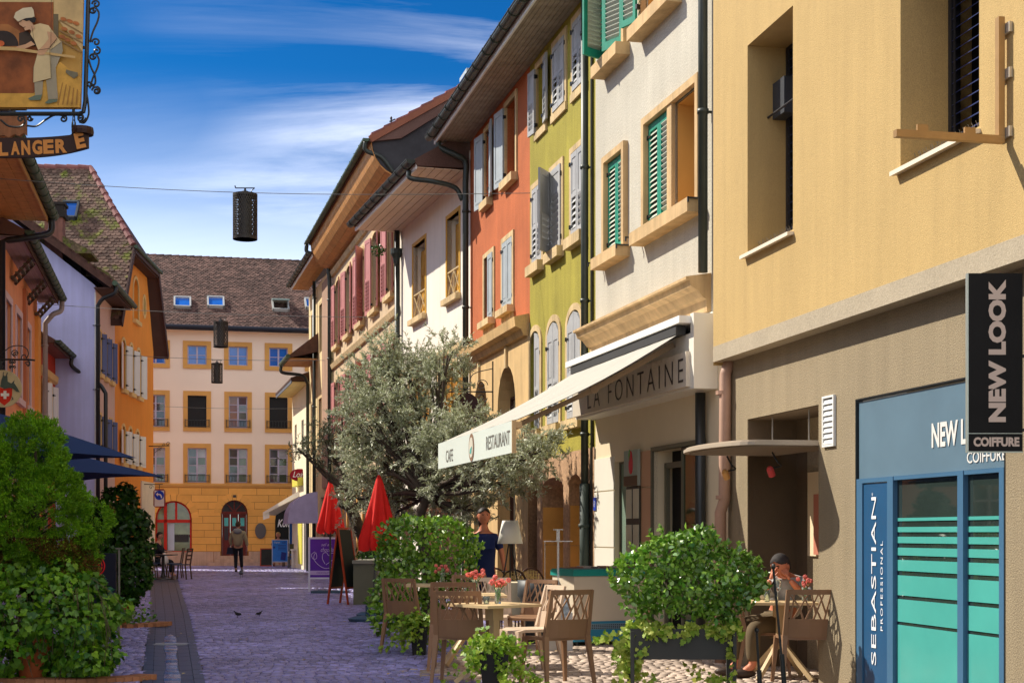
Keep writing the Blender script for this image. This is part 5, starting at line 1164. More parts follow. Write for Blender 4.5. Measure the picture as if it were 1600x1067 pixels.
mb = MB(); mb.box(PH.L-.75, PH.L+.01, -.10, .3, 0, zr2-.4); PH.part('corner_pilaster', mb, mat('orange_pilaster', (.78,.34,.07), .85, .08)); 
mb = MB(); mb.box(4.75,5.2,-.08,0,0,zr2-.3); PH.part('brown_strip', mb, mat('rust_strip', (.50,.17,.07), .8))
eave(PH, -.3, PH.L+.4, zr2, .50, mat('slate_violet_soffit', (.36,.28,.30), .8), WOODD, 4, fh=.16, slope=.55, D=5, gut=GREENG, gr=.10)
for x in (1.9, 5.0, 7.6):
    for k in range(5):
        mb = MB(); z_ = zr2-.08-k*.10; y_ = -.44+k*.09; mb.box(x, x+.75, y_-.03, y_+.05, z_-.03, z_+.02); PH.part('bracket_slat', mb, mat('dark_olive_timber', (.10,.085,.05), .7))
    mb = MB(); mb.bar((x+.02,-.48,zr2-.04),(x+.02,-.04,zr2-.55),.03,.06); mb.bar((x+.73,-.48,zr2-.04),(x+.73,-.04,zr2-.55),.03,.06); PH.part('bracket_rail', mb, WOODD)
pipe(PH, smooth_path([(PH.L+.3,-.62,zr2+.1),(PH.L+.28,-.6,zr2-.2),(PH.L+.1,-.4,zr2-.35),(PH.L+.08,-.2,zr2-.6)])+[Vector((PH.L+.08,-.2,0))], .07, mat('grey_pipe', (.34,.28,.25), .5))
# ---- near left eave house, mostly outside the frame, and its neighbour
NHs = Bld('near_eave_house', 'nearest left house showing only its orange eave, green gutter and blue shutter', 'building', (-8.75, 21.0), (-11.0, 31.3))
mb = MB(); facade(mb, 0, NHs.L, 0, 8.1, [(1,2,4.4,6.4,0,.2),(4,5,4.4,6.4,0,.2),(7.5,8.6,5.0,7.0,0,.2),(1,2,.6,2.8,0,.2),(4,5.4,.6,2.8,0,.2)], 0); mb.quad((NHs.L,0,0),(NHs.L,6,0),(NHs.L,6,8.1),(NHs.L,0,8.1)); NHs.part('wall', mb, mat('rose_plaster', (.70,.36,.25), .9, .08))
for o in ((1,2,4.4,6.4),(4,5,4.4,6.4),(7.5,8.6,5.0,7.0),(1,2,.6,2.8),(4,5.4,.6,2.8)): window(NHs, o, .1, WHITEP, GLASS, 2, 3); surround(NHs, o, .1, CREAMT)
eave(NHs, 0, NHs.L+.2, 8.1, 1.05, WOODO, mat('tan_fascia', (.62,.36,.14), .6), 5, fh=.14, slope=.5, D=4, gut=GREENG, gr=.10)
pipe(NHs, smooth_path([(NHs.L+.1,-1.15,8.15),(NHs.L+.1,-1.12,7.85),(NHs.L+.0,-.8,7.72),(NHs.L,-.15,7.6)])+[Vector((NHs.L,-.15,0))], .07, BLACKM, False)
BK = Bld('bakery_house', 'plain rendered bakery house at the left edge carrying the painted sign', 'building', (-6.6, 2.0), (-8.6, 20.6))
mb = MB(); ob = [(2+3*k,3.2+3*k,3.6,5.4,0,.2) for k in range(5)]+[(2+3*k,3.4+3*k,.5,2.6,0,.2) for k in range(5)]; facade(mb, 0, BK.L, 0, 7.2, ob, 0); mb.quad((BK.L,0,0),(BK.L,6,0),(BK.L,6,7.2),(BK.L,0,7.2)); mb.quad((0,0,0),(0,0,7.2),(0,6,7.2),(0,6,0)); BK.part('wall', mb, mat('warm_white_plaster', (.68,.55,.42), .9, .08))
for o in ob: window(BK, o[:4], .1, WHITEP, GLASS, 2, 3)
eave(BK, 0, BK.L, 7.2, .6, WOODO, WOODD, 3, slope=.45, D=4, gut=GREENG)
# carved wooden sign board half hidden behind the bakery sign
cw = thing('carved_wooden_sign', 'brown carved wooden board seen just below the painted bakery sign', 'sign', ray(0,195,17.0))
mb = MB(); pw = .3; mb.prism([(-.25,.13),(.30,.13),(.30,-.12),(.27,-.10),(.22,-.13),(.16,-.11),(.10,-.15),(.04,-.12),(-.05,-.14),(-.25,-.14)], 'y', 0, .05); mb.build('board', mat('carved_brown_wood', (.30,.12,.05), .7, .3, 8, streak=.4), cw)
mb = MB(); mb.tube([(-.25,.02,.18),(-.9,.02,.18)], .02, 6); mb.box(-.22,-.20,0,.04,.13,.18); mb.box(.1,.12,0,.04,.13,.18); mb.tube([(-.25,.02,.18),(.3,.02,.18)], .015, 6); mb.build('hanger', BLACKM, cw)
# ================================================================ painted bakery sign
YB = 12.0; k_ = 1/3.05
bs = thing('bakery_sign', 'painted baker signboard in a scrolled black iron frame with curved BOULANGERIE banner', 'sign', (0, YB, 0))
def bp(x, y): q = ray(x*k_, y*k_, YB); return (q.x, q.z)
x0, z0 = bp(-420, 518); x1, z1 = bp(383, -260)
bx = lambda x: ray(x, 0, YB).x
bz = lambda y: ray(0, y, YB).z
mb = MB(); x1t = bp(398,0)[0]; mb.prism([(x0,z0),(x1,z0),(bp(403,-260)[0],z1),(x0,z1)], 'y', 0, .03); mb.build('board', mat('sign_mustard', (.56,.30,.06), .5, .25, 2.5), bs)
lay = [0]
def pic(pts, col, nm, m=None, var=.15, parent=bs, rough=.55):
    lay[0] += 1; q = MB(); P = [bp(*p) for p in pts]; y = -.0012*lay[0]
    q.add([(p[0], y, p[1]) for p in P], [tuple(range(len(P)))])
    o = q.build('painted_'+nm, m or mat('paint_'+nm, col, rough, var, 6), parent)
    for p in o.data.polygons:
        if p.normal.y > 0: o.data.flip_normals(); break
    return o
def elp(cx_, cy_, rx, ry, n=16, a0=0, a1=2*PI, rot=0): return [(cx_+rx*math.cos(t)*math.cos(rot)-ry*math.sin(t)*math.sin(rot), cy_+rx*math.cos(t)*math.sin(rot)+ry*math.sin(t)*math.cos(rot)) for t in np.linspace(a0,a1,n,endpoint=(a1-a0)<6.2)]
pic([(-420,-260),(255,-260),(255,12),(-420,10)], (.62,.45,.20), 'ceiling'); pic([(-420,12),(255,12),(252,420),(160,450),(-420,450)], (.30,.085,.02), 'brick_oven', var=.5)
pic([(-420,110),(40,118),(95,150),(95,245),(-420,245)], (.40,.15,.04), 'oven_face', var=.4)
pic([(-60,222),(-60,150)]+[(15+75*math.cos(t), 222-74*math.sin(t)) for t in np.linspace(PI*.9,0,14)], (.035,.02,.015), 'oven_mouth', var=.5)
pic([(92,222),(92,160),(130,150),(160,170),(175,222)], (.06,.035,.02), 'oven_door')
pic([(256,-260),(401,-260),(395,250),(258,70)], (.62,.42,.18), 'side_wall', var=.25); pic([(256,70),(280,70),(280,240),(258,240)], (.16,.12,.06), 'shelf_post')
pic([(285,95),(396,160),(396,168),(285,104)], (.30,.17,.06), 'shelf'); pic([(285,145),(396,205),(396,212),(285,153)], (.30,.17,.06), 'shelf'); pic([(285,190),(392,250),(392,257),(285,198)], (.30,.17,.06), 'shelf')
for (a,b) in ((305,95),(335,105),(365,115),(310,142),(345,158),(378,178),(300,180),(325,195),(355,212)): pic(elp(a,b,16,9,10,rot=.3), (.50,.16,.04), 'bread', var=.4)
pic([(-420,450),(165,450),(290,300),(392,380),(385,516),(-420,516)], (.68,.36,.06), 'floor', var=.35)
for a in range(5): pic([(300+a*18,400+a*8),(305+a*18,400+a*8),(285+a*22,505),(277+a*22,505)], (.42,.20,.04), 'floor_stroke', var=.3)
pic([(322,338),(345,345),(375,352),(378,368),(358,382),(335,366),(318,352)], (.20,.17,.10), 'cat', var=.5)
pic(elp(8,215,20,14,14), (.60,.12,.03), 'pie')
pic([(245,235),(300,205),(306,250),(272,330),(282,477),(236,480),(226,390),(250,380)], (.36,.30,.20), 'trousers'); pic([(170,398),(212,395),(208,460),(174,470)], (.36,.30,.20), 'trousers')
pic([(140,476),(172,462),(208,458),(200,484),(150,485)], (.14,.18,.12), 'shoe'); pic([(220,498),(240,480),(283,480),(278,492),(235,502)], (.14,.18,.12), 'shoe')
pic([(160,132),(198,120),(238,130),(282,190),(298,208),(262,235),(245,245),(190,250),(172,205),(152,172)], (.72,.52,.26), 'shirt')
pic([(190,250),(247,240),(252,380),(166,402),(168,330)], (.66,.50,.26), 'apron')
pic([(156,205),(174,222),(125,242),(95,252),(73,243),(90,230),(130,220)], (.62,.34,.18), 'forearm')
pic([(-420,226),(-30,228),(75,235),(365,276),(366,287),(80,250),(-30,246),(-420,240)], (.60,.38,.14), 'peel')
pic([(232,160),(262,165),(281,195),(245,236),(216,272),(190,272),(184,256),(215,225),(240,195)], (.62,.34,.18), 'arm')
pic([(98,112),(165,95),(160,130),(150,150),(128,156),(122,142),(100,126)], (.64,.36,.20), 'face'); pic([(140,140),(160,118),(175,140),(160,160)], (.64,.36,.20), 'neck')
pic([(118,104),(160,88),(182,98),(176,118),(160,118),(148,108),(135,112)], (.02,.015,.012), 'hair'); pic([(75,95),(84,70),(118,50),(160,45),(169,60),(174,90),(160,95),(130,98),(95,114)], (.74,.60,.38), 'chef_hat')
for (a,b,c,d) in ((100,115,112,110),(118,143,130,138),(160,135,172,205),(245,240,252,380),(168,330,166,402),(190,250,247,241),(281,195,246,237),(98,112,75,95),(255,12,252,240)): pic([(a,b),(c,d),(c+1.8,d+1.8),(a+1.8,b+1.8)], (.06,.03,.015), 'outline')
# frame
mb = MB(); R = .018
xf = bx(136); zf_ = bz(177)
mb.tube([(bp(421,-260)[0],.015,z1), (bp(418,0)[0],.015,bp(0,0)[1]), (bp(404,480)[0],.015,bp(0,480)[1]), (bp(395,525)[0],.015,bp(0,532)[1]), (bp(372,541)[0],.015,bp(0,541)[1]), (x0,.015,bp(0,541)[1])], R, 8)
mb.bar((bp(383,225)[0],.015,bp(0,225)[1]),(bp(415,225)[0],.015,bp(0,225)[1]),.02); mb.bar((bp(348,518)[0],.015,bp(0,518)[1]),(bp(348,541)[0],.015,bp(0,541)[1]),.02)
mb.tube([(x0,.015,bp(0,541)[1]),(-6.9,.015,bp(0,541)[1])], R, 8)
mb.build('frame', BLACKM, bs)
mb = MB()
def zp(pts, r=.0085): mb.tube([(bp(*p)[0], .015, bp(*p)[1]) for p in pts], r, 5)
def sz(cx_, cy_, r, a0, turns, sgn): return [(cx_+r*(1-.8*i/18)*math.cos(a0+sgn*turns*2*PI*i/18), cy_+r*(1-.8*i/18)*math.sin(a0+sgn*turns*2*PI*i/18)) for i in range(19)]
sp = lambda pts: [tuple(v)[:2] for v in smooth_path([(a,b,0) for a,b in pts], 5)]
for (yo, fl) in ((0,1),(220,1)):
    zp(sp([(425,200+yo),(440,150+yo),(462,100+yo),(468,60+yo),(450,35+yo),(430,40+yo)])); zp(sz(438,48+yo,16,0,1.2,1)); zp(sz(455,-0+205+yo-5 if yo==0 else 430,20,PI,1.2,1))
    zp(sz(458,242+yo if yo == 0 else 432,20,-PI/2,1.2,1))
zp(sz(455,18,20,PI,1.3,1)); zp(sp([(420,280),(432,320),(450,360),(452,395),(438,412)])); zp(sp([(410,440),(418,490),(420,545),(400,583),(375,580)])); zp(sz(380,556,18,PI/2,1.2,-1)); zp(sz(385,560,22,0,1.2,1))
zp(sp([(0,570),(40,600),(95,602),(118,580),(110,560)])); zp(sz(95,565,18,0,1.2,-1)); zp(sp([(125,598),(170,600),(215,570),(260,547),(310,552)])); zp(sz(300,565,18,-PI/2,1.3,1)); zp(sz(140,563,14,0,1.2,1)); zp(sz(425,398,15,0,1.2,1))
mb.build('scrollwork', BLACKM, bs)
mb = MB()
for k in range(4):
    a = bp(349, 548+k*24); mb.tube([(a[0]+.014*math.cos(t)*(1 if k%2 else .3), .015+.014*math.cos(t)*(.3 if k%2 else 1), a[1]-.05+.055*math.sin(t)+.0) for t in np.linspace(0,2*PI,11)], .005, 4)
mb.build('chain', BLACKM, bs)
# banner with curled end
q = MB(); n = 30; T_, B_ = [], []
for k in range(n+1):
    t = k/n; X = -420+(425+420)*t; 
    yt = 662-25*max(0,(X-100)/325)**2-(0 if X < 368 else 18); yb = 755-45*max(0,(X-100)/325)**2.2
    yy_ = 0 if X < 368 else -.03*math.sin((X-368)/57*PI)
    T_.append((*bp(X,yt), yy_)); B_.append((*bp(X,yb), yy_))
BAN = mat('dark_umber_banner', (.035,.012,.008), .5, .2, 5)
for k in range(n):
    q.add([(T_[k][0],-.03+T_[k][2],T_[k][1]),(T_[k+1][0],-.03+T_[k+1][2],T_[k+1][1]),(B_[k+1][0],-.03+B_[k+1][2],B_[k+1][1]),(B_[k][0],-.03+B_[k][2],B_[k][1]),(T_[k][0],0,T_[k][1]),(T_[k+1][0],0,T_[k+1][1]),(B_[k+1][0],0,B_[k+1][1]),(B_[k][0],0,B_[k][1])],
          [(0,3,2,1),(4,5,6,7),(0,1,5,4),(3,7,6,2)]+([(1,2,6,5)] if k == n-1 else []))
bn = q.build('banner', BAN, bs)
q = MB(); a = bp(396, 622); q.lathe([(.02,-.0),(.085,-.002),(.09,-.03),(.085,-.06)], (a[0], -.01, a[1]+.02), 14); q.build('banner_curl', BAN, bn)
GOLD = mat('old_gold_letters', (.62,.24,.05), .5, .1)
xs = [(-2,45,708,80),(58,100,704,78),(108,150,702,84),(160,208,700,84),(212,262,697,82),(270,325,694,80)]
for ch, (a, b, yc_, hh_) in zip('LANGER', xs):
    P = bp((a+b)/2, yc_+8); text(bn, ch, P[0], P[1], -.034, (b-a)*k_/FPX*YB, hh_*.82*k_/FPX*YB, GOLD, bold=.05, rot=.04)
for ch, a in zip('UOB', (-70,-140,-210)): P = bp(a, 712); text(bn, ch, P[0], P[1], -.034, 48*k_/FPX*YB, 70*k_/FPX*YB, GOLD, bold=.05)
P = bp(392, 680); text(bn, 'E', P[0], P[1], -.066, 46*k_/FPX*YB, 76*k_/FPX*YB, GOLD, bold=.05, rot=.22)
# ================================================================ round shield sign
YS = 24.5; q0 = ray(0, 608, YS); rs = thing('shield_sign', 'round painted sign with white cross on red shield hanging from scrolled iron bracket', 'sign', (0, YS, 0))
P_ = lambda x, y: (ray(x/8.9, 540+y/8.9, YS).x, ray(x/8.9, 540+y/8.9, YS).z)
def rp(pts, y, nm, col, parent, th=.003): 
    q = MB(); q.prism([P_(*p) for p in pts], 'y', y-th, y); return q.build(nm, mat('rs_'+nm, col, .5, .12, 6), parent)
dsk = rp(elp(50,600,258,258,36), 0, 'disc', (.58,.46,.24), rs, .03)
rp([(-110,590),(0,575),(50,600),(90,590),(180,570),(178,690),(150,770),(70,835),(-10,770),(-90,690)], -.032, 'shield', (.62,.03,.01), dsk)
rp([(60,630),(100,630),(100,665),(138,665),(138,705),(100,705),(100,742),(60,742),(60,705),(22,705),(22,665),(60,665)], -.037, 'cross', (.82,.78,.66), dsk)
rp([(15,570),(30,480),(50,430),(85,420),(115,430),(118,500),(150,520),(215,530),(260,600),(285,650),(240,640),(190,600),(140,590),(75,605)], -.040, 'goat_figure', (.07,.10,.075), dsk)
for pts in ([(48,440),(55,380),(70,360),(62,400),(66,430)], [(95,430),(105,385),(122,375),(114,405),(108,440)], [(150,700),(185,730),(170,770),(195,745),(205,765),(190,720)], [(180,520),(215,480),(208,520),(190,540)]): rp(pts, -.041, 'goat_horn', (.05,.06,.05), dsk)
mb = MB(); 
def zq(pts, r=.009): mb.tube([(P_(*p)[0], -.01, P_(*p)[1]) for p in pts], r, 5)
zq([(-1200,190),(400,195),(490,205)], .016); zq(sz(220,120,40,PI/2,1.3,1)); zq(sp([(0,130),(90,60),(150,20),(260,0),(360,30),(400,110),(370,180)])); zq(sz(200,110,55,0,1.1,-1)); zq(sz(385,255,35,PI,1.2,1)); zq(sp([(350,190),(410,220),(415,270),(385,290)]))
for xx_ in (15,175):
    zq([(xx_,195),(xx_,370)], .010); zq(sz(xx_-28,225,22,0,1.2,1)); zq(sz(xx_+28,225,22,PI,1.2,-1)); zq(sz(xx_-28,300,22,0,1.2,-1)); zq(sz(xx_+28,300,22,PI,1.2,1))
zq(sp([(300,195),(310,140),(350,130),(370,175)]))
mb.build('bracket', BLACKM, rs)
# ================================================================ FOLIAGE
def unit(a): return a/np.maximum(np.linalg.norm(a, axis=1, keepdims=True), 1e-9)
def rdir(n): return unit(rng.normal(size=(n,3)))
KITE = np.array([(0,0,0),(.5,.45,.12),(0,1,0),(-.5,.45,.12)], float)
LEAF6 = np.array([(0,0,0),(.38,.22,.08),(.44,.55,.10),(0,1,-.06),(-.44,.55,.10),(-.38,.22,.08)], float)
IVY = np.array([(0,.0,0),(.28,-.10,.03),(.50,.18,.04),(.30,.42,.02),(.36,.68,.03),(.12,.70,0),(0,1.0,-.05),(-.12,.70,0),(-.36,.68,.03),(-.30,.42,.02),(-.50,.18,.04),(-.28,-.10,.03)], float)
def leaf_arrays(shape, P, D, Nn_, L, W):
    """each leaf: base point P, long axis D, face normal N, length L, width W"""
    D = unit(D); X = unit(np.cross(D, Nn_)); Z = np.cross(X, D)
    s = shape[None]
    return P[:,None]+X[:,None]*(s[...,0:1]*W[:,None,None])+D[:,None]*(s[...,1:2]*L[:,None,None])+Z[:,None]*(s[...,2:3]*L[:,None,None])
def leaves(name, shape, P, D, Nn_, L, W, m, parent, nobj=0, cam=Vector((0,0,1.4))):
    A = leaf_arrays(shape, P, D, Nn_, L, W); n, k = A.shape[:2]
    if nobj:
        d = np.linalg.norm(P-np.array(cam), axis=1)-rng.uniform(0,.12,n); o = np.argsort(d)[:nobj]; mask = np.ones(n, bool); mask[o] = False
        base = leaf_arrays(shape, np.zeros((1,3)), np.array([[0,1.,0]]), np.array([[0,0,1.]]), np.array([1.]), np.array([1.]))[0]
        me0 = npmesh('leaf', base, np.arange(k)[None], m)
        Dn = unit(D); X = unit(np.cross(Dn, Nn_)); Z = np.cross(X, Dn)
        for i in o:
            ob = bpy.data.objects.new('leaf', me0); COL.objects.link(ob); ob.parent = parent
            ob.matrix_basis = Matrix(((X[i][0]*W[i],Dn[i][0]*L[i],Z[i][0]*L[i],P[i][0]),(X[i][1]*W[i],Dn[i][1]*L[i],Z[i][1]*L[i],P[i][1]),(X[i][2]*W[i],Dn[i][2]*L[i],Z[i][2]*L[i],P[i][2]),(0,0,0,1)))
        A = A[mask]; n = len(A)
    me = npmesh(name, A.reshape(-1,3), np.arange(n*k).reshape(n,k), m)
    return tag(place(name, me, parent), kind='stuff')
def blob_points(lobes, n, shell=.35):
    """points near the surface of several overlapping ellipsoids; returns points and outward normals"""
    vol = np.array([l[1][0]*l[1][1]+l[1][1]*l[1][2]+l[1][0]*l[1][2] for l in lobes]); vol = vol/vol.sum(); Ps, Ns = [], []
    for (c, r), v in zip(lobes, vol):
        k = int(n*v*1.4); d = rdir(k); rad = 1-np.abs(rng.normal(0, shell*.5, k)); p = np.array(c)+d*np.array(r)*rad[:,None]
        keep = np.ones(k, bool)
        for (c2, r2) in lobes:
            if c2 is c: continue
            q = (p-np.array(c2))/np.array(r2); keep &= (q**2).sum(1) > .55
        Ps.append(p[keep]); Ns.append(unit(d/np.array(r))[keep])
    return np.concatenate(Ps), np.concatenate(Ns)
STEM_ = mat('green_stem', (.12,.22,.04), .6); BARK = mat('grey_olive_bark', (.075,.055,.04), .9, .35, 6, .8, 15); TWIG = mat('thin_twigs', (.10,.075,.04), .9, .2)
def knobbly(lobes, k=3, f=.40):
    out_ = list(lobes)
    for c, r in lobes:
        for _ in range(k):
            d = Vector((random.gauss(0,1), random.gauss(0,1), random.gauss(.2,1))).normalized(); g = random.uniform(.28,.5)
            out_.append(((c[0]+d.x*r[0]*.9, c[1]+d.y*r[1]*.9, c[2]+d.z*r[2]*.9), (r[0]*g, r[1]*g, r[2]*g)))
    return out_
# ---- olive tree
def olive(root, H_, crown, trunk, ntw, per, leafL=.052, seed=3, m=None, tr=.09):
    r = random.Random(seed); rg = np.random.default_rng(seed)
    tw = MB(); tips = []
    mb = MB(); top = trunk[-1]
    mb.tube(smooth_path(trunk, 4), [tr*(1-.45*i/((len(trunk)-1)*4)) for i in range((len(trunk)-1)*4+1)], 10)
    P, Dv, Nv = [], [], []
    for (c, rad, k) in crown:
        c = Vector(c); rad = Vector(rad)
        base = Vector(top)
        mid = base.lerp(c, .5)+Vector((r.uniform(-.15,.15), r.uniform(-.15,.15), r.uniform(-.1,.1)))
        path = smooth_path([base, base.lerp(mid,.5)+Vector((r.uniform(-.06,.06),0,.03)), mid, c], 4); mb.tube(path, [tr*.5*(1-.7*i/(len(path)-1)) for i in range(len(path))], 6)
        for q in range(k):
            d = Vector((r.gauss(0,1), r.gauss(0,1), r.gauss(.25,1))).normalized(); e = c+Vector((d.x*rad.x, d.y*rad.y, d.z*rad.z))*r.uniform(.55,1.0)
            s_ = path[r.randrange(len(path)//2, len(path))]; m1 = s_.lerp(e, .55)+Vector((0,0,r.uniform(0,.12)))
            if q % 2 == 0: mb.tube(smooth_path([s_, m1, e], 3), [.014,.013,.012,.011,.009,.007,.005][:7], 4, False)
            for t in range(ntw):
                dd = (d*.8+Vector((r.gauss(0,.7), r.gauss(0,.7), r.gauss(.35,.6)))).normalized(); ln = r.uniform(.16,.42); a = e+Vector((r.gauss(0,.09), r.gauss(0,.09), r.gauss(0,.09))); b = a+dd*ln
                tw.tube([a, a.lerp(b,.5)+Vector((0,0,.01)), b+Vector((0,0,-.03*ln))], .0028, 3, False)
                ts = rg.uniform(0,1,per); pp = np.array(a)[None]+np.array(dd)[None]*ln*ts[:,None]; rd = unit(rg.normal(size=(per,3)))
                P.append(pp); Dv.append(unit(np.array(dd)[None]*.75+rd*.8)); Nv.append(unit(rg.normal(size=(per,3))+np.array([0,0,.5])))
    mb.build('trunk', BARK, root, True); tag(tw.build('twigs', TWIG, root), kind='stuff')
    P = np.concatenate(P); Dv = np.concatenate(Dv); Nv = np.concatenate(Nv); n = len(P)
    leaves('crown', KITE, P, Dv, Nv, rg.uniform(.7,1.25,n)*leafL, rg.uniform(.8,1.2,n)*leafL*.27, m, root); return n
OLIVE = leafmat('olive_leaf', (.32,.36,.17), (.60,.62,.48), .45, .3, .25, .5); OLIVED = leafmat('olive_leaf_dark', (.07,.085,.04), (.17,.19,.12), .5, .25, .3)
Yo = 24.6; px = lambda p, y, Y=Yo: tuple(ray(p, y, Y))
ot = thing('olive_tree', 'large silvery olive tree spreading between the cream house and the cafe awning', 'tree', (0,0,0))
def R3(p, y, Y): return tuple(ray(p, y, Y))
def rel(root, L_): return L_
cr = []
for (p, y, dy, rw, rz_, k) in ((585,600,.3,.50,.42,22),(560,660,-.2,.42,.40,17),(640,585,.2,.50,.40,22),(690,590,.5,.36,.36,13),(610,655,-.5,.60,.45,27),(670,650,.2,.52,.42,22),(590,730,-.2,.50,.40,22),(650,730,.4,.55,.42,24),(700,700,-.5,.5,.45,20),(735,670,.5,.45,.40,15),(765,720,0,.50,.42,20),(820,720,.3,.42,.33,15),(845,705,.1,.24,.2,7),(720,760,.4,.5,.34,18),(790,755,.2,.4,.28,11),(660,780,.3,.45,.25,11),(560,615,.3,.2,.2,5),(700,555,.3,.25,.2,5),(600,550,.3,.35,.2,9),(620,800,0,.40,.25,14),(700,800,.5,.40,.22,12),(560,780,.2,.3,.3,10),(640,700,-.7,.5,.4,18),(570,700,.4,.35,.35,14),(750,800,.6,.35,.2,8)):
    Yq = (25.6 if p < 640 else 25.6-(p-640)*.0215)+dy; f = Yq/21.8; c = ray(p, y, Yq); cr.append((tuple(c), (rw*.78*f, rw*.7, rz_*.8*f), k))
Yo = 24.6; tb = ray(672, 1000, Yo); tb.z = 0
cr = [(c_, r_, int(k_*1.2)) for c_, r_, k_ in cr]
nl = olive(ot, 0, cr, [tuple(tb), tuple(ray(668,880,Yo)), tuple(ray(655,815,Yo)), tuple(ray(668,775,Yo))], 5, 30, .074, 3, OLIVE, .13)
ot2 = thing('leaning_olive_tree', 'smaller dark olive tree with leaning trunk behind the red parasols', 'tree', (0,0,0))
cr = []
Y2 = 30.5
for (p, y, dy, rw, rz_, k) in ((510,700,.0,.5,.35,12),(550,720,.2,.5,.45,15),(480,715,0,.4,.2,8),(535,665,.3,.45,.3,9),(575,760,0,.35,.3,9),(520,750,.3,.35,.25,7),(465,700,0,.2,.15,3),(600,700,.5,.5,.5,12)):
    cr.append((tuple(ray(p,y,Y2+dy)), (rw, rw*.8, rz_), k))
olive(ot2, 0, cr, [tuple(ray(577,945,Y2)), tuple(ray(572,860,Y2)), tuple(ray(548,800,Y2)), tuple(ray(545,770,Y2))], 4, 18, .075, 5, OLIVED, .13)
mb = MB(); mb.tube([ray(565,835,Y2), ray(550,795,Y2-.2), ray(530,785,Y2-.4)], [.12,.11,.08], 8); mb.tube([ray(553,795,Y2), ray(575,780,Y2), ray(600,770,Y2)], [.09,.07,.04], 8); mb.build('limb', BARK, ot2, True)
# ---- clipped bush / shrub builder
def bush(name, label, lobes, n, L, W, m, shape=LEAF6, nobj=0, out=.5, up=.3, inner=None, group=None, stems=None, cat='shrub', shell=.35, part='foliage'):
    t = thing(name, label, cat, (0,0,0), 0, group)
    P, Nv = blob_points(knobbly(lobes), n, shell); k = len(P)
    D = unit(Nv*out+rdir(k)*.75+np.array([0,0,up])); Nn_ = unit(Nv*1.3+rdir(k)*.55+np.array([0,0,.30]))
    leaves(part, shape, P, D, Nn_, rng.uniform(.65,1.3,k)*L, rng.uniform(.7,1.25,k)*W, m, t, nobj)
    if inner is None: inner = True
    if stems:
        for (a, b, r_) in stems: mb = MB(); mb.tube([a, Vector(a).lerp(Vector(b),.5)+Vector((.03,0,0)), b], r_, 6); mb.build('stem', BARK, t, True)
    return t
CONI = leafmat('dwarf_spruce_needles', (.08,.25,.008), (.28,.52,.018), .5, .3, .3); CONB = leafmat('brown_inner_needles', (.20,.09,.015), (.10,.08,.01), .7, .2, .3)
DKL_ = leafmat('dark_hanging_leaf', (.010,.045,.004), (.04,.11,.006), .4, .25, .4); IVYM = leafmat('ivy_leaf_green', (.022,.12,.010), (.20,.40,.016), .38, .3, .4, .5)
SHR = leafmat('glossy_shrub_leaf', (.08,.22,.008), (.30,.48,.05), .32, .2, .35, .7); HYD = leafmat('deep_green_planter_leaf', (.05,.18,.006), (.24,.42,.05), .28, .18, .35, .9); VIVY = leafmat('variegated_ivy_leaf', (.18,.34,.02), (.58,.62,.12), .45, .35, .3)
# conifer
cf = thing('dwarf_conifer', 'tall bushy bright green dwarf conifer rising from an ivy covered planter', 'shrub', (0,0,0))
Yc = 14.2
lobes = []
for (p, y, dy, rx, rz_) in ((48,706,0,.30,.32),(48,740,.05,.33,.36),(15,780,0,.36,.42),(78,790,-.1,.33,.33),(60,820,-.1,.50,.40),(103,845,-.05,.19,.24),(0,850,0,.42,.4),(70,880,0,.48,.28),(120,862,-.05,.12,.12),(45,672,0,.14,.12),(-50,820,.2,.5,.6)):
    c = ray(p,y,Yc+dy); lobes.append((tuple(c), (rx, rx*.9, rz_)))
P, Nv = blob_points(knobbly(lobes, 3), 1900, .16); Pi, Ni = blob_points(lobes, 900, .9); P = np.concatenate([P, Pi]); Nv = np.concatenate([Nv, Ni]); n = len(P); per = 62
# little tufts of needles pointing outwards
PP, DD, NN = [], [], []
cd = unit(Nv*1.0+rdir(n)*.45+np.array([0,0,.35]))
for j in range(per):
    t = rng.uniform(0,1,(n,1)); rd = rdir(n); PP.append(P+cd*t*.085+rd*.034*(1.15-t)); DD.append(unit(cd+rd*.95)); NN.append(rdir(n))
P2, D2, N2 = np.concatenate(PP), np.concatenate(DD), np.concatenate(NN); k = len(P2)
brown = (np.sin(P2[:,0]*4.1+1)+np.sin(P2[:,2]*5.3+P2[:,0]*3)) < -.75
brown |= (P2[:,2] < 1.36) & (np.sin(P2[:,0]*9+P2[:,2]*7) > -.2) & (rng.uniform(0,1,k) < .75)
brown &= P2[:,2] < 1.75
for nm, mk, mm in (('needles', ~brown, CONI), ('dry_needles', brown, CONB)):
    kk = mk.sum(); leaves(nm, KITE, P2[mk], D2[mk], N2[mk], rng.uniform(.6,1.2,kk)*.036, np.full(kk,.011), mm, cf)
mb = MB(); c = ray(55,0,Yc).x; mb.tube([(c,Yc,.3),(c+.02,Yc,1.2),(c,Yc,2.3)], [.06,.04,.01], 7)
for k in range(40):
    a = random.uniform(0,2*PI); z_ = random.uniform(.9,1.9); mb.tube([(c,Yc,z_),(c+math.cos(a)*random.uniform(.15,.32),Yc+math.sin(a)*.3,z_+random.uniform(.05,.2))], .006, 4, False)
tag(mb.build('stems', BARK, cf, True), kind='stuff')
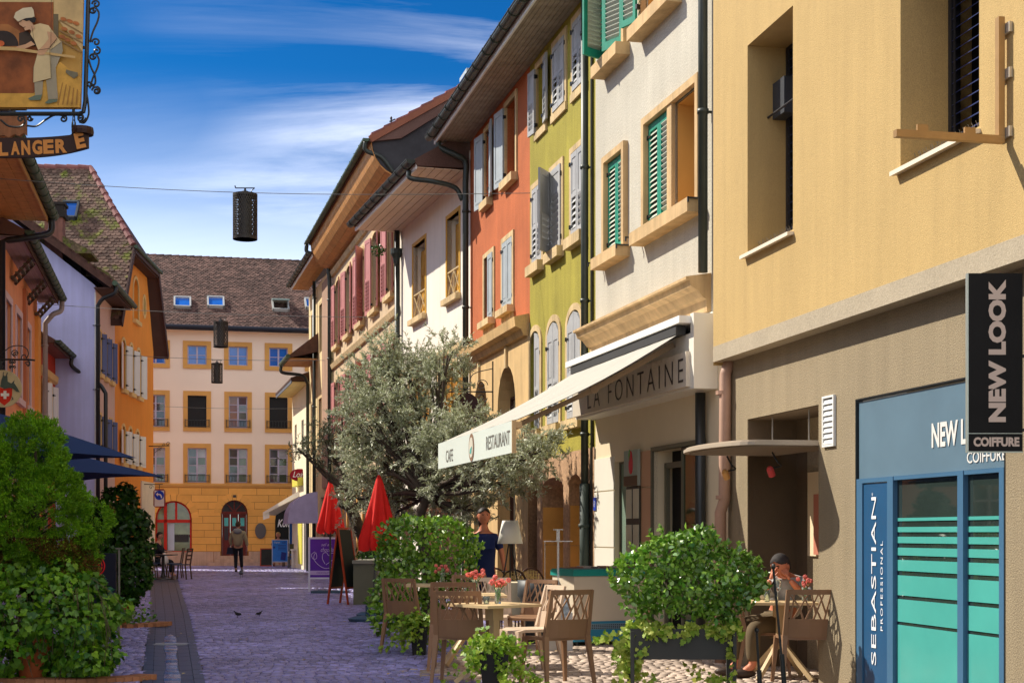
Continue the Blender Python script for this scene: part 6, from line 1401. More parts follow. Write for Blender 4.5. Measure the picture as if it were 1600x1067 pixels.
# ivy planter below
iv = thing('ivy_planter', 'terracotta pots and half barrel smothered in dark glossy ivy at the left edge', 'planter', (0,0,0))
TERR = mat('terracotta', (.62,.16,.05), .7, .2, 3)
Yi = 13.9
for (p, rr, nm) in ((52,.17,'terracotta_pot'),(-60,.22,'terracotta_pot')):
    x = ray(p,0,Yi+.02).x; mb = MB(); mb.lathe([(rr*.72,0),(rr*.95,.33),(rr*1.05,.34),(rr*1.05,.38),(rr*.9,.38),(rr*.88,.35)], (x, Yi+.02, .02), 18); mb.build(nm, TERR, iv, True)
lobes = []
for (p, y, dy, rx, rz_) in ((10,930,0,.45,.28),(80,935,-.05,.45,.26),(140,945,0,.30,.25),(30,985,.05,.5,.32),(105,990,.05,.40,.33),(160,1010,.1,.17,.22),(-50,990,.1,.5,.4),(60,900,.1,.45,.16),(168,950,.05,.12,.12),(20,1035,.1,.42,.14),(120,1040,.1,.36,.14),(20,960,-.28,.40,.22),(110,970,-.28,.34,.22),(0,1020,-.3,.34,.16),(130,1025,-.25,.26,.14)):
    c = ray(p,y,Yi+dy); lobes.append((tuple(c), (rx, rx*.75, rz_)))
P, Nv = blob_points(knobbly(lobes), 8200, .22); k = len(P); P[:,2] = np.maximum(P[:,2], .02)
keep = ~((np.abs(P[:,0]-ray(52,0,Yi).x) < .12) & (P[:,1] < Yi) & (P[:,2] < .30) & (rng.uniform(0,1,k) < .85)); P, Nv = P[keep], Nv[keep]; k = len(P)
D = unit(Nv*.35+rdir(k)*.6+np.array([0,0,-.75])); Nn_ = unit(Nv*1.1+rdir(k)*.45+np.array([0,-.1,.45]))
L = rng.uniform(.55,1.3,k)*.066; leaves('ivy_leaves', IVY, P, D, Nn_, L, L*rng.uniform(.85,1.1,k), IVYM, iv, 300)
mb = MB()
for k in range(46):
    a = ray(random.uniform(-60,165), random.uniform(900,960), Yi-.3); b = a+Vector((random.uniform(-.1,.35), random.uniform(-.15,.1), -random.uniform(.3,.75))); b.z = max(b.z,.015); mb.tube(smooth_path([a, a.lerp(b,.5)+Vector((.05,-.06,.02)), b],3), .003, 4, False)
tag(mb.build('ivy_stems', TWIG, iv), kind='stuff')
# brick kerbs round the planters
for j, (cx_, cy, rr, n_) in enumerate(((ray(70,0,13.45).x, 14.25, .78, 26),)):
    kb = thing('brick_kerb', 'low curved brick kerb running round the foot of the ivy planter', 'kerb', (0,0,0))
    me_b = MB().box(-.10,.10,-.045,.045,0,.05).mesh('brick', mat('kerb_brick', (.45,.20,.10), .85, .2, 5, isl=.2))
    for i in range(n_): a = PI*1.05+i*PI*.9/n_; place('brick', me_b, kb, (cx_+rr*math.cos(a), cy+rr*.7*math.sin(a), -.005), (0,0,a+PI/2*0))
# second dark tree
Yd = 22.8
lob = []
for (p, y, dy, rx, rz_) in ((185,785,0,.30,.26),(165,810,0,.30,.30),(205,820,0,.32,.30),(180,860,0,.40,.35),(215,870,0,.24,.25),(160,900,.1,.3,.3),(205,905,0,.30,.26),(190,935,0,.26,.2),(225,900,0,.12,.2),(150,850,.2,.3,.4)):
    c = ray(p,y,Yd+dy); lob.append((tuple(c), (rx, rx*.9, rz_)))
xs_t = ray(190,0,Yd).x
bush('hanging_leaf_tree', 'dark green small tree with drooping leaves behind the menu board at left', lob, 5200, .085, .075, DKL_, IVY, 0, .3, -.6, stems=[((xs_t,Yd,0),(xs_t,Yd,1.9),.05)], cat='tree', part='crown')
kb = thing('low_ground_ivy', 'trailing ivy tufts round a brick edged bed at the foot of the dark tree', 'plant', (0,0,0))
P = np.stack([rng.uniform(-7.3,-5.5,500), rng.uniform(21.5,23.0,500), np.abs(rng.normal(0,.12,500))+.03], 1); k = len(P); leaves('ivy_leaves', IVY, P, rdir(k), unit(rdir(k)*.6+np.array([0,-.3,1])), np.full(k,.06), np.full(k,.06), IVYM, kb)
mbk = MB(); mb.v = []; 
me_b2 = MB().box(-.11,.11,-.05,.05,0,.06).mesh('brick', mat('kerb_brick', (.45,.20,.10)))
for i in range(20): a = PI*1.0+i*PI/20; place('brick', me_b2, kb, (-6.25+1.0*math.cos(a), 22.4+.9*math.sin(a), 0), (0,0,a))
mb = MB(); mb.lathe([(.08,0),(.11,.3),(.12,.3),(.12,.34)], (ray(184,0,21.6).x, 21.9, 0), 14); mb.build('terracotta_pot', TERR, kb, True)
# shrub behind the tables
Ysb = 19.9; lob = []
for (p, y, dy, rx, rz_) in ((660,850,.1,.48,.34),(700,850,0,.36,.34),(620,880,.1,.30,.32),(650,905,0,.5,.35),(715,895,0,.28,.30),(610,930,-.1,.26,.34),(650,950,0,.42,.32),(600,965,-.1,.20,.22),(640,825,.2,.3,.15),(735,860,.1,.15,.2),(690,825,.2,.25,.14)):
    c = ray(p,y,Ysb+dy); lob.append((tuple(c), (rx, rx*.85, rz_)))
bush('leafy_shrub', 'rounded glossy leafed shrub screening the terrace behind the cafe tables', lob, 5200, .075, .05, SHR, LEAF6, 200, .5, .2, stems=[((ray(655,0,Ysb).x,Ysb,0),(ray(665,0,Ysb).x,Ysb,1.1),.03)])
# ================================================================ trough planter with shrub
TG = mat('charcoal_metal_trough', (.045,.045,.043), .5, .1, 3)
Yt = 12.95; tp = thing('trough_planter', 'charcoal metal trough planter on tall legs holding a broad leafy bush', 'planter', (0,0,0))
xa_, xb_ = ray(985,0,Yt).x, ray(1150,0,Yt).x; zb_, zt_ = ray(0,1030,Yt).z, ray(0,982,Yt).z
mb = MB(); mb.box(xa_, xb_, Yt, Yt+.012, zb_, zt_); mb.box(xa_, xa_+.012, Yt+.012, Yt+.33, zb_, zt_); mb.box(xb_-.012, xb_, Yt+.012, Yt+.33, zb_, zt_); mb.box(xa_, xb_, Yt+.331, Yt+.343, zb_, zt_); mb.box(xa_+.013, xb_-.013, Yt+.013, Yt+.33, zb_, zb_+.01)
mb.build('trough', TG, tp)
mb = MB(); mb.box(xa_+.02, xb_-.02, Yt+.02, Yt+.32, zb_+.02, zt_-.03); mb.build('soil', mat('soil', (.03,.02,.012), .95, .3, 10), tp)
lg = MB().box(-.016,.016,-.016,.016,0,zb_+.25).mesh('leg', TG)
for (a, b) in ((xa_+.016,Yt-.018),(xb_-.016,Yt-.018),(xa_+.016,Yt+.362),(xb_-.016,Yt+.362)): place('leg', lg, tp, (a,b,0))
lob = []
for (p, y, dy, rx, rz_) in ((1060,880,.15,.40,.28),(1010,900,.15,.32,.24),(1110,895,.15,.36,.26),(1150,910,.1,.26,.22),(1005,935,.1,.18,.18),(1070,925,.1,.46,.22),(1130,945,.05,.24,.18),(1090,860,.15,.25,.16),(1045,860,.15,.2,.14),(1170,890,.1,.14,.12),(980,890,.15,.12,.12)):
    c = ray(p,y,Yt+dy); lob.append((tuple(c), (rx, rx*.8, rz_)))
bush('planter_bush', 'broad deep green leafy bush growing out of the charcoal trough', lob, 5600, .062, .040, HYD, LEAF6, 300, .45, .15, shell=.6, stems=[((ray(1050,0,Yt).x,Yt+.16,zt_-.05),(ray(1040,0,Yt).x,Yt+.16,1.1),.015),((ray(1110,0,Yt).x,Yt+.16,zt_-.05),(ray(1130,0,Yt).x,Yt+.16,1.05),.012),((ray(1125,0,Yt).x,Yt+.12,zt_-.05),(ray(1140,0,Yt).x,Yt+.1,1.0),.010)])
ti = thing('trailing_variegated_ivy', 'yellow green variegated ivy spilling over the charcoal trough and its legs', 'plant', (0,0,0))
Pl = []
def strand(a, b, n, sp=.03, sag=.05):
    a, b = np.array(a), np.array(b); t = rng.uniform(0,1,(n,1)); p = a+(b-a)*t+rng.normal(0,sp,(n,3)); p[:,2] -= sag*np.sin(t[:,0]*PI); return p
for k in range(30):
    x = xa_+(xb_-xa_)*random.random(); Pl.append(strand((x,Yt+.05,zt_+.03),(x+random.uniform(-.06,.06),Yt-.04,zt_-random.uniform(-.01,.08)),16,.022,0))
for k in range(20): x = xa_+random.uniform(-.06,.12); Pl.append(strand((x+.05,Yt+.1,zt_+.04),(x-random.uniform(0,.12),Yt+random.uniform(-.05,.3),random.uniform(.02,.4)),36,.028))
Pl.append(strand((xb_-.10,Yt-.02,zt_),(xb_-.04,Yt-.04,.32),26,.012)); Pl.append(strand((xb_-.04,Yt-.03,.32),(xb_-.02,Yt-.03,.03),14,.012))
Pl.append(strand((xa_+.05,Yt+.2,zb_),(xa_+.25,Yt,.05),40,.03)); Pl.append(strand((xa_+.55,Yt+.3,zb_),(xa_+.8,Yt+.1,.12),34,.03,.1)); Pl.append(strand((xa_+.8,Yt+.1,.14),(xa_+.95,Yt+.1,.05),16,.02)); Pl.append(strand((xa_-.3,Yt+.2,.45),(xa_,Yt+.1,.6),30,.03)); 
P = np.concatenate(Pl); k = len(P); D = unit(rdir(k)*.6+np.array([0,-.2,-.6])); Nn_ = unit(rdir(k)*.6+np.array([-.2,-.8,.5])); L = rng.uniform(.6,1.25,k)*.052
leaves('ivy_leaves', IVY, P, D, Nn_, L, L, VIVY, ti, 300)
sh = thing('young_shoots', 'young bright shoots standing out of the top of the trough bush', 'plant', (0,0,0)); Ps, Ds = [], []; mbs = MB()
for k in range(75):
    q = ray(random.uniform(962,1195), random.uniform(835,930), Yt+random.uniform(0,.3)); dx = (q.x-ray(1075,0,Yt).x); zt2 = 1.42-.55*dx*dx*2.2; q.z = min(q.z, zt2)+random.uniform(-.05,.03)
    d = Vector((dx*1.2+random.gauss(0,.35), random.gauss(-.1,.3), 1)).normalized(); ln = random.uniform(.08,.17); mbs.tube([q, q+d*ln], .0025, 3, False)
    for j in range(11): Ps.append(q+d*ln*(.3+.7*random.random())); Ds.append((d*.7+Vector((random.gauss(0,.6),random.gauss(0,.6),random.gauss(0,.4)))).normalized())
Pq = np.array([tuple(v) for v in Ps]); Dq = np.array([tuple(v) for v in Ds]); kq = len(Pq); leaves('shoot_leaves', LEAF6, Pq, Dq, unit(rdir(kq)+np.array([0,-.3,.8])), rng.uniform(.6,1.2,kq)*.05, rng.uniform(.6,1.2,kq)*.032, SHR, sh); tag(mbs.build('shoot_stems', STEM_, sh), kind='stuff')
# potted ivies
def potted(label, p, y, Yp, hgt, rr, spread):
    t = thing('potted_ivy', label, 'potted plant', (0,0,0), 0, 'tall dark pots of trailing ivy by the cafe tables'); x = ray(p,0,Yp).x
    mb = MB(); s0 = rr*.72
    mb.add([(x-s0,Yp-s0,0),(x+s0,Yp-s0,0),(x+s0,Yp+s0,0),(x-s0,Yp+s0,0),(x-rr,Yp-rr,hgt),(x+rr,Yp-rr,hgt),(x+rr,Yp+rr,hgt),(x-rr,Yp+rr,hgt)],[(0,3,2,1),(4,5,6,7),(0,1,5,4),(1,2,6,5),(2,3,7,6),(3,0,4,7)]); mb.build('pot', mat('black_pot', (.02,.018,.018), .5), t)
    Pl = []
    for k in range(34):
        a = random.uniform(0,2*PI); r1 = random.uniform(.1,spread); st = (x+rr*.5*math.cos(a), Yp+rr*.5*math.sin(a), hgt+random.uniform(0,.16)); Pl.append(strand(st, (x+r1*math.cos(a), Yp+r1*math.sin(a)*.8, hgt-random.uniform(-.08,.26)), 26, .028, -.04))
    for k in range(8):
        a = random.uniform(0,2*PI); Pl.append(strand((x+rr*math.cos(a),Yp+rr*math.sin(a),hgt-.05), (x+spread*1.1*math.cos(a),Yp+spread*math.sin(a),random.uniform(.03,.15)), 18, .02, .05))
    P = np.concatenate(Pl); P[:,2] = np.maximum(P[:,2],.015); k = len(P); L = rng.uniform(.6,1.25,k)*.046
    leaves('ivy_leaves', IVY, P, unit(rdir(k)*.7+np.array([0,-.1,-.5])), unit(rdir(k)*.7+np.array([-.2,-.5,.8])), L, L, leafmat('bright_ivy_leaf', (.12,.28,.012), (.36,.48,.05), .45, .35, .3), t, 120)
potted('dark square pot of trailing ivy standing in front of the round leafy shrub', 655, 0, 16.9, .33, .10, .52)
potted('dark square pot of trailing ivy nearest the camera, before the front table', 772, 0, 12.9, .36, .13, .46)
# grey-green planter box for the leaning olive
pb = thing('planter_box', 'grey green wooden planter box under the leaning olive tree', 'planter', (0,0,0))
a, b = ray(552,0,28.6), ray(590,0,28.6); mb = MB(); mb.box(a.x, ray(640,0,28.6).x, 28.6, 31.3, 0, .85); mb.build('box', mat('grey_green_paint', (.15,.16,.11), .7, .1, 3), pb); mb = MB(); mb.box(a.x-.02, ray(640,0,28.6).x+.02, 28.57, 31.33, .80, .86); mb.build('rim', mat('pale_rim', (.30,.30,.24), .6), pb)
P = np.stack([rng.uniform(a.x,a.x+1.1,700), rng.uniform(28.6,31.2,700), .86+np.abs(rng.normal(0,.10,700))], 1); k = len(P); leaves('low_plants', KITE, P, rdir(k)+np.array([0,0,1.]), rdir(k), np.full(k,.10), np.full(k,.03), DKL_, pb)
bush('far_flower_box_plant', 'small green plant in a pot on the wall of the pink shutter house', [(tuple(ray(592,392+0,36.5)), (.16,.14,.14))], 160, .05, .04, DKL_, part='leaves')
# ================================================================ STREET PROPS
# ---- lanterns on wires
def wire(label, A, B_, sag=.08, r=.006):
    A, B_ = Vector(A), Vector(B_); t = thing('overhead_wire', label, 'wire', tuple(A), 0, 'wires strung across the street'); mb = MB()
    pts = [A.lerp(B_, k/16)-A-Vector((0,0,sag*math.sin(PI*k/16))) for k in range(17)]; mb.tube(pts, r, 5); mb.build('cable', mat('grey_cable', (.16,.16,.15), .5), t)
    return lambda s: A.lerp(B_, s)-Vector((0,0,sag*math.sin(PI*s)))
LAN = mat('pierced_lantern_metal', (.05,.045,.04), .5, .2, 8, metal=.3); LIN = mat('lantern_lining', (.11,.10,.085), .7)
def lantern(label, P, r, h, n=34, rows=18):
    t = thing('street_lantern', label, 'lantern', tuple(P), 0, 'pierced cylinder lanterns hanging over the street')
    mb = MB(); top = -.12
    # lattice of the pierced drum: a ring grid with real holes
    for i in range(rows+1):
        z = top-h*i/rows; a = [(r*math.cos(2*PI*(k+(.5 if i%2 else 0))/n), r*math.sin(2*PI*(k+(.5 if i%2 else 0))/n), z) for k in range(n)]
        if i:
            for k in range(n):
                k2 = k if i % 2 else (k+1) % n; k1 = (k+1) % n if i % 2 else k
                for q in (prev[k], prev[k1 if i % 2 else k]): pass
                mb.bar(a[k], prev[k], .013, .006, up=(a[k][0],a[k][1],0)); mb.bar(a[k], prev[(k+1)%n if i%2 else (k-1)%n], .013, .006, up=(a[k][0],a[k][1],0))
        prev = a
    tag(mb.build('pierced_drum', LAN, t), kind='stuff')
    mb = MB()
    for z in (top+.0, top-h): mb.lathe([(r*1.02,-.02),(r*1.02,.02),(r*.98,.02),(r*.98,-.02)], (0,0,z), n)
    mb.build('rim', LAN, t)
    mb = MB(); mb.lathe([(r*.99,0),(r*.99,.015)], (0,0,top), n); mb.build('lid', LAN, t); mb = MB(); mb.lathe([(r*.55,-h*.95),(r*.6,-h*.5),(r*.55,-.02)], (0,0,top), 12); mb.build('lamp_body', LIN, t)
    mb = MB(); mb.lathe([(r*.35,0),(r*.28,.05),(.02,.06),(.015,.11)], (0,0,top+.015), 10); mb.bar((-.16,0,.0),(.16,0,.0),.015); mb.tube([(-.16,0,0),(-.17,0,.04)], .01, 4); mb.tube([(.16,0,0),(.10,0,-.05),(.13,0,-.1)], .008, 4); mb.build('hook', BLACKM, t)
Yl = 24.6; f = wire('nearest thin wire carrying a black pierced lantern between the left houses and the green house', (-9.5, 25.2, ray(0,270,25).z), tuple(ray(829,302,24.45)), .14)
P = ray(383,294,Yl); lantern('nearest and largest black pierced drum lantern against the blue sky', P, .20, .72)
Yl2 = 42.5; fa = wire('middle thin wire crossing in front of the tiled townhouse roof', tuple(ray(0,470,40)), tuple(ray(592,496,37.9)), .1, .007); q = ray(345,497,40.3); lantern('brownish pierced lantern hanging before the tiled roof of the town house', q, .195, .66, 24, 12)
wire('lower wire crossing in front of the top windows of the town house', tuple(ray(165,553,49.5)), tuple(ray(515,563,49.0)), .08, .008); q = ray(339,563,49.3); lantern('smallest pierced lantern hanging before the pale town house wall', q, .185, .62, 20, 10)
wire('lowest thin wire crossing the town house second floor windows', tuple(ray(232,634,56)), tuple(ray(470,638,57)), .05, .007)
# ---- parasols
REDF = mat('red_parasol_cloth', (.70,.015,.01), .8, .1, 5); SLV = mat('silver_pole', (.55,.55,.56), .3, 0, metal=.8)
def closed_parasol(label, x, y, ztop, zbot, r, pole, legs=0, base='flat', phase=0):
    t = thing('closed_parasol', label, 'parasol', (x,y,0), 0, 'closed red parasols on the street'); n = 48; m = 14; vs = []
    for i in range(m+1):
        s = i/m; z = ztop-(ztop-zbot)*s; rr = .02+r*(s**.8)*(1-.12*max(0,(s-.85)/.15)**2)
        for k in range(n):
            a = 2*PI*k/n; pl = 1+.30*s*math.cos(8*a+phase+s*1.6)+.08*math.sin(3*a+phase+s*2)+.05*math.cos(17*a)*s; zz_ = z-(.05*math.cos(8*a+phase) if i == m else 0)
            vs.append((rr*pl*math.cos(a), rr*pl*math.sin(a), zz_))
    fs = [(i*n+k,i*n+(k+1)%n,(i+1)*n+(k+1)%n,(i+1)*n+k) for i in range(m) for k in range(n)]; mb = MB(); mb.add(vs, fs+[tuple(range(n))]); mb.build('folded_canopy', REDF, t, True)
    mb = MB(); mb.tube([(0,0,.05),(0,0,zbot+.2)], .022, 8); mb.tube([(0,0,ztop-.02),(0,0,ztop+.05)], .018, 6); mb.build('pole', pole, t)
    for k in range(4):
        a = PI/2*k+phase; mb = MB(); mb.bar((.05*math.cos(a),.05*math.sin(a),zbot+.3),(.13*math.cos(a),.13*math.sin(a),zbot-.05 if not legs else .25),.014); mb.build('rib', BLACKM, t)
    mb = MB(); mb.box(-.42,.42,-.26,.26,0,.06) if base == 'flat' else mb.lathe([(.36,0),(.38,.05),(.3,.09),(.05,.1),(.04,.3)], (0,0,0), 20); mb.build('base', mat('blue_grey_base', (.05,.09,.13), .5, .2), t); return t
P = ray(516,0,34.2); closed_parasol('smaller closed red parasol in shade beside the purple sign', P.x, 34.2, ray(0,750,34.2).z, ray(0,831,34.2).z, .27, BLACKM)
P = ray(592,0,24.4); closed_parasol('larger bright red closed parasol in sunlight on a silver pole', P.x, 24.4, ray(0,742,24.4).z, ray(0,857,24.4).z, .28, SLV, 1, 'round', 1.0)
P = ray(612,0,23.9); 
t = thing('parasol_base', 'spare dark round parasol base lying beside the sunlit red parasol', 'parasol base', (ray(575,0,23.3).x, 23.3, 0)); mb = MB(); mb.lathe([(.30,0),(.32,.05),(.2,.08),(.04,.09),(.04,.25)], (0,0,0), 20); mb.build('base_disc', mat('blue_grey_base', (.05,.09,.13)), t)
NAV = mat('navy_parasol_cloth', (.015,.035,.11), .8, .06, 3)
def square_parasol(label, cx_, cy, half, zedge, zpk, rot):
    t = thing('square_parasol', label, 'parasol', (cx_,cy,0), rot, 'large navy square parasols over the left terrace'); n = 8; mb = MB()
    C = [(-half,-half),(half,-half),(half,half),(-half,half)]
    for k in range(4):
        a, b = C[k], C[(k+1)%4]; vs = []
        for i in range(n+1):
            s = i/n
            for j in range(n+1):
                u = j/n; x = (a[0]+(b[0]-a[0])*u)*s; y = (a[1]+(b[1]-a[1])*u)*s; sag = .04*math.sin(PI*u)*s*s
                vs.append((x*(1-.02*math.sin(PI*u)*s), y*(1-.02*math.sin(PI*u)*s), zpk+(zedge-zpk)*s**1.1+sag))
        mb.add(vs, [(i*(n+1)+j,(i+1)*(n+1)+j,(i+1)*(n+1)+j+1,i*(n+1)+j+1) for i in range(n) for j in range(n)])
    mb.build('canopy', NAV, t, True)
    mb = MB(); mb.tube([(0,0,0),(0,0,zpk)], .03, 8); mb.build('pole', BLACKM, t)
    for a in C: mb = MB(); mb.bar((0,0,zpk-.03),(a[0]*.98,a[1]*.98,zedge-.02),.02); mb.build('rib', BLACKM, t)
    mb = MB(); mb.box(-.4,.4,-.4,.4,0,.08); mb.build('base', TG, t)
Pc = ray(260,745,22.5); rt = .5; hf = 1.55; c_ = (Pc.x-(hf*math.cos(rt)-(-hf)*math.sin(rt)*-1*-1), Pc.y)
def corner_center(P, hf, rt, cx=1, cy=-1): return (P.x-(cx*hf*math.cos(rt)-cy*hf*math.sin(rt)), P.y-(cx*hf*math.sin(rt)+cy*hf*math.cos(rt)))
c_ = corner_center(Pc, hf, .75); square_parasol('farther navy square parasol whose pointed corner reaches over the street', c_[0], c_[1], hf, Pc.z, Pc.z+.50, .75)
Pc = ray(197,712,17.6); c_ = corner_center(Pc, 1.5, .75); square_parasol('nearer navy square parasol overlapping the other from the left', c_[0], c_[1]+.5, 1.5, Pc.z, Pc.z+.66, .75)
# ---- boards and signs
def aframe(name, label, x, y, w_, h_, rot, frm, face, leg=.0, spread=.3, sgn=None, fr=.04):
    t = thing(name, label, 'sign', (x,y,0), rot)
    for s in (-1, 1):
        mb = MB(); hh = math.hypot(h_, spread); a = math.atan2(spread, h_)*s
        mb.M = Matrix.Translation((0,spread*s*1.0,0))@Matrix.Rotation(a,4,'X')
        mb.box(-w_/2,-w_/2+fr,-.015,.015,0,hh); mb.box(w_/2-fr,w_/2,-.015,.015,0,hh); mb.box(-w_/2+fr,w_/2-fr,-.015,.015,hh-fr,hh); mb.box(-w_/2+fr,w_/2-fr,-.015,.015,leg*hh,leg*hh+fr)
        mb.build('frame', frm, t); q = MB(); q.M = mb.M; q.box(-w_/2+fr,w_/2-fr,-.008,.008,leg*hh+fr,hh-fr); q.build('panel', face, t)
    return t
OR_ = mat('red_orange_wood', (.42,.06,.02), .5, .15, 6); CHK = mat('chalkboard', (.03,.035,.03), .8, .2, 4)
P = ray(536,0,29.0); aframe('chalkboard_stand', 'tall orange framed chalkboard stand seen edge on beside the planter box', P.x+.02, 29.0, .62, 1.5, math.radians(72), OR_, CHK, .2, .22)
P = ray(433,0,61.3); aframe('small_chalkboard', 'small orange framed chalkboard by the town house wall behind the blue poster', P.x-.45, 61.6, .6, .75, .1, OR_, CHK, 0, .15)
ps = thing('purple_sign', 'white framed purple poster stand with looping pale line drawing', 'sign', (ray(508,0,35.0).x, 35.0, 0), .03)
PUR = mat('purple_poster', (.10,.02,.32), .5, .15, 2); wq, hq = .80, 1.25; FRW = mat('white_blue_frame', (.62,.64,.75), .5)
mb = MB(); mb.box(-wq/2,-wq/2+.045,-.02,.02,0,hq); mb.box(wq/2-.045,wq/2,-.02,.02,0,hq); mb.box(-wq/2,wq/2,-.021,.021,hq,hq+.045); mb.box(-wq/2+.045,wq/2-.045,-.02,.02,.30,.34); mb.build('frame', FRW, ps)
mb = MB(); mb.box(-wq/2+.045,wq/2-.045,-.012,.012,.34,hq); pp_ = mb.build('poster', PUR, ps); mb = MB(); mb.box(-wq/2+.045,wq/2-.045,-.015,-.0125,.40,.50); mb.build('poster_band', mat('lilac_band', (.45,.35,.62), .5), pp_)
PL_ = mat('pale_lilac_line', (.50,.40,.68), .6)
text(pp_, 'sel au', .03, 1.12, -.016, .24, .07, PL_, shear=.3); text(pp_, 'chocolat', .07, 1.0, -.016, .34, .10, PL_, shear=.3); text(pp_, 'CHOCOLAT', -.05, .45, -.018, .3, .045, PUR)
mb = MB()
def ln_(pts, r=.008): mb.tube([(a,-.018,b) for a,b in [tuple(v)[:2] for v in smooth_path([(a,b,0) for a,b in pts],6)]], r, 5)
ln_([(-.24,.95),(-.32,.88),(-.28,.78),(-.20,.80),(-.22,.93),(-.27,.80),(-.18,.66),(-.02,.56),(.14,.58),(.25,.68)]); ln_([(0,.66),(-.06,.78),(-.05,.90),(.03,.93),(.09,.86),(.16,.92),(.24,.88),(.18,.76),(.02,.64)]); mb.build('line_drawing', PL_, pp_)
bp_ = thing('blue_poster_stand', 'bright blue framed poster stand at the sunlit edge of the town house', 'sign', (ray(437.5,0,60.2).x, 60.2, 0), .08)
mb = MB(); wq, hq = .66, 1.02; mb.box(-wq/2,-wq/2+.03,-.02,.02,0,hq+.1); mb.box(wq/2-.03,wq/2,-.02,.02,0,hq+.1); mb.box(-wq/2+.03,wq/2-.03,-.02,.02,hq+.07,hq+.1); mb.box(-wq/2+.03,wq/2-.03,-.02,.02,.20,.23); mb.build('frame', mat('silver_blue', (.45,.55,.75), .4), bp_)
mb = MB(); mb.box(-wq/2+.03,wq/2-.03,-.012,.012,.23,hq+.07); fp = mb.build('poster', mat('sky_blue_poster', (.03,.22,.75), .5, .12, 3), bp_); DB = mat('deep_blue_print', (.02,.04,.28), .5)
text(fp, 'Open', -.12, 1.0, -.016, .24, .09, mat('print_white', (.6,.7,.7), .5)); text(fp, 'AIR', .16, 1.0, -.016, .15, .10, DB)
mb = MB(); mb.prism([(.02,.30),(.22,.27),(.26,.58),(.06,.62)], 'y', -.018, -.013); 
for k in range(4): mb.box(-.08,.24,-.016,-.013,.70+.06*k,.72+.06*k)
mb.prism([(-.24+.07*math.cos(a)*(1 if i%2 else .5),.80+.07*math.sin(a)*(1 if i%2 else .5)) for i, a in enumerate(np.linspace(0,2*PI,13)[:-1])], 'y', -.016, -.013); mb.build('print', DB, fp)
mn = thing('black_menu_board', 'black upright menu board with red ring logo half hidden by the conifer', 'menu board', (0, 17.9, 0)); Ym = 17.9
xm0, xm1 = ray(100,0,Ym).x, ray(181,0,Ym).x; zm0, zm1 = ray(0,945,Ym).z, ray(0,864,Ym).z
mb = MB(); mb.box(xm0, xm1, 0, .03, zm0, zm1); mbd = mb.build('panel', mat('navy_black_panel', (.012,.014,.028), .4), mn); mb = MB(); mb.tube([(xm1+.035,.015,.02),(xm1+.035,.015,zm1+.06)], .014, 8); mb.box(xm1+.0,xm1+.07,-.01,.04,zm1+.05,zm1+.065); mb.tube([(xm0,.015,.02),(xm0,.015,zm1)], .014, 8); mb.box(xm1-.2,xm1+.07,-.15,.18,0,.02); mb.build('stand', mat('grey_post', (.16,.15,.13), .4), mn)
REDL = mat('red_print', (.75,.02,.02), .5)
cx_, cz = ray(148,0,Ym).x, ray(0,884,Ym).z
mb = MB()
for rr, a0, a1 in ((.12,-2.6,1.0),(.09,0,6.2),(.12,1.3,3.2)): mb.tube([(cx_+rr*math.cos(a),-.004,cz+rr*math.sin(a)) for a in np.linspace(a0,a1,28)], .008, 4)
mb.build('ring_logo', REDL, mbd); text(mbd, 'TALK', cx_+.01, cz+.02, -.004, .12, .035, REDL, bold=.03); text(mbd, 'MOON', cx_, cz-.03, -.004, .12, .035, REDL, bold=.03); text(mbd, 'CAFE BAR', cx_+.02, cz-.145, -.004, .22, .022, REDL, bold=.02)
# direction sign on far left corner
ds = thing('direction_sign', 'small blue and white left arrow sign hanging at the orange house corner', 'sign', (0, 52.5, 0)); Yd_ = 52.5
r_ = lambda p, y: (ray(p,y,Yd_).x, ray(p,y,Yd_).z)
a = r_(241,766); b = r_(257,791); cx_ = (a[0]+b[0])/2
mb = MB(); w2 = (b[0]-a[0])/2; mb.prism([(a[0]-.03+.06,b[1]-.03),(b[0]-.03,b[1]-.03),(b[0]+.03,b[1]+.03),(b[0]+.03,a[1]-.03),(b[0]-.03,a[1]+.05),(a[0]+.03,a[1]+.05),(a[0]-.03,a[1]-.03),(a[0]-.03,b[1]+.03)], 'y', 0, .03); bo = mb.build('red_border', mat('maroon_border', (.25,.02,.03), .5), ds)
mb = MB(); mb.box(a[0]+.01,b[0]-.01,-.006,-.001,b[1]+.01,a[1]); mb.build('white_plate', WHITEP, ds); q = MB(); rr = w2*.92; zc2 = a[1]-rr; q.prism([(cx_+rr*math.cos(t),zc2+rr*math.sin(t)) for t in np.linspace(0,2*PI,25)[:-1]], 'y', -.012, -.007); q.build('blue_disc', mat('signal_blue', (.01,.06,.55), .4), ds)
q = MB(); q.prism([(cx_-.12,zc2+.03),(cx_-.05,zc2+.10),(cx_-.05,zc2+.055),(cx_+.05,zc2+.04),(cx_+.10,zc2-.03),(cx_+.10,zc2-.1),(cx_+.06,zc2-.10),(cx_+.05,zc2-.04),(cx_+.01,zc2+.005),(cx_-.05,zc2+.01),(cx_-.05,zc2-.04)], 'y', -.017, -.013); q.build('white_arrow', WHITEP, ds)
mb = MB(); mb.tube([(cx_,0.015,a[1]+.05),(cx_,.015,a[1]+.22)], .012, 6); mb.tube([(cx_+.12,.015,a[1]+.22),(cx_-.55,.015,a[1]+.22)], .015, 6); mb.tube(scroll((cx_-.3,.015,a[1]+.12), .08, 1.2), .007, 4); mb.build('bracket', BLACKM, ds)
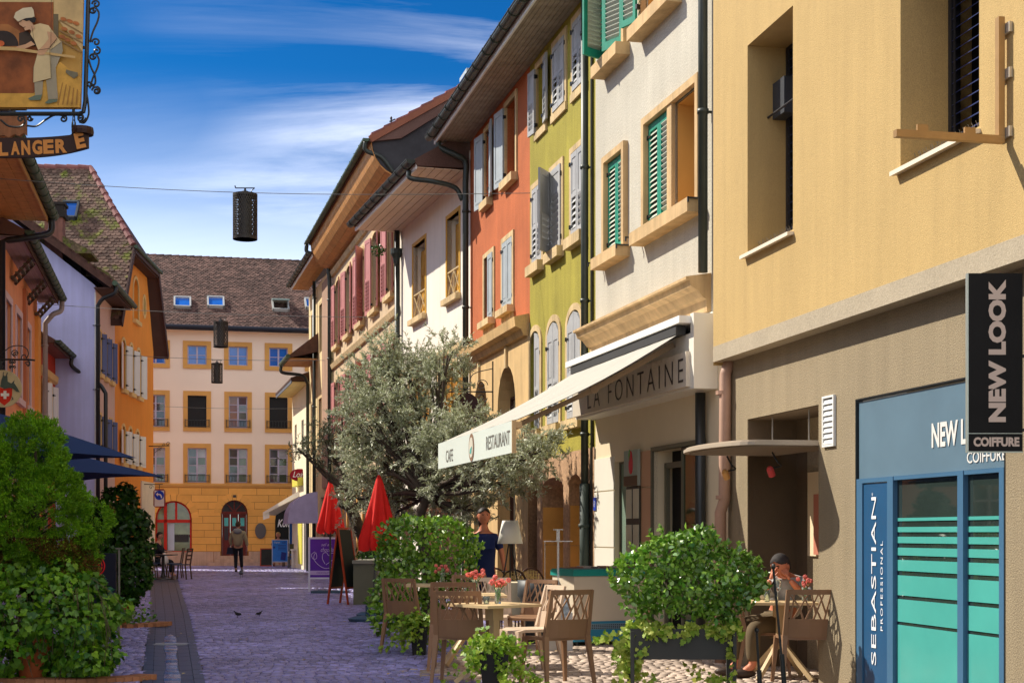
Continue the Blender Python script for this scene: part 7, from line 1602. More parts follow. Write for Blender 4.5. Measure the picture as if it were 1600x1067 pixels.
tb2 = thing('wrought_iron_bracket', 'empty wrought iron scroll bracket on the orange house over the shop', 'bracket', (*ray(241,697,54.0),)); mb = MB(); mb.tube([(-.2,0,0),(.55,0,.02)], .018, 6); mb.tube(scroll((.5,0,.08),.08,1.2), .01, 4); mb.tube(scroll((.2,0,-.1),.08,1.2,PI,-1), .01, 4); mb.tube(scroll((.35,0,.08),.06,1.2,PI), .009, 4); mb.tube([(.0,0,-.25),(.3,0,-.02)], .01, 4); mb.build('iron', BLACKM, tb2)
os_ = thing('oval_sign', 'red oval sign with flowing white script projecting beside the cream house', 'sign', (0, 56, 0)); q = MB(); c = ray(468,742,56); q.prism([(c.x+.37*math.cos(t), c.z+.24*math.sin(t)) for t in np.linspace(0,2*PI,29)[:-1]], 'y', 0, .05); ob_ = q.build('disc', mat('crimson_sign', (.30,.005,.02), .4), os_); text(ob_, 'Loah', c.x, c.z+.03, -.004, .5, .22, LETW, shear=.35); text(ob_, 'BAR', c.x+.05, c.z-.13, -.004, .14, .05, LETW); q = MB(); q.tube([(c.x+.2,.02,c.z+.2),(c.x+.2,.02,c.z+.35),(c.x+1.0,.02,c.z+.35)], .015, 5); q.build('arm', BLACKM, os_)
# awnings at the end of the street
fa_ = thing('slim_cream_awning', 'narrow cream awning sloping down in front of the dark arch', 'awning', (0,0,0))
A = ray(411,800,58.5); Bt = ray(468,766,57.2); mb = MB(); back_ = Vector((.1,2.4,0))
mb.add([A, Bt, Bt+back_, A+back_, A+Vector((0,0,-.10)), Bt+Vector((0,0,-.22)), Bt+back_+Vector((0,0,-.1)), A+back_+Vector((0,0,-.1))], [(0,1,2,3),(4,7,6,5),(0,4,5,1),(3,2,6,7),(0,3,7,4),(1,5,6,2)]); mb.build('fabric', mat('cream_canvas', (.78,.72,.55), .8), fa_)
mb = MB(); mb.add([A+Vector((0,-.01,0)), A+Vector((.25,-.01,0.1)), A+Vector((.25,-.01,-.22)), A+Vector((0,-.01,-.3)), A+Vector((0,.03,0)), A+Vector((.25,.03,.1)), A+Vector((.25,.03,-.22)), A+Vector((0,.03,-.3))], [(0,1,2,3),(7,6,5,4),(0,4,5,1),(3,2,6,7),(0,3,7,4),(1,5,6,2)]); mb.build('front_bar', WHITEP, fa_)
da = thing('dutch_canopy', 'mauve blue rounded dutch canopy over a doorway behind the red parasol', 'awning', (0,0,0)); mb = MB(); nA = 7; C0 = ray(497,768,47.0); wid = 3.4
prof = [(-.02,0)]+[(-.95*math.sin(t), -.85*(1-math.cos(t))) for t in np.linspace(.25,PI/2,7)]+[(-.97,-1.02)]
vs = []
for (dy) in (0, wid):
    for (a, b) in prof: vs.append((C0.x+a-.2*dy, C0.y+dy, C0.z+b))
m_ = len(prof); mb.add(vs, [(i,i+1,m_+i+1,m_+i) for i in range(m_-1)]); mb.add([(C0.x,C0.y,C0.z-1.0)]+vs[:m_], [(0,i+1,i+2) for i in range(m_-1)]); mb.build('fabric', mat('mauve_canvas', (.42,.38,.56), .8, .1, 4), da, False)
# ================================================================ CAFE FURNITURE
PLAS = mat('taupe_plastic', (.29,.16,.088), .45, .06, 3); PLASL = mat('sunlit_taupe_plastic', (.62,.47,.34), .45, .05, 3); TW_ = mat('pale_oak_laminate', (.66,.48,.26), .5, .12, 3, streak=.15)  # lighter copy of the chair plastic has the sunlight put into its colour
_ch = {}
def lattice_chair(label, x, y, rot, m=PLAS, sc_=1.0, group='lattice backed cafe chairs on the terrace'):
    t = thing('cafe_chair', label, 'chair', (x,y,0), rot, group); t.scale = (sc_,)*3
    if m.name not in _ch:
        D_ = {}
        mb = MB()   # seat: dished pad with front lip; front = +y
        n = 6; vs = []
        for i in range(n+1):
            for j in range(n+1):
                u, v = i/n*2-1, j/n*2-1; wd = .225 if v > -.2 else .21
                vs.append((u*wd*(1-.06*v*v), v*.215, .445-.014*(1-u*u)*(1-v*v)-(.02 if v > .9 else 0)))
        top = vs; k = len(vs); bot = [(a,b,c-.028) for a,b,c in vs]; I = lambda i,j: i*(n+1)+j
        fs = [(I(i,j),I(i+1,j),I(i+1,j+1),I(i,j+1)) for i in range(n) for j in range(n)]; fs += [tuple(q+k for q in f)[::-1] for f in fs]
        ed = [I(i,0) for i in range(n+1)]+[I(n,j) for j in range(1,n+1)]+[I(i,n) for i in range(n-1,-1,-1)]+[I(0,j) for j in range(n-1,0,-1)]
        fs += [(ed[q],ed[q]+k,ed[(q+1)%len(ed)]+k,ed[(q+1)%len(ed)]) for q in range(len(ed))]
        mb.add(top+bot, fs); D_['seat'] = mb.mesh('seat', m)
        def by(z): return -.205-.10*((z-.42)/.44)**1.2   # the back leans away
        mb = MB(); w1 = .225
        def wz(z): return w1-.012*(z-.45)/.4
        # curved back surface pieces: lower panel, top rail, side stiles
        def strip(x0, x1, z0, z1, nx=4, nz=3, th=.012):
            vs = []; 
            for s in (0, 1):
                for i in range(nx+1):
                    for j in range(nz+1):
                        z = z0+(z1-z0)*j/nz; a = x0+(x1-x0)*i/nx; X = a*wz(z)/w1; vs.append((X, by(z)-.035*(1-(X/w1)**2)+s*th, z))
            K = (nx+1)*(nz+1); J = lambda i,j: i*(nz+1)+j
            fs = [(J(i,j),J(i,j+1),J(i+1,j+1),J(i+1,j)) for i in range(nx) for j in range(nz)]; fs2 = [tuple(q+K for q in f)[::-1] for f in fs]
            e = [J(i,0) for i in range(nx+1)]+[J(nx,j) for j in range(1,nz+1)]+[J(i,nz) for i in range(nx-1,-1,-1)]+[J(0,j) for j in range(nz-1,0,-1)]
            mb.add(vs, fs+fs2+[(e[q],e[(q+1)%len(e)],e[(q+1)%len(e)]+K,e[q]+K) for q in range(len(e))])
        strip(-w1, w1, .44, .605); strip(-w1, w1, .825, .87, 6, 1); strip(-w1, -w1+.03, .605, .825, 1); strip(w1-.03, w1, .605, .825, 1)
        D_['backrest'] = mb.mesh('backrest', m, False)
        mb = MB(); 
        def S3(x, z): return (x, by(z)-.035*(1-(x/w1)**2)+.006, z)
        for (a, za, b, zb) in ((-.17,.60,-.15,.83),(-.15,.60,-.03,.83),(-.09,.70,-.19,.83),(-.06,.60,-.10,.72),(-.04,.60,.06,.83),(.0,.68,-.08,.83),(.03,.60,.11,.83),(.05,.65,.0,.83),(.10,.60,.04,.72),(.13,.60,.18,.83),(.14,.66,.07,.83),(.18,.61,.15,.72),(-.19,.62,-.16,.72)):
            A, B2 = Vector(S3(a,za)), Vector(S3(b,zb)); mb.bar(A, A.lerp(B2,.5)+Vector((0,-.001,0)), .016, .011, up=(0,1,0)); mb.bar(A.lerp(B2,.5)+Vector((0,-.001,0)), B2, .013, .011, up=(0,1,0))
        D_['lattice'] = mb.mesh('back_lattice', m)
        for i, (sx, sy) in enumerate(((-1,1),(1,1),(-1,-1),(1,-1))):
            mb = MB(); topz = .43 if sy > 0 else .86; 
            if sy > 0: mb.add(*leg_geo((sx*.20,.19,topz),(sx*.235,.225,0),.045,.028))
            else:
                mb.add(*leg_geo((sx*.213,-.205,.46),(sx*.245,-.29,0),.046,.028)); mb.add(*leg_geo((sx*.207,by(.86)-.0,.865),(sx*.213,-.205,.45),.026,.042))
            D_['leg%d' % i] = mb.mesh('leg', m)
        _ch[m.name] = D_
    D_ = _ch[m.name]
    place('seat', D_['seat'], t); b = place('backrest', D_['backrest'], t); place('back_lattice', D_['lattice'], b)
    for i in range(4): place('leg', D_['leg%d' % i], t)
    return t
def leg_geo(a, b, wa, wb):
    vs = []
    for p, w_ in ((b,wb),(a,wa)):
        h = w_/2; vs += [(p[0]-h,p[1]-h,p[2]),(p[0]+h,p[1]-h,p[2]),(p[0]+h,p[1]+h,p[2]),(p[0]-h,p[1]+h,p[2])]
    return vs, [(0,3,2,1),(4,5,6,7),(0,1,5,4),(1,2,6,5),(2,3,7,6),(3,0,4,7)]
def cafe_table(label, x, y, rot, s=.72, s2=None):
    t = thing('cafe_table', label, 'table', (x,y,0), rot, 'pale topped cafe tables on the terrace'); s2 = s2 or s
    mb = MB(); mb.box(-s/2,s/2,-s2/2,s2/2,.725,.75); mb.build('tabletop', TW_, t)
    mb = MB(); mb.box(-.035,.035,-.035,.035,.30,.724); mb.box(-.06,.06,-.06,.06,.60,.724); mb.build('column', TW_, t)
    for k in range(4):
        a = PI/2*k+PI/4; mb = MB(); mb.bar((.02*math.cos(a),.02*math.sin(a),.36),(.36*math.cos(a),.36*math.sin(a),.025),.035,.045); mb.build('leg', TW_, t)
    return t
PETR = mat('coral_petals', (.85,.22,.18), .7, .2, 20, isl=.35); STEM = mat('flower_stem', (.12,.25,.05), .6); VGL = mat('clear_glass', (.8,.9,.85), .03, 0, trans=.9, spec=.5, ior=1.3)
def vase(label, x, y, z, s=1.0, n=9):
    t = thing('flower_vase', label, 'vase', (x,y,z), 0, 'glass vases of coral carnations on tables'); t.scale = (s,)*3
    mb = MB(); mb.lathe([(.028,0),(.03,.03),(.024,.09),(.035,.14)], (0,0,.001), 14); mb.build('glass', VGL, t, True)
    sm = MB(); pm = MB()
    for k in range(n):
        a = random.uniform(0,2*PI); r = random.uniform(.01,.095); h = random.uniform(.17,.25)-r*.3; e = Vector((r*math.cos(a), r*math.sin(a), h)); sm.tube([(0,0,.02),(e.x*.3,e.y*.3,h*.6),e], .0025, 4)
        for j in range(16):
            d = Vector((random.gauss(0,1),random.gauss(0,1),random.gauss(.3,1))).normalized(); p = e+d*.012; u = d.cross(Vector((random.random(),random.random(),random.random()))).normalized()*.014; v = d.cross(u).normalized()*.013; pm.add([p-u-v+d*.005,p+u-v,p+u+v+d*.006,p-u+v], [(0,1,2,3)])
    sm.build('stems', STEM, t); tag(pm.build('petals', PETR, t), kind='stuff')
    return t
def glass_(label, x, y, z, h=.11): 
    t = thing('drinking_glass', label, 'glass', (x,y,z)); mb = MB(); mb.lathe([(.024,0),(.033,h),(.031,h),(.022,.006)], (0,0,.001), 14); mb.build('tumbler', VGL, t, True)
X_ = lambda p, Y: ray(p,0,Y).x
cafe_table('front cafe table with pale top carrying the tall carnation vase', X_(772,13.35), 13.5, math.radians(38), .62)
cafe_table('middle cafe table partly hidden behind the front chairs', X_(733,15.4), 15.6, math.radians(4), .75)
cafe_table('farthest small cafe table by the leafy shrub', X_(680,19.0), 18.6, 0, .7)
vase('tall vase of coral carnations on the front cafe table', X_(778,13.5), 13.5, .751, 1.05, 11); vase('vase of coral carnations on the middle cafe table', X_(742,15.6), 15.6, .751, 1.1, 11); vase('vase of coral carnations on the farthest table by the shrub', X_(691,18.6), 18.6, .751, 1.05)
lattice_chair('taupe lattice chair nearest at left with its back to the camera', X_(722,13.65), 13.75, math.radians(-7))
lattice_chair('taupe lattice chair directly behind the near left one', X_(712,15.0), 15.1, math.radians(-3), PLAS, 1.04)
lattice_chair('taupe lattice chair at right of the front table turned three quarters away', X_(868,13.4), 13.55, math.radians(28), PLAS, 1.02)
lattice_chair('pale sunlit lattice chair facing the street between table and freezer', X_(826,14.4), 14.75, math.radians(115), PLASL)
lattice_chair('taupe lattice chair alone in front of the leafy shrub at left', X_(641,17.3), 17.4, math.radians(-25))
lattice_chair('far lattice chair behind the middle table facing the camera', X_(765,16.9), 17.1, math.radians(175), PLASL)
lattice_chair('far lattice chair beyond the middle table, seat toward the shrub', X_(738,18.2), 18.3, math.radians(190), PLAS)
lattice_chair('low taupe chair half hidden in front of the freezer', X_(828,17.0), 17.2, math.radians(150), PLAS, .97)
# niche table, chair
cafe_table('small cafe table in the salon niche where the man sits', X_(1222,13.9), 14.0, math.radians(0), .62); vase('vase of coral carnations on the niche table beside the wall', X_(1259,13.9), 13.95, .751, .95)
lattice_chair('brown lattice chair cut off by the salon wall corner', X_(1264,13.35), 13.62, math.radians(2), PLAS, 1.02)
lattice_chair('brown chair under the seated man in the salon niche', X_(1196,14.5), 14.42, math.radians(-100), PLAS, .98)
cx2 = X_(1215,13.8); wg = thing('wine_glass', 'stemmed wine glass on the niche table before the seated man', 'glass', (cx2, 13.8, .751)); mb = MB(); mb.lathe([(.035,0),(.004,.006),(.004,.09),(.03,.12),(.038,.16),(.03,.21)], (0,0,.001), 16); mb.build('bowl', VGL, wg, True)
glass_('small tumbler on the niche table at left of the wine glass', X_(1200,13.8), 13.85, .751); glass_('small tumbler on the front cafe table', X_(760,13.4), 13.4, .751, .07); glass_('small tumbler on the middle cafe table', X_(725,15.6), 15.5, .751, .07)
# microphone-like slim black parasol stand poles near the trough
for (p, top_, lb) in ((1213,885,'slim black tripod pole with round clamp leaning before the niche table'),(1187,985,'short slim black pole behind the planter bush')):
    t = thing('tripod_pole', lb, 'pole', (X_(p+18 if p == 1213 else p+5,12.9), 13.05, 0)); mb = MB(); zt_ = ray(0,top_,13.0).z; xo = X_(1213,13)-X_(1231,13) if p == 1213 else -.03; mb.tube([(0,0,0),(xo,0,zt_)], .011, 8); mb.tube([(0,0,0),(xo*.25,0,zt_*.25+.05)], .022, 10); mb.build('shaft', BLACKM, t); q = MB(); q.ell((xo,-.01,zt_), (.022,.03,.028), 10, 6); q.build('clamp', BLACKM, t)
    q = MB(); q.lathe([(.14,0),(.15,.02),(.03,.03)], (0,0,0), 16); q.build('foot', BLACKM, t)
# floor lamp
lp = thing('tripod_lamp', 'black tripod floor lamp with white cone shade near the waitress', 'lamp', (X_(797,19.8), 19.8, 0)); zt_, zb_ = ray(0,813,19.8).z, ray(0,849,19.8).z
mb = MB(); n = 28; 
mb.lathe([(.105,zt_),(.172,zb_),(.170,zb_),(.103,zt_)], (0,0,0), n); mb.build('lamp_shade', mat('white_shade', (.80,.76,.68), .8), lp, True)
for a in (PI*.5, PI*1.15, PI*1.85): mb = MB(); mb.tube([(.02*math.cos(a),.02*math.sin(a),zb_+.0),(.24*math.cos(a),.24*math.sin(a),0)], .011, 6); mb.build('leg', BLACKM, lp)
mb = MB(); mb.lathe([(.03,zb_-.02),(.03,zb_+.06)], (0,0,0), 8); mb.build('socket', BLACKM, lp)
# bistro chairs with rattan backs and small round table
RAT = mat('rattan_weave', (.55,.40,.16), .6, .3, 30); BEN = mat('dark_bentwood', (.06,.025,.015), .4)
def bistro(label, x, y, rot):
    t = thing('bistro_chair', label, 'chair', (x,y,0), rot, 'rattan backed bistro chairs in the shade')
    mb = MB(); pts = [(-.20,-.2,0),(-.20,-.2,.45)]+[(-.20*math.cos(a),-.22-.03*math.sin(a),.62+.26*math.sin(a)) for a in np.linspace(0,PI,13)]+[(.20,-.2,.45),(.20,-.2,0)]; mb.tube(pts, .015, 7); mb.build('bent_frame', BEN, t, True)
    mb = MB()
    for i in range(9): xx = -.16+.04*i; hh = .24*math.sqrt(max(0,1-(xx/.19)**2)); mb.bar((xx,-.235,.55),(xx,-.245,.62+hh),.008)
    for j in range(8): zz_ = .55+.04*j; hw = .18*math.sqrt(max(0,1-max(0,(zz_-.62)/.26)**2)); mb.bar((-hw,-.238,zz_),(hw,-.238,zz_),.008)
    for j in range(9): zz_ = .50+.05*j; mb.bar((-.15,-.236,max(zz_,.53)),(.15,-.236,min(zz_+.2,.84)),.01) if zz_ < .72 else None
    tag(mb.build('woven_back', RAT, t), kind='stuff')
    mb = MB(); mb.lathe([(.19,.44),(.20,.455),(.19,.47)], (0,0,0), 20); mb.build('seat', RAT, t)
    for sx in (-1, 1): mb = MB(); mb.tube([(sx*.15,.14,.44),(sx*.17,.18,0)], .012, 6); mb.build('leg', BEN, t)
bistro('rattan bistro chair left of the lamp behind the dark table', X_(768,20.6), 21.3, 3.0); bistro('rattan bistro chair directly behind the lamp legs', X_(794,20.4), 20.5, 2.8); bistro('rattan bistro chair at right of the lamp before the stone arcade', X_(837,21.2), 21.4, 3.4)
dt = thing('dark_round_table', 'small dark round table beside the waitress', 'table', (X_(768,19.9), 20.1, 0)); mb = MB(); mb.lathe([(.32,.72),(.33,.735),(.32,.75)], (0,0,0), 24); mb.build('tabletop', BLACKM, dt); mb = MB(); mb.tube([(0,0,0),(0,0,.72)], .03, 8); mb.build('column', BLACKM, dt); mb = MB(); mb.lathe([(.2,0),(.2,.02),(.03,.05)], (0,0,0), 16); mb.build('foot', BLACKM, dt)
ct = thing('cloth_covered_table', 'table under a cream cloth behind the floor lamp', 'table', (X_(805,18.9), 19.1, 0)); mb = MB(); mb.box(-.36,.36,-.25,.25,.30,.76); mb.build('cloth', mat('cream_cloth', (.70,.60,.42), .85), ct)
for sx in (-1,1):
    for sy in (-1,1): mb = MB(); mb.box(sx*.33-.015,sx*.33+.015,sy*.22-.015,sy*.22+.015,0,.30); mb.build('leg', BLACKM, ct)
# ice-cream freezer
fz = thing('ice_cream_freezer', 'white ice cream chest freezer with teal rim and blue base', 'freezer', (X_(897,18.2), 18.2, 0), math.radians(24))
wf, df, hf_ = 1.02, .62, .98; FZ = mat('cream_enamel', (.78,.66,.50), .35, .04, 2); TL = mat('teal_rim', (.03,.33,.28), .3); BL = mat('blue_base', (.05,.28,.45), .35)
mb = MB(); mb.box(0,wf,0,df,.30,.86); mb.build('body', FZ, fz); mb = MB(); mb.box(-.002,wf+.002,-.004,df+.002,.05,.298); mb.build('base', BL, fz)
mb = MB(); mb.box(-.02,wf+.02,-.02,df+.02,.862,.93); mb.box(-.01,wf+.01,-.01,df+.01,.93,.945); mb.build('rim', TL, fz); mb = MB(); mb.box(.04,wf-.04,.04,df-.04,.946,.96); mb.build('glass_lid', mat('lid_glass', (.20,.24,.24), .08, .3, 6), fz)
mb = MB(); mb.box(.20,wf-.1,-.008,-.005,.20,.27); mb.build('grille', mat('grille_grey', (.25,.35,.42), .5), fz)
mb = MB()
for i in range(26):
    for j in range(3): x = .215+.027*i; mb.box(x, x+.015, -.011, -.009, .208+.02*j, .218+.02*j)
tag(mb.build('grille_holes', DARK, fz), kind='stuff')
for i in range(7): mb = MB(); x = .08+.13*i; mb.box(x, x+.10, .1+.05*(i%3), .3+.05*(i%3), .961, .975+.008*(i%2)); mb.build('ice_cream_pack', mat('pack_%d' % (i%3), ((.35,.15,.10),(.5,.4,.35),(.15,.12,.12))[i%3], .5), fz)
for sx in (.08, wf-.08):
    for sy in (.08, df-.08): mb = MB(); mb.lathe([(.03,0),(.03,.05)], (sx,sy,0), 8); mb.build('foot', BLACKM, fz)
# acrylic display stand, waste bin like dark tub
ac = thing('acrylic_stand', 'clear acrylic display stand with leaflets in front of the freezer', 'display stand', (X_(872,17.6), 17.6, 0))
AC = mat('clear_acrylic', (.75,.82,.85), .04, 0, alpha=.35, spec=.9); z1_ = ray(0,846,17.6).z
mb = MB(); mb.box(-.012,.012,-.05,.05,.45,z1_); mb.box(-.17,.17,-.10,.12,z1_-.0,z1_+.012); mb.box(-.02,.02,-.04,.04,z1_+.012,z1_+.14); mb.box(-.06,.06,-.05,.05,z1_+.14,z1_+.15); mb.build('acrylic_column', AC, ac); mb = MB(); mb.box(-.16,-.156,-.1,.1,.35,z1_); mb.build('side_panel', AC, ac)
mb = MB(); mb.box(-.17,.17,-.13,.13,0,.45); mb.build('plinth', mat('white_plinth', (.62,.62,.60), .5), ac); mb = MB(); mb.box(-.05,.13,-.135,-.131,.40,.62); mb.build('leaflet', mat('blue_white_leaflet', (.5,.62,.72), .5, .5, 20), ac)
tub = thing('dark_tub', 'grey black ribbed tub standing between lamp and freezer', 'tub', (X_(842,18.6), 18.7, 0)); mb = MB(); mb.lathe([(.20,0),(.22,.3),(.23,.32),(.23,.55),(.27,.60),(.27,.80),(.25,.80),(.20,.76)], (0,0,0), 24); mb.build('tub_body', mat('charcoal_plastic', (.06,.065,.07), .5, .15, 5), tub, True)
# left terrace: dark table and chairs
def simple_chair(label, x, y, rot, m, group=None):
    t = thing('terrace_chair', label, 'chair', (x,y,0), rot, group); mb = MB(); mb.box(-.21,.21,-.2,.22,.43,.46); mb.build('seat', mat('blue_black_seat', (.05,.07,.12), .5), t)
    for sx, sy in ((-1,1),(1,1),(-1,-1),(1,-1)):
        mb = MB(); mb.bar((sx*.19,sy*.19,.43),(sx*.2,sy*.23,0),.035); 
        if sy < 0: mb.bar((sx*.19,-.19,.43),(sx*.19,-.27,.93),.035)
        mb.build('leg', m, t)
    mb = MB(); 
    for z_ in (.6,.72,.84,.91): y_ = -.19-.08*(z_-.43)/.5; mb.bar((-.19,y_,z_),(.19,y_,z_),.02,.045)
    mb.build('backrest', m, t); return t
BRW = mat('dark_brown_chair_wood', (.09,.05,.03), .5, .2, 5)
gl = 'dark wooden chairs round the left terrace table'
simple_chair('dark wooden terrace chair right of the round pedestal table', X_(284,44.2), 44.2, math.radians(80), BRW, gl); simple_chair('second dark terrace chair just behind the right one', X_(271,45.6), 45.8, math.radians(95), BRW, gl); simple_chair('dark terrace chair left of the pedestal table near the dark tree', X_(233,44.3), 44.3, math.radians(-85), BRW, gl)
pt_ = thing('pedestal_table', 'black pedestal table on the left terrace beside the channel', 'table', (X_(255,44.2), 44.2, 0)); mb = MB(); mb.box(-.36,.36,-.36,.36,.72,.75); mb.build('tabletop', BLACKM, pt_); mb = MB(); mb.lathe([(.05,0),(.045,.72)], (0,0,0), 10); mb.build('column', BLACKM, pt_); mb = MB(); mb.lathe([(.36,0),(.34,.03),(.08,.07),(.05,.2)], (0,0,0), 20); mb.build('foot', BLACKM, pt_)
# far right furniture by the cream house
wt = thing('white_stool_table', 'white wooden side table by the lemon doorway at the end of the street', 'table', (X_(468,58.5), 58.6, 0)); 
for sx in (-1,1):
    for sy in (-1,1): mb = MB(); mb.box(sx*.27-.03,sx*.27+.03,sy*.22-.03,sy*.22+.03,0,.70); mb.build('leg', WHITEP, wt)
mb = MB(); mb.box(-.34,.34,-.28,.28,.70,.75); mb.build('tabletop', WHITEP, wt); mb = MB(); mb.box(-.27,.27,-.02,.02,.12,.18); mb.build('crossbar', WHITEP, wt)
fc = thing('folding_chair', 'black crossed leg folding chair at the edge of the cream house', 'chair', (X_(484,57.3), 57.4, 0)); mb = MB()
for s in (-1,1): mb.bar((-.30,s*.2,0),(.28,s*.2,.92),.035); mb.bar((.28,s*.2,0),(-.28,s*.2,.46),.035)
mb.build('crossed_legs', BLACKM, fc); mb = MB(); mb.box(-.28,.12,-.2,.2,.45,.48); mb.build('seat', BLACKM, fc); mb = MB(); mb.bar((.22,-.2,.8),(.22,.2,.8),.12,.02); mb.build('backrest', BLACKM, fc)
gm_ = thing('green_awning_chair', 'olive canvas backed chair beside the white side table', 'chair', (X_(462,59.3), 59.4, 0)); mb = MB(); mb.box(-.25,.25,-.03,.0,.55,.95); mb.build('backrest', mat('olive_canvas', (.10,.11,.05), .8), gm_); mb = MB(); mb.box(-.25,.25,-.45,-.03,.42,.46); mb.build('seat', mat('olive_canvas', (.10,.11,.05)), gm_)
for sx in (-1,1):
    for sy in (-.42,-.03): mb = MB(); mb.box(sx*.25-.02,sx*.25+.02,sy-.02,sy+.02,0,.95 if sy > -.1 else .45); mb.build('leg', BLACKM, gm_)
bf_ = thing('beach_flag', 'narrow blue upright flag standing behind the blue poster', 'flag', (X_(452,60.8), 60.8, 0)); mb = MB(); mb.prism([(0,.3),(.16,.3),(.2,1.9),(.12,2.25),(.04,2.2),(0,1.9)], 'y', -.01, .01); mb.build('flag_cloth', mat('flag_blue', (.03,.15,.5), .6), bf_); mb = MB(); mb.tube([(0,0,0),(0,0,2.1)], .015, 6); mb.build('pole', SLV, bf_)
# pigeons
def pigeon(label, x, y, rot, s, m1, m2):
    t = thing('pigeon', label, 'pigeon', (x,y,0), rot, 'pigeons walking on the cobbles'); t.scale = (s,)*3
    mb = MB(); n = 14; prof = [(-.17,.105,.006,.006),(-.12,.11,.025,.018),(-.06,.12,.055,.045),(0,.135,.065,.06),(.05,.15,.06,.06),(.085,.18,.035,.04),(.10,.215,.026,.030),(.115,.235,.024,.024),(.135,.236,.010,.010),(.158,.226,.003,.003)]
    vs = []; 
    for (yy, zz_, rx, rz_) in prof:
        for k in range(n): a = 2*PI*k/n; vs.append((rx*math.cos(a), yy, zz_+rz_*math.sin(a)))
    mb.add(vs, [(i*n+k,(i+1)*n+k,(i+1)*n+(k+1)%n,i*n+(k+1)%n) for i in range(len(prof)-1) for k in range(n)]+[tuple(range(n)),tuple(range((len(prof)-1)*n,len(prof)*n))[::-1]])
    for sx in (-1,1): mb.tube([(sx*.025,0,.09),(sx*.025,.01,.03),(sx*.025,.005,.0)], .006, 5); mb.tube([(sx*.025,-.015,.004),(sx*.025,.035,.004)], .005, 4)
    mb.build('body', m1, t, True)
    for sx in (-1,1):
        q = MB(); q.ell((sx*.055,-.03,.135), (.014,.10,.045), 10, 6); q.build('wing', m2, t, True)
PG1 = mat('slate_feather', (.07,.075,.09), .6, .2, 20); PG2 = mat('pale_grey_feather', (.40,.42,.48), .6, .3, 30); PG3 = mat('black_feather', (.015,.015,.018), .6)
pigeon('grey and white pigeon walking behind the strolling person', X_(377,46.0), 46.0, .1, 1.15, PG1, PG2); pigeon('black pigeon at left pecking on the shaded cobbles', X_(371,24.3), 24.3, 1.4, .45, PG3, PG3); pigeon('black pigeon at right on the shaded cobbles by a pale leaf', X_(405,24.6), 24.6, -1.2, .4, PG3, PG3)
# litter: dry leaves lying on the setts
k = 150; Pl_ = np.stack([rng.uniform(-5.5,2.2,k), 13.5+rng.gamma(1.6,6,k), np.full(k,.014)], 1); Pl_ = Pl_[(np.abs(Pl_[:,0]/Pl_[:,1]) < .3) & (Pl_[:,0] < 5.6-.24*Pl_[:,1])]; k = len(Pl_)
fl_ = leaves('fallen_leaves', LEAF6, Pl_, rdir(k)*np.array([1,1,.1]), np.tile(np.array([[0,0,1.]]),(k,1))+rdir(k)*.25, rng.uniform(.03,.07,k), rng.uniform(.02,.04,k), leafmat('dry_leaf', (.45,.30,.12), (.55,.45,.22), .7, .1, .3), None)
fl_['label'] = 'small dry leaves scattered over the cobbles'
# ================================================================ PEOPLE
SKIN = mat('warm_skin', (.55,.27,.17), .5, .05, spec=.35); SKINR = mat('ruddy_skin', (.62,.22,.12), .5, .05); HAIRD = mat('dark_brown_hair', (.02,.012,.008), .6, .3, 30)  # redder skin tone for the waitress and the seated man
def skin_mesh(name, J, E, R, m, parent, root=0, sub=2, loc=(0,0,0)):
    me = bpy.data.meshes.new(name); me.from_pydata(J, E, []); ob = bpy.data.objects.new(name, me); COL.objects.link(ob)
    md = ob.modifiers.new('s', 'SKIN'); sv = me.skin_vertices[0].data
    for i, r in enumerate(R): sv[i].radius = (r if isinstance(r, tuple) else (r, r)); sv[i].use_root = (i == root)
    md.use_smooth_shade = True; m2 = ob.modifiers.new('u', 'SUBSURF'); m2.levels = sub; m2.render_levels = sub
    dg = bpy.context.evaluated_depsgraph_get(); nm = bpy.data.meshes.new_from_object(ob.evaluated_get(dg)); bpy.data.objects.remove(ob)
    nm.materials.clear(); nm.materials.append(m); nm.polygons.foreach_set('use_smooth', [True]*len(nm.polygons)); nm.name = name
    return place(name, nm, parent, loc)
def chain_skin(name, chains, m, parent, sub=2):
    """chains of (point, radius); chains sharing a point are joined; first point is the root"""
    J, E, R, key = [], [], [], {}
    for ch in chains:
        prev = None
        for p, r in ch:
            k = tuple(round(c, 4) for c in p)
            if k not in key: key[k] = len(J); J.append(k); R.append(r)
            i = key[k]
            if prev is not None and prev != i: E.append((prev, i))
            prev = i
    return skin_mesh(name, J, E, R, m, parent, 0, sub)
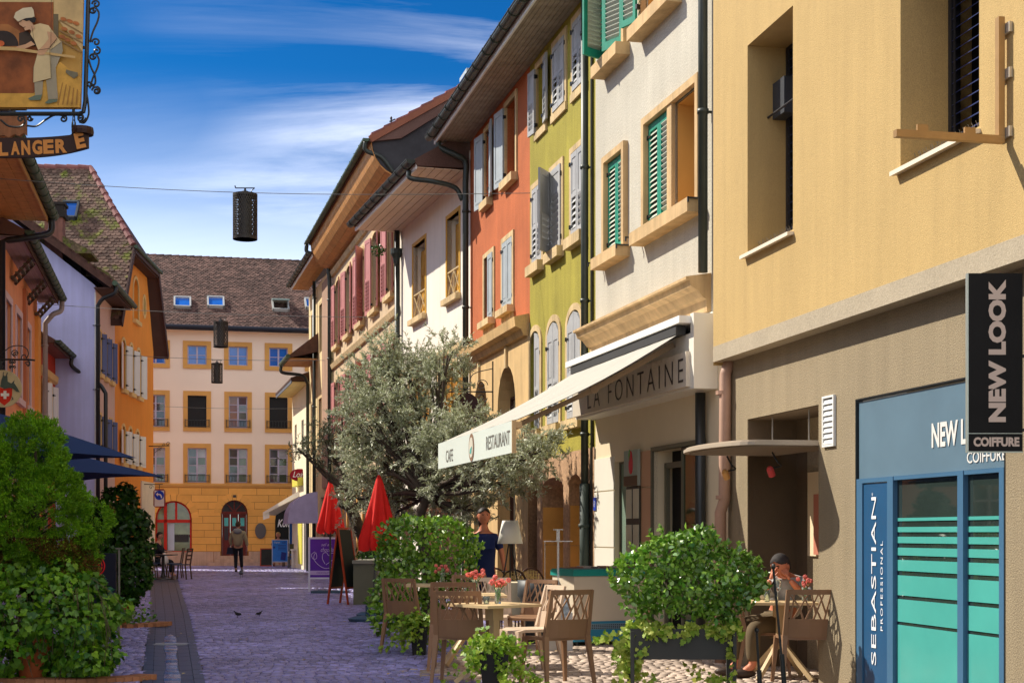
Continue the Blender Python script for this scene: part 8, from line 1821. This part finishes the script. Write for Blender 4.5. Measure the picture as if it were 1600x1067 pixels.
def head(parent, c, r, rot, hair, hairlen=.0, skin=SKIN, glasses=False):
    """head with face, ears, hair. faces -y before rotation; rot = euler"""
    M_ = Matrix.Translation(c)@(Matrix.Rotation(rot[2],4,'Z')@Matrix.Rotation(rot[0],4,'X')@Matrix.Rotation(rot[1],4,'Y'))
    mb = MB(); mb.M = M_; n, m = 24, 18; vs = []
    for i in range(m+1):
        ph = -PI/2+PI*i/m
        for k in range(n):
            t = 2*PI*k/n; x, y, z = math.cos(ph)*math.cos(t), math.cos(ph)*math.sin(t), math.sin(ph)
            w_ = .84+(.03 if z > 0 else 0)-(.20*max(0,-z)**1.5); X = x*w_; Y_ = y*(.92 if y < 0 else .98)*(1-.12*max(0,-z)); Z = z*1.15
            if y < -.2 and abs(x) < .22 and -.30 < z < .12: Y_ -= .22*(1-abs(x)/.22)*(1-abs(z+.14)/.26 if abs(z+.14) < .26 else 0)     # nose
            if y < -.3 and abs(x) < .5 and .02 < z < .28: Y_ += .05*(1-abs(z-.14)/.14)*(abs(x) > .12)                                  # eye sockets
            if y < -.3 and abs(x) < .28 and -.62 < z < -.40: Y_ -= .05                                                                # lips
            vs.append((X*r, Y_*r, Z*r))
    mb.add(vs, [(i*n+k, i*n+(k+1)%n, (i+1)*n+(k+1)%n, (i+1)*n+k) for i in range(m) for k in range(n)])
    for sx in (-1,1): mb.ell((sx*.85*r,.03*r,-.05*r), (.07*r,.16*r,.24*r), 8, 6)
    hd = mb.build('head', skin, parent, True)
    q = MB(); q.M = M_
    for sx in (-1,1): q.ell((sx*.28*r,-.80*r,.12*r), (.10*r,.08*r,.06*r), 8, 5)
    q.build('eyes', mat('eye_dark', (.02,.02,.02), .2), hd, True)
    q = MB(); q.M = M_
    for sx in (-1,1): q.bar((sx*.14*r,-.90*r,.29*r),(sx*.42*r,-.78*r,.30*r),.05*r)
    q.build('eyebrows', HAIRD, hd); q = MB(); q.M = M_; q.ell((0,-.86*r,-.48*r), (.20*r,.06*r,.04*r), 8, 4); q.build('mouth', mat('lip_red', (.42,.09,.07), .5), hd, True)
    q = MB(); q.M = M_; vs = []
    for i in range(m+1):
        ph = -PI/2+PI*i/m
        for k in range(n):
            t = 2*PI*k/n; x, y, z = math.cos(ph)*math.cos(t), math.cos(ph)*math.sin(t), math.sin(ph)
            lim = (.66-.50*abs(x)) if y < -.25 else (.05 if y < .25 else -.45-hairlen)
            zc = max(z, lim) if z < lim else z; s = 1.035+.03*math.sin(t*9+z*13); f = 1 if z >= lim else .86
            vs.append((x*.89*s*r*f, y*1.0*s*r*f+.02*r, max(zc,-.9-hairlen)*1.2*r))
    q.add(vs, [(i*n+k, i*n+(k+1)%n, (i+1)*n+(k+1)%n, (i+1)*n+k) for i in range(m) for k in range(n)]); q.build('hair', hair, hd, True)
    if hairlen > .2:
        q = MB(); q.M = M_; q.ell((0,.35*r,-.5*r), (.75*r,.6*r,(1.0+hairlen)*r), 14, 10); q.build('long_hair', hair, hd, True)
    return hd
def hand(parent, w_, d, nrm, s=1.0, m=SKIN, curl=.5, left=False):
    """palm with five separate fingers; w_ wrist, d pointing direction, nrm palm normal"""
    d = Vector(d).normalized(); nrm = (Vector(nrm)-d*Vector(nrm).dot(d)).normalized(); sd = d.cross(nrm)*(1 if left else -1); w_ = Vector(w_); ch = []
    pm = w_+d*.045*s; ch.append([(tuple(w_),.020*s),(tuple(pm),(.026*s,.017*s)),(tuple(w_+d*.085*s),(.024*s,.014*s))])
    o = chain_skin('palm', ch, m, parent, 2)
    for k, (off, ln) in enumerate(((-.028,.068),(-.010,.080),(.009,.075),(.027,.058))):
        b = w_+d*.082*s+sd*off*s*.9; b0 = w_+d*.05*s+sd*off*s*.7; c = b; dd = d.copy(); pts = [(tuple(b0),.0085*s),(tuple(b),.0088*s)]
        for j in range(3): dd = (dd+nrm*curl*(.5+.3*j)).normalized(); c = c+dd*ln*s*(.42,.33,.25)[j]; pts.append((tuple(c),(.0082,.0075,.0062)[j]*s))
        chain_skin('finger', [pts], m, o, 1)
    b = w_+d*.025*s-sd*.022*s; pts = [(tuple(b),.010*s),(tuple(b-sd*.022*s+d*.022*s+nrm*.008*s),.0100*s),(tuple(b-sd*.034*s+d*.045*s+nrm*.014*s),.0085*s),(tuple(b-sd*.036*s+d*.066*s+nrm*.020*s),.007*s)]; chain_skin('thumb', [pts], m, o, 1)
    return o
# ---- waitress, standing, facing the camera and a little left
wx, wy = X_(756,20.9), 20.9
wp = thing('person', 'woman in navy dress standing beside the floor lamp, looking to the left', 'person', (wx,wy,0))
chain_skin('body', [[((0,0,.98),.13),((0,0,1.15),.12),((0,.01,1.32),.13),((0,.02,1.42),.085),((0,.0,1.49),.060),((0,-.01,1.55),.055)],
  [((0,.01,1.32),.13),((-.175,.01,1.34),.052),((-.24,.0,1.13),.043),((-.25,-.05,.92),.033),((-.25,-.08,.84),.026)],
  [((0,.01,1.32),.13),((.175,.01,1.34),.052),((.25,.0,1.13),.043),((.29,-.04,.92),.033),((.30,-.06,.84),.026)],
  [((0,0,.98),.13),((-.10,0,.86),.085),((-.11,.0,.48),.055),((-.11,.03,.10),.038),((-.11,-.06,.04),.035),((-.11,-.12,.03),.03)],
  [((0,0,.98),.13),((.10,0,.86),.085),((.11,.0,.48),.055),((.12,.03,.10),.038),((.12,-.06,.04),.035),((.12,-.12,.03),.03)]], SKINR, wp)
NVD = mat('navy_jersey', (.012,.022,.10), .85, .15, 4)
chain_skin('dress', [[((0,0,1.0),.172),((0,0,1.15),.162),((0,.01,1.28),.165),((0,.015,1.37),.12),((0,.01,1.435),.075)],[((0,.01,1.28),.165),((-.16,.01,1.33),.072),((-.235,.005,1.15),.066)],[((0,.01,1.28),.165),((.16,.01,1.33),.072),((.245,.005,1.15),.066)],[((0,0,1.0),.172),((0,.0,.80),.19),((0,.0,.55),.20)]], NVD, wp)
head(wp, (0,-.02,1.635), .108, (0,0,.25), HAIRD, .25, SKINR); hand(wp, (.30,-.06,.84), (0,-.1,-1), (-1,-.2,0), 1, SKINR, .3); hand(wp, (-.25,-.08,.84), (0,-.3,-1), (1,0,0), 1, SKINR, .3, True)
mb = MB(); mb.tube([(.30+.033*math.cos(a),-.06+.033*math.sin(a),.855) for a in np.linspace(0,2*PI,13)], .006, 5); mb.build('bracelet', SLV, wp)
# ---- walking person seen from behind
vx, vy = X_(372,52.5), 52.5
vp = thing('person', 'person in beige hooded jacket walking away with a dark bag toward the arched door', 'person', (vx,vy,0)); s = 1.02; vp.scale = (s,)*3
JK = mat('khaki_jacket', (.30,.25,.15), .9, .12, 4); TR = mat('black_trousers', (.012,.014,.02), .85)
chain_skin('body', [[((0,0,.95),.12),((0,0,1.15),.12),((0,0,1.38),.12),((0,0,1.50),.05),((0,.01,1.56),.045)],[((0,0,1.38),.12),((-.20,0,1.38),.05),((-.27,.02,1.12),.04),((-.24,.08,.90),.03)],[((0,0,1.38),.12),((.20,0,1.38),.05),((.28,-.05,1.12),.04),((.33,-.04,.88),.03)],
  [((0,0,.95),.12),((-.09,0,.84),.075),((-.09,.06,.46),.055),((-.08,-.02,.10),.04),((-.08,.09,.05),.035)],[((0,0,.95),.12),((.09,0,.84),.075),((.09,.10,.48),.055),((.10,.16,.12),.04),((.10,.26,.06),.035)]], SKIN, vp)
chain_skin('trousers', [[((0,0,.93),.14),((-.09,0,.82),.095),((-.09,.06,.46),.072),((-.08,-.02,.12),.058)],[((0,0,.93),.14),((.09,0,.82),.095),((.09,.10,.48),.072),((.10,.16,.14),.058)]], TR, vp)
chain_skin('jacket', [[((0,0,.86),.19),((0,0,1.10),.175),((0,0,1.34),.165),((0,-.03,1.47),.11)],[((0,0,1.34),.165),((-.21,0,1.37),.08),((-.28,.02,1.12),.065),((-.25,.08,.93),.055)],[((0,0,1.34),.165),((.21,0,1.37),.08),((.29,-.05,1.12),.065),((.335,-.04,.91),.055)]], JK, vp)
mb = MB(); mb.ell((0,-.13,1.43), (.16,.09,.10), 14, 8); mb.build('hood', mat('grey_hood', (.25,.26,.26), .9), vp, True)
head(vp, (0,.01,1.655), .105, (0,0,PI), mat('brown_hair', (.06,.035,.02), .7, .3, 20), .1); hand(vp, (.33,-.04,.88), (.1,0,-1), (-1,0,0), 1, SKIN, .3); hand(vp, (-.24,.08,.90), (0,.2,-1), (1,0,0), 1, SKIN, .7, True)
mb = MB(); mb.prism([(-.42,.62),(-.14,.62),(-.17,.86),(-.38,.86)], 'y', .05, .16); mb.tube([(-.35,.10,.86),(-.30,.10,1.0),(-.22,.10,.86)], .012, 6); mb.build('bag', mat('navy_black_bag', (.01,.012,.03), .6), vp)
for sx, yy in ((-.08,.05),(.10,.22)): mb = MB(); mb.ell((sx,yy,.045), (.05,.13,.045), 10, 6); mb.build('shoe', mat('dark_shoe', (.05,.03,.02), .5), vp, True)
# ---- seated man leaning on his hand at the niche table
mx_, my_ = X_(1205,14.45), 14.45
sp_ = thing('person', 'man with short grey hair seated in the niche, head bowed over his raised hands', 'person', (mx_,my_,0)); 
f_ = .9
SHIRT = mat('striped_grey_shirt', (.45,.44,.42), .85, .3, 14); PNT = mat('olive_brown_trousers', (.14,.10,.055), .9, .1, 4)
hd_c = (.05,-.22,1.08)
chain_skin('body', [[((.12,.05,.52),.13),((.17,.02,.72),.13),((.15,-.06,.90),.12),((.11,-.13,.98),.06),((.08,-.17,1.02),.052)],[((.15,-.06,.90),.12),((.00,-.15,.90),.055),((-.12,-.20,.78),.043),((-.10,-.30,.88),.034),((-.06,-.31,.95),.026)],[((.15,-.06,.90),.12),((.30,-.05,.90),.055),((.32,-.22,.79),.043),((.18,-.33,.88),.034),((.12,-.33,.95),.026)],
  [((.12,.05,.52),.13),((-.02,.00,.50),.09),((-.34,-.05,.50),.065),((-.34,-.05,.12),.045),((-.44,-.07,.05),.04)],[((.12,.05,.52),.13),((.10,-.12,.50),.09),((-.22,-.25,.50),.065),((-.22,-.25,.12),.045),((-.32,-.27,.05),.04)]], SKINR, sp_)
chain_skin('shirt', [[((.13,.05,.56),.165),((.17,.02,.72),.165),((.15,-.06,.90),.15),((.12,-.11,.97),.09)],[((.15,-.06,.90),.15),((.00,-.15,.90),.08),((-.12,-.20,.78),.064),((-.105,-.28,.86),.052)],[((.15,-.06,.90),.15),((.30,-.05,.90),.08),((.32,-.22,.79),.064),((.20,-.31,.86),.052)]], SHIRT, sp_)
chain_skin('trousers', [[((.12,.05,.50),.16),((-.02,.00,.51),.115),((-.34,-.05,.50),.09),((-.34,-.05,.14),.065)],[((.12,.05,.50),.16),((.10,-.12,.51),.115),((-.22,-.25,.50),.09),((-.22,-.25,.14),.065)]], PNT, sp_)
head(sp_, hd_c, .105, (.35,0,-.75), mat('grey_brown_hair', (.05,.042,.04), .8, .3, 30), 0, SKINR); hand(sp_, (-.06,-.31,.95), (.3,.1,1), (.6,.3,-.2), .95, SKINR, .45, True); hand(sp_, (.12,-.33,.95), (-.5,.2,.9), (-.3,.9,0), .95, SKINR, .6)
for sx, yy in ((-.44,-.07),(-.32,-.27)): mb = MB(); mb.ell((sx,yy,.045), (.13,.05,.045), 10, 6); mb.build('shoe', mat('dark_shoe', (.05,.03,.02)), sp_, True)
# ---- seated blonde far away behind the blue poster
bx_, by_ = X_(436,61.2), 61.0
bq = thing('person', 'blonde person in black top sitting behind the blue poster, hand near the face', 'person', (bx_,by_,0)); BT = mat('black_top', (.015,.015,.02), .9)
chain_skin('body', [[((0,0,.55),.12),((0,0,.8),.12),((0,0,1.05),.11),((0,-.01,1.15),.05),((0,-.02,1.2),.045)],[((0,0,1.05),.11),((-.19,0,1.05),.05),((-.25,-.12,.85),.04),((-.14,-.22,1.02),.03)],[((0,0,1.05),.11),((.19,0,1.05),.05),((.24,-.1,.82),.04),((.12,-.26,.78),.03)],[((0,0,.55),.12),((-.1,-.05,.5),.08),((-.12,-.42,.48),.06),((-.12,-.45,.08),.04)],[((0,0,.55),.12),((.1,-.05,.5),.08),((.12,-.42,.48),.06),((.12,-.45,.08),.04)]], SKIN, bq, 1)
chain_skin('top', [[((0,0,.6),.15),((0,0,.8),.15),((0,0,1.03),.145)],[((0,0,1.03),.145),((-.19,0,1.04),.07),((-.25,-.12,.86),.055)],[((0,0,1.03),.145),((.19,0,1.04),.07),((.24,-.1,.84),.055)]], BT, bq, 1)
chain_skin('trousers', [[((0,0,.52),.15),((-.1,-.05,.5),.1),((-.12,-.42,.48),.08),((-.12,-.45,.15),.06)],[((0,0,.52),.15),((.1,-.05,.5),.1),((.12,-.42,.48),.08),((.12,-.45,.15),.06)]], mat('pale_trousers', (.5,.45,.4), .9), bq, 1)
head(bq, (0,-.03,1.31), .105, (0,0,-.3), mat('blonde_hair', (.55,.35,.12), .7, .2, 20), .2); hand(bq, (-.14,-.22,1.02), (.5,-.1,.8), (.3,.5,0), 1, SKIN, .5, True); hand(bq, (.12,-.26,.78), (-1,-.2,0), (0,0,-1), 1, SKIN, .4)
fs_ = thing('wooden_seat', 'plain wooden seat under the blonde person by the wall', 'seat', (bx_,by_,0)); mb = MB(); mb.box(-.25,.25,-.2,.22,.38,.42); mb.build('seat_board', BRW, fs_)
for sx in (-.22,.22):
    for sy in (-.17,.19): mb = MB(); mb.box(sx-.02,sx+.02,sy-.02,sy+.02,0,.38); mb.build('leg', BRW, fs_)
# ---- seated person in black at left terrace, side on
lx, ly = X_(247,46.8), 46.8
lq = thing('person', 'person in black sitting by the red shopfront at the left terrace table', 'person', (lx,ly,0))
chain_skin('body', [[((0,0,.55),.12),((0,0,.8),.12),((.02,0,1.05),.11),((.03,0,1.15),.05),((.04,0,1.2),.045)],[((.02,0,1.05),.11),((.0,-.19,1.05),.05),((.12,-.22,.82),.04),((.32,-.16,.80),.03)],[((.02,0,1.05),.11),((.0,.19,1.05),.05),((.12,.22,.82),.04),((.32,.16,.80),.03)],[((0,0,.55),.12),((.05,-.1,.5),.08),((.42,-.12,.48),.06),((.45,-.12,.08),.04),((.55,-.12,.04),.035)],[((0,0,.55),.12),((.05,.1,.5),.08),((.42,.12,.48),.06),((.45,.12,.08),.04),((.55,.12,.04),.035)]], SKIN, lq, 1)
chain_skin('coat', [[((0,0,.58),.17),((0,0,.8),.165),((.02,0,1.04),.155)],[((.02,0,1.04),.155),((.0,-.19,1.04),.075),((.12,-.22,.82),.06),((.26,-.18,.80),.05)],[((.02,0,1.04),.155),((.0,.19,1.04),.075),((.12,.22,.82),.06),((.26,.18,.80),.05)]], BT, lq, 1)
chain_skin('trousers', [[((0,0,.52),.15),((.05,-.1,.5),.1),((.42,-.12,.48),.08),((.45,-.12,.12),.06)],[((0,0,.52),.15),((.05,.1,.5),.1),((.42,.12,.48),.08),((.45,.12,.12),.06)]], TR, lq, 1)
head(lq, (.05,0,1.31), .105, (0,0,PI/2), HAIRD, .2); hand(lq, (.32,-.16,.80), (1,0,0), (0,0,-1), 1, SKIN, .3); hand(lq, (.32,.16,.80), (1,0,0), (0,0,-1), 1, SKIN, .3, True)
simple_chair('dark terrace chair under the person in black', lx, ly, -PI/2, BRW, gl)
bgp = thing('plastic_bag', 'white shopping bag hanging by the seated person in black', 'bag', (X_(257,45.9), 45.9, 0)); mb = MB(); mb.lathe([(.10,.40),(.13,.45),(.12,.6),(.05,.72),(.02,.78)], (0,0,0), 12); mb.build('bag_body', mat('white_plastic', (.7,.66,.62), .5), bgp, True)
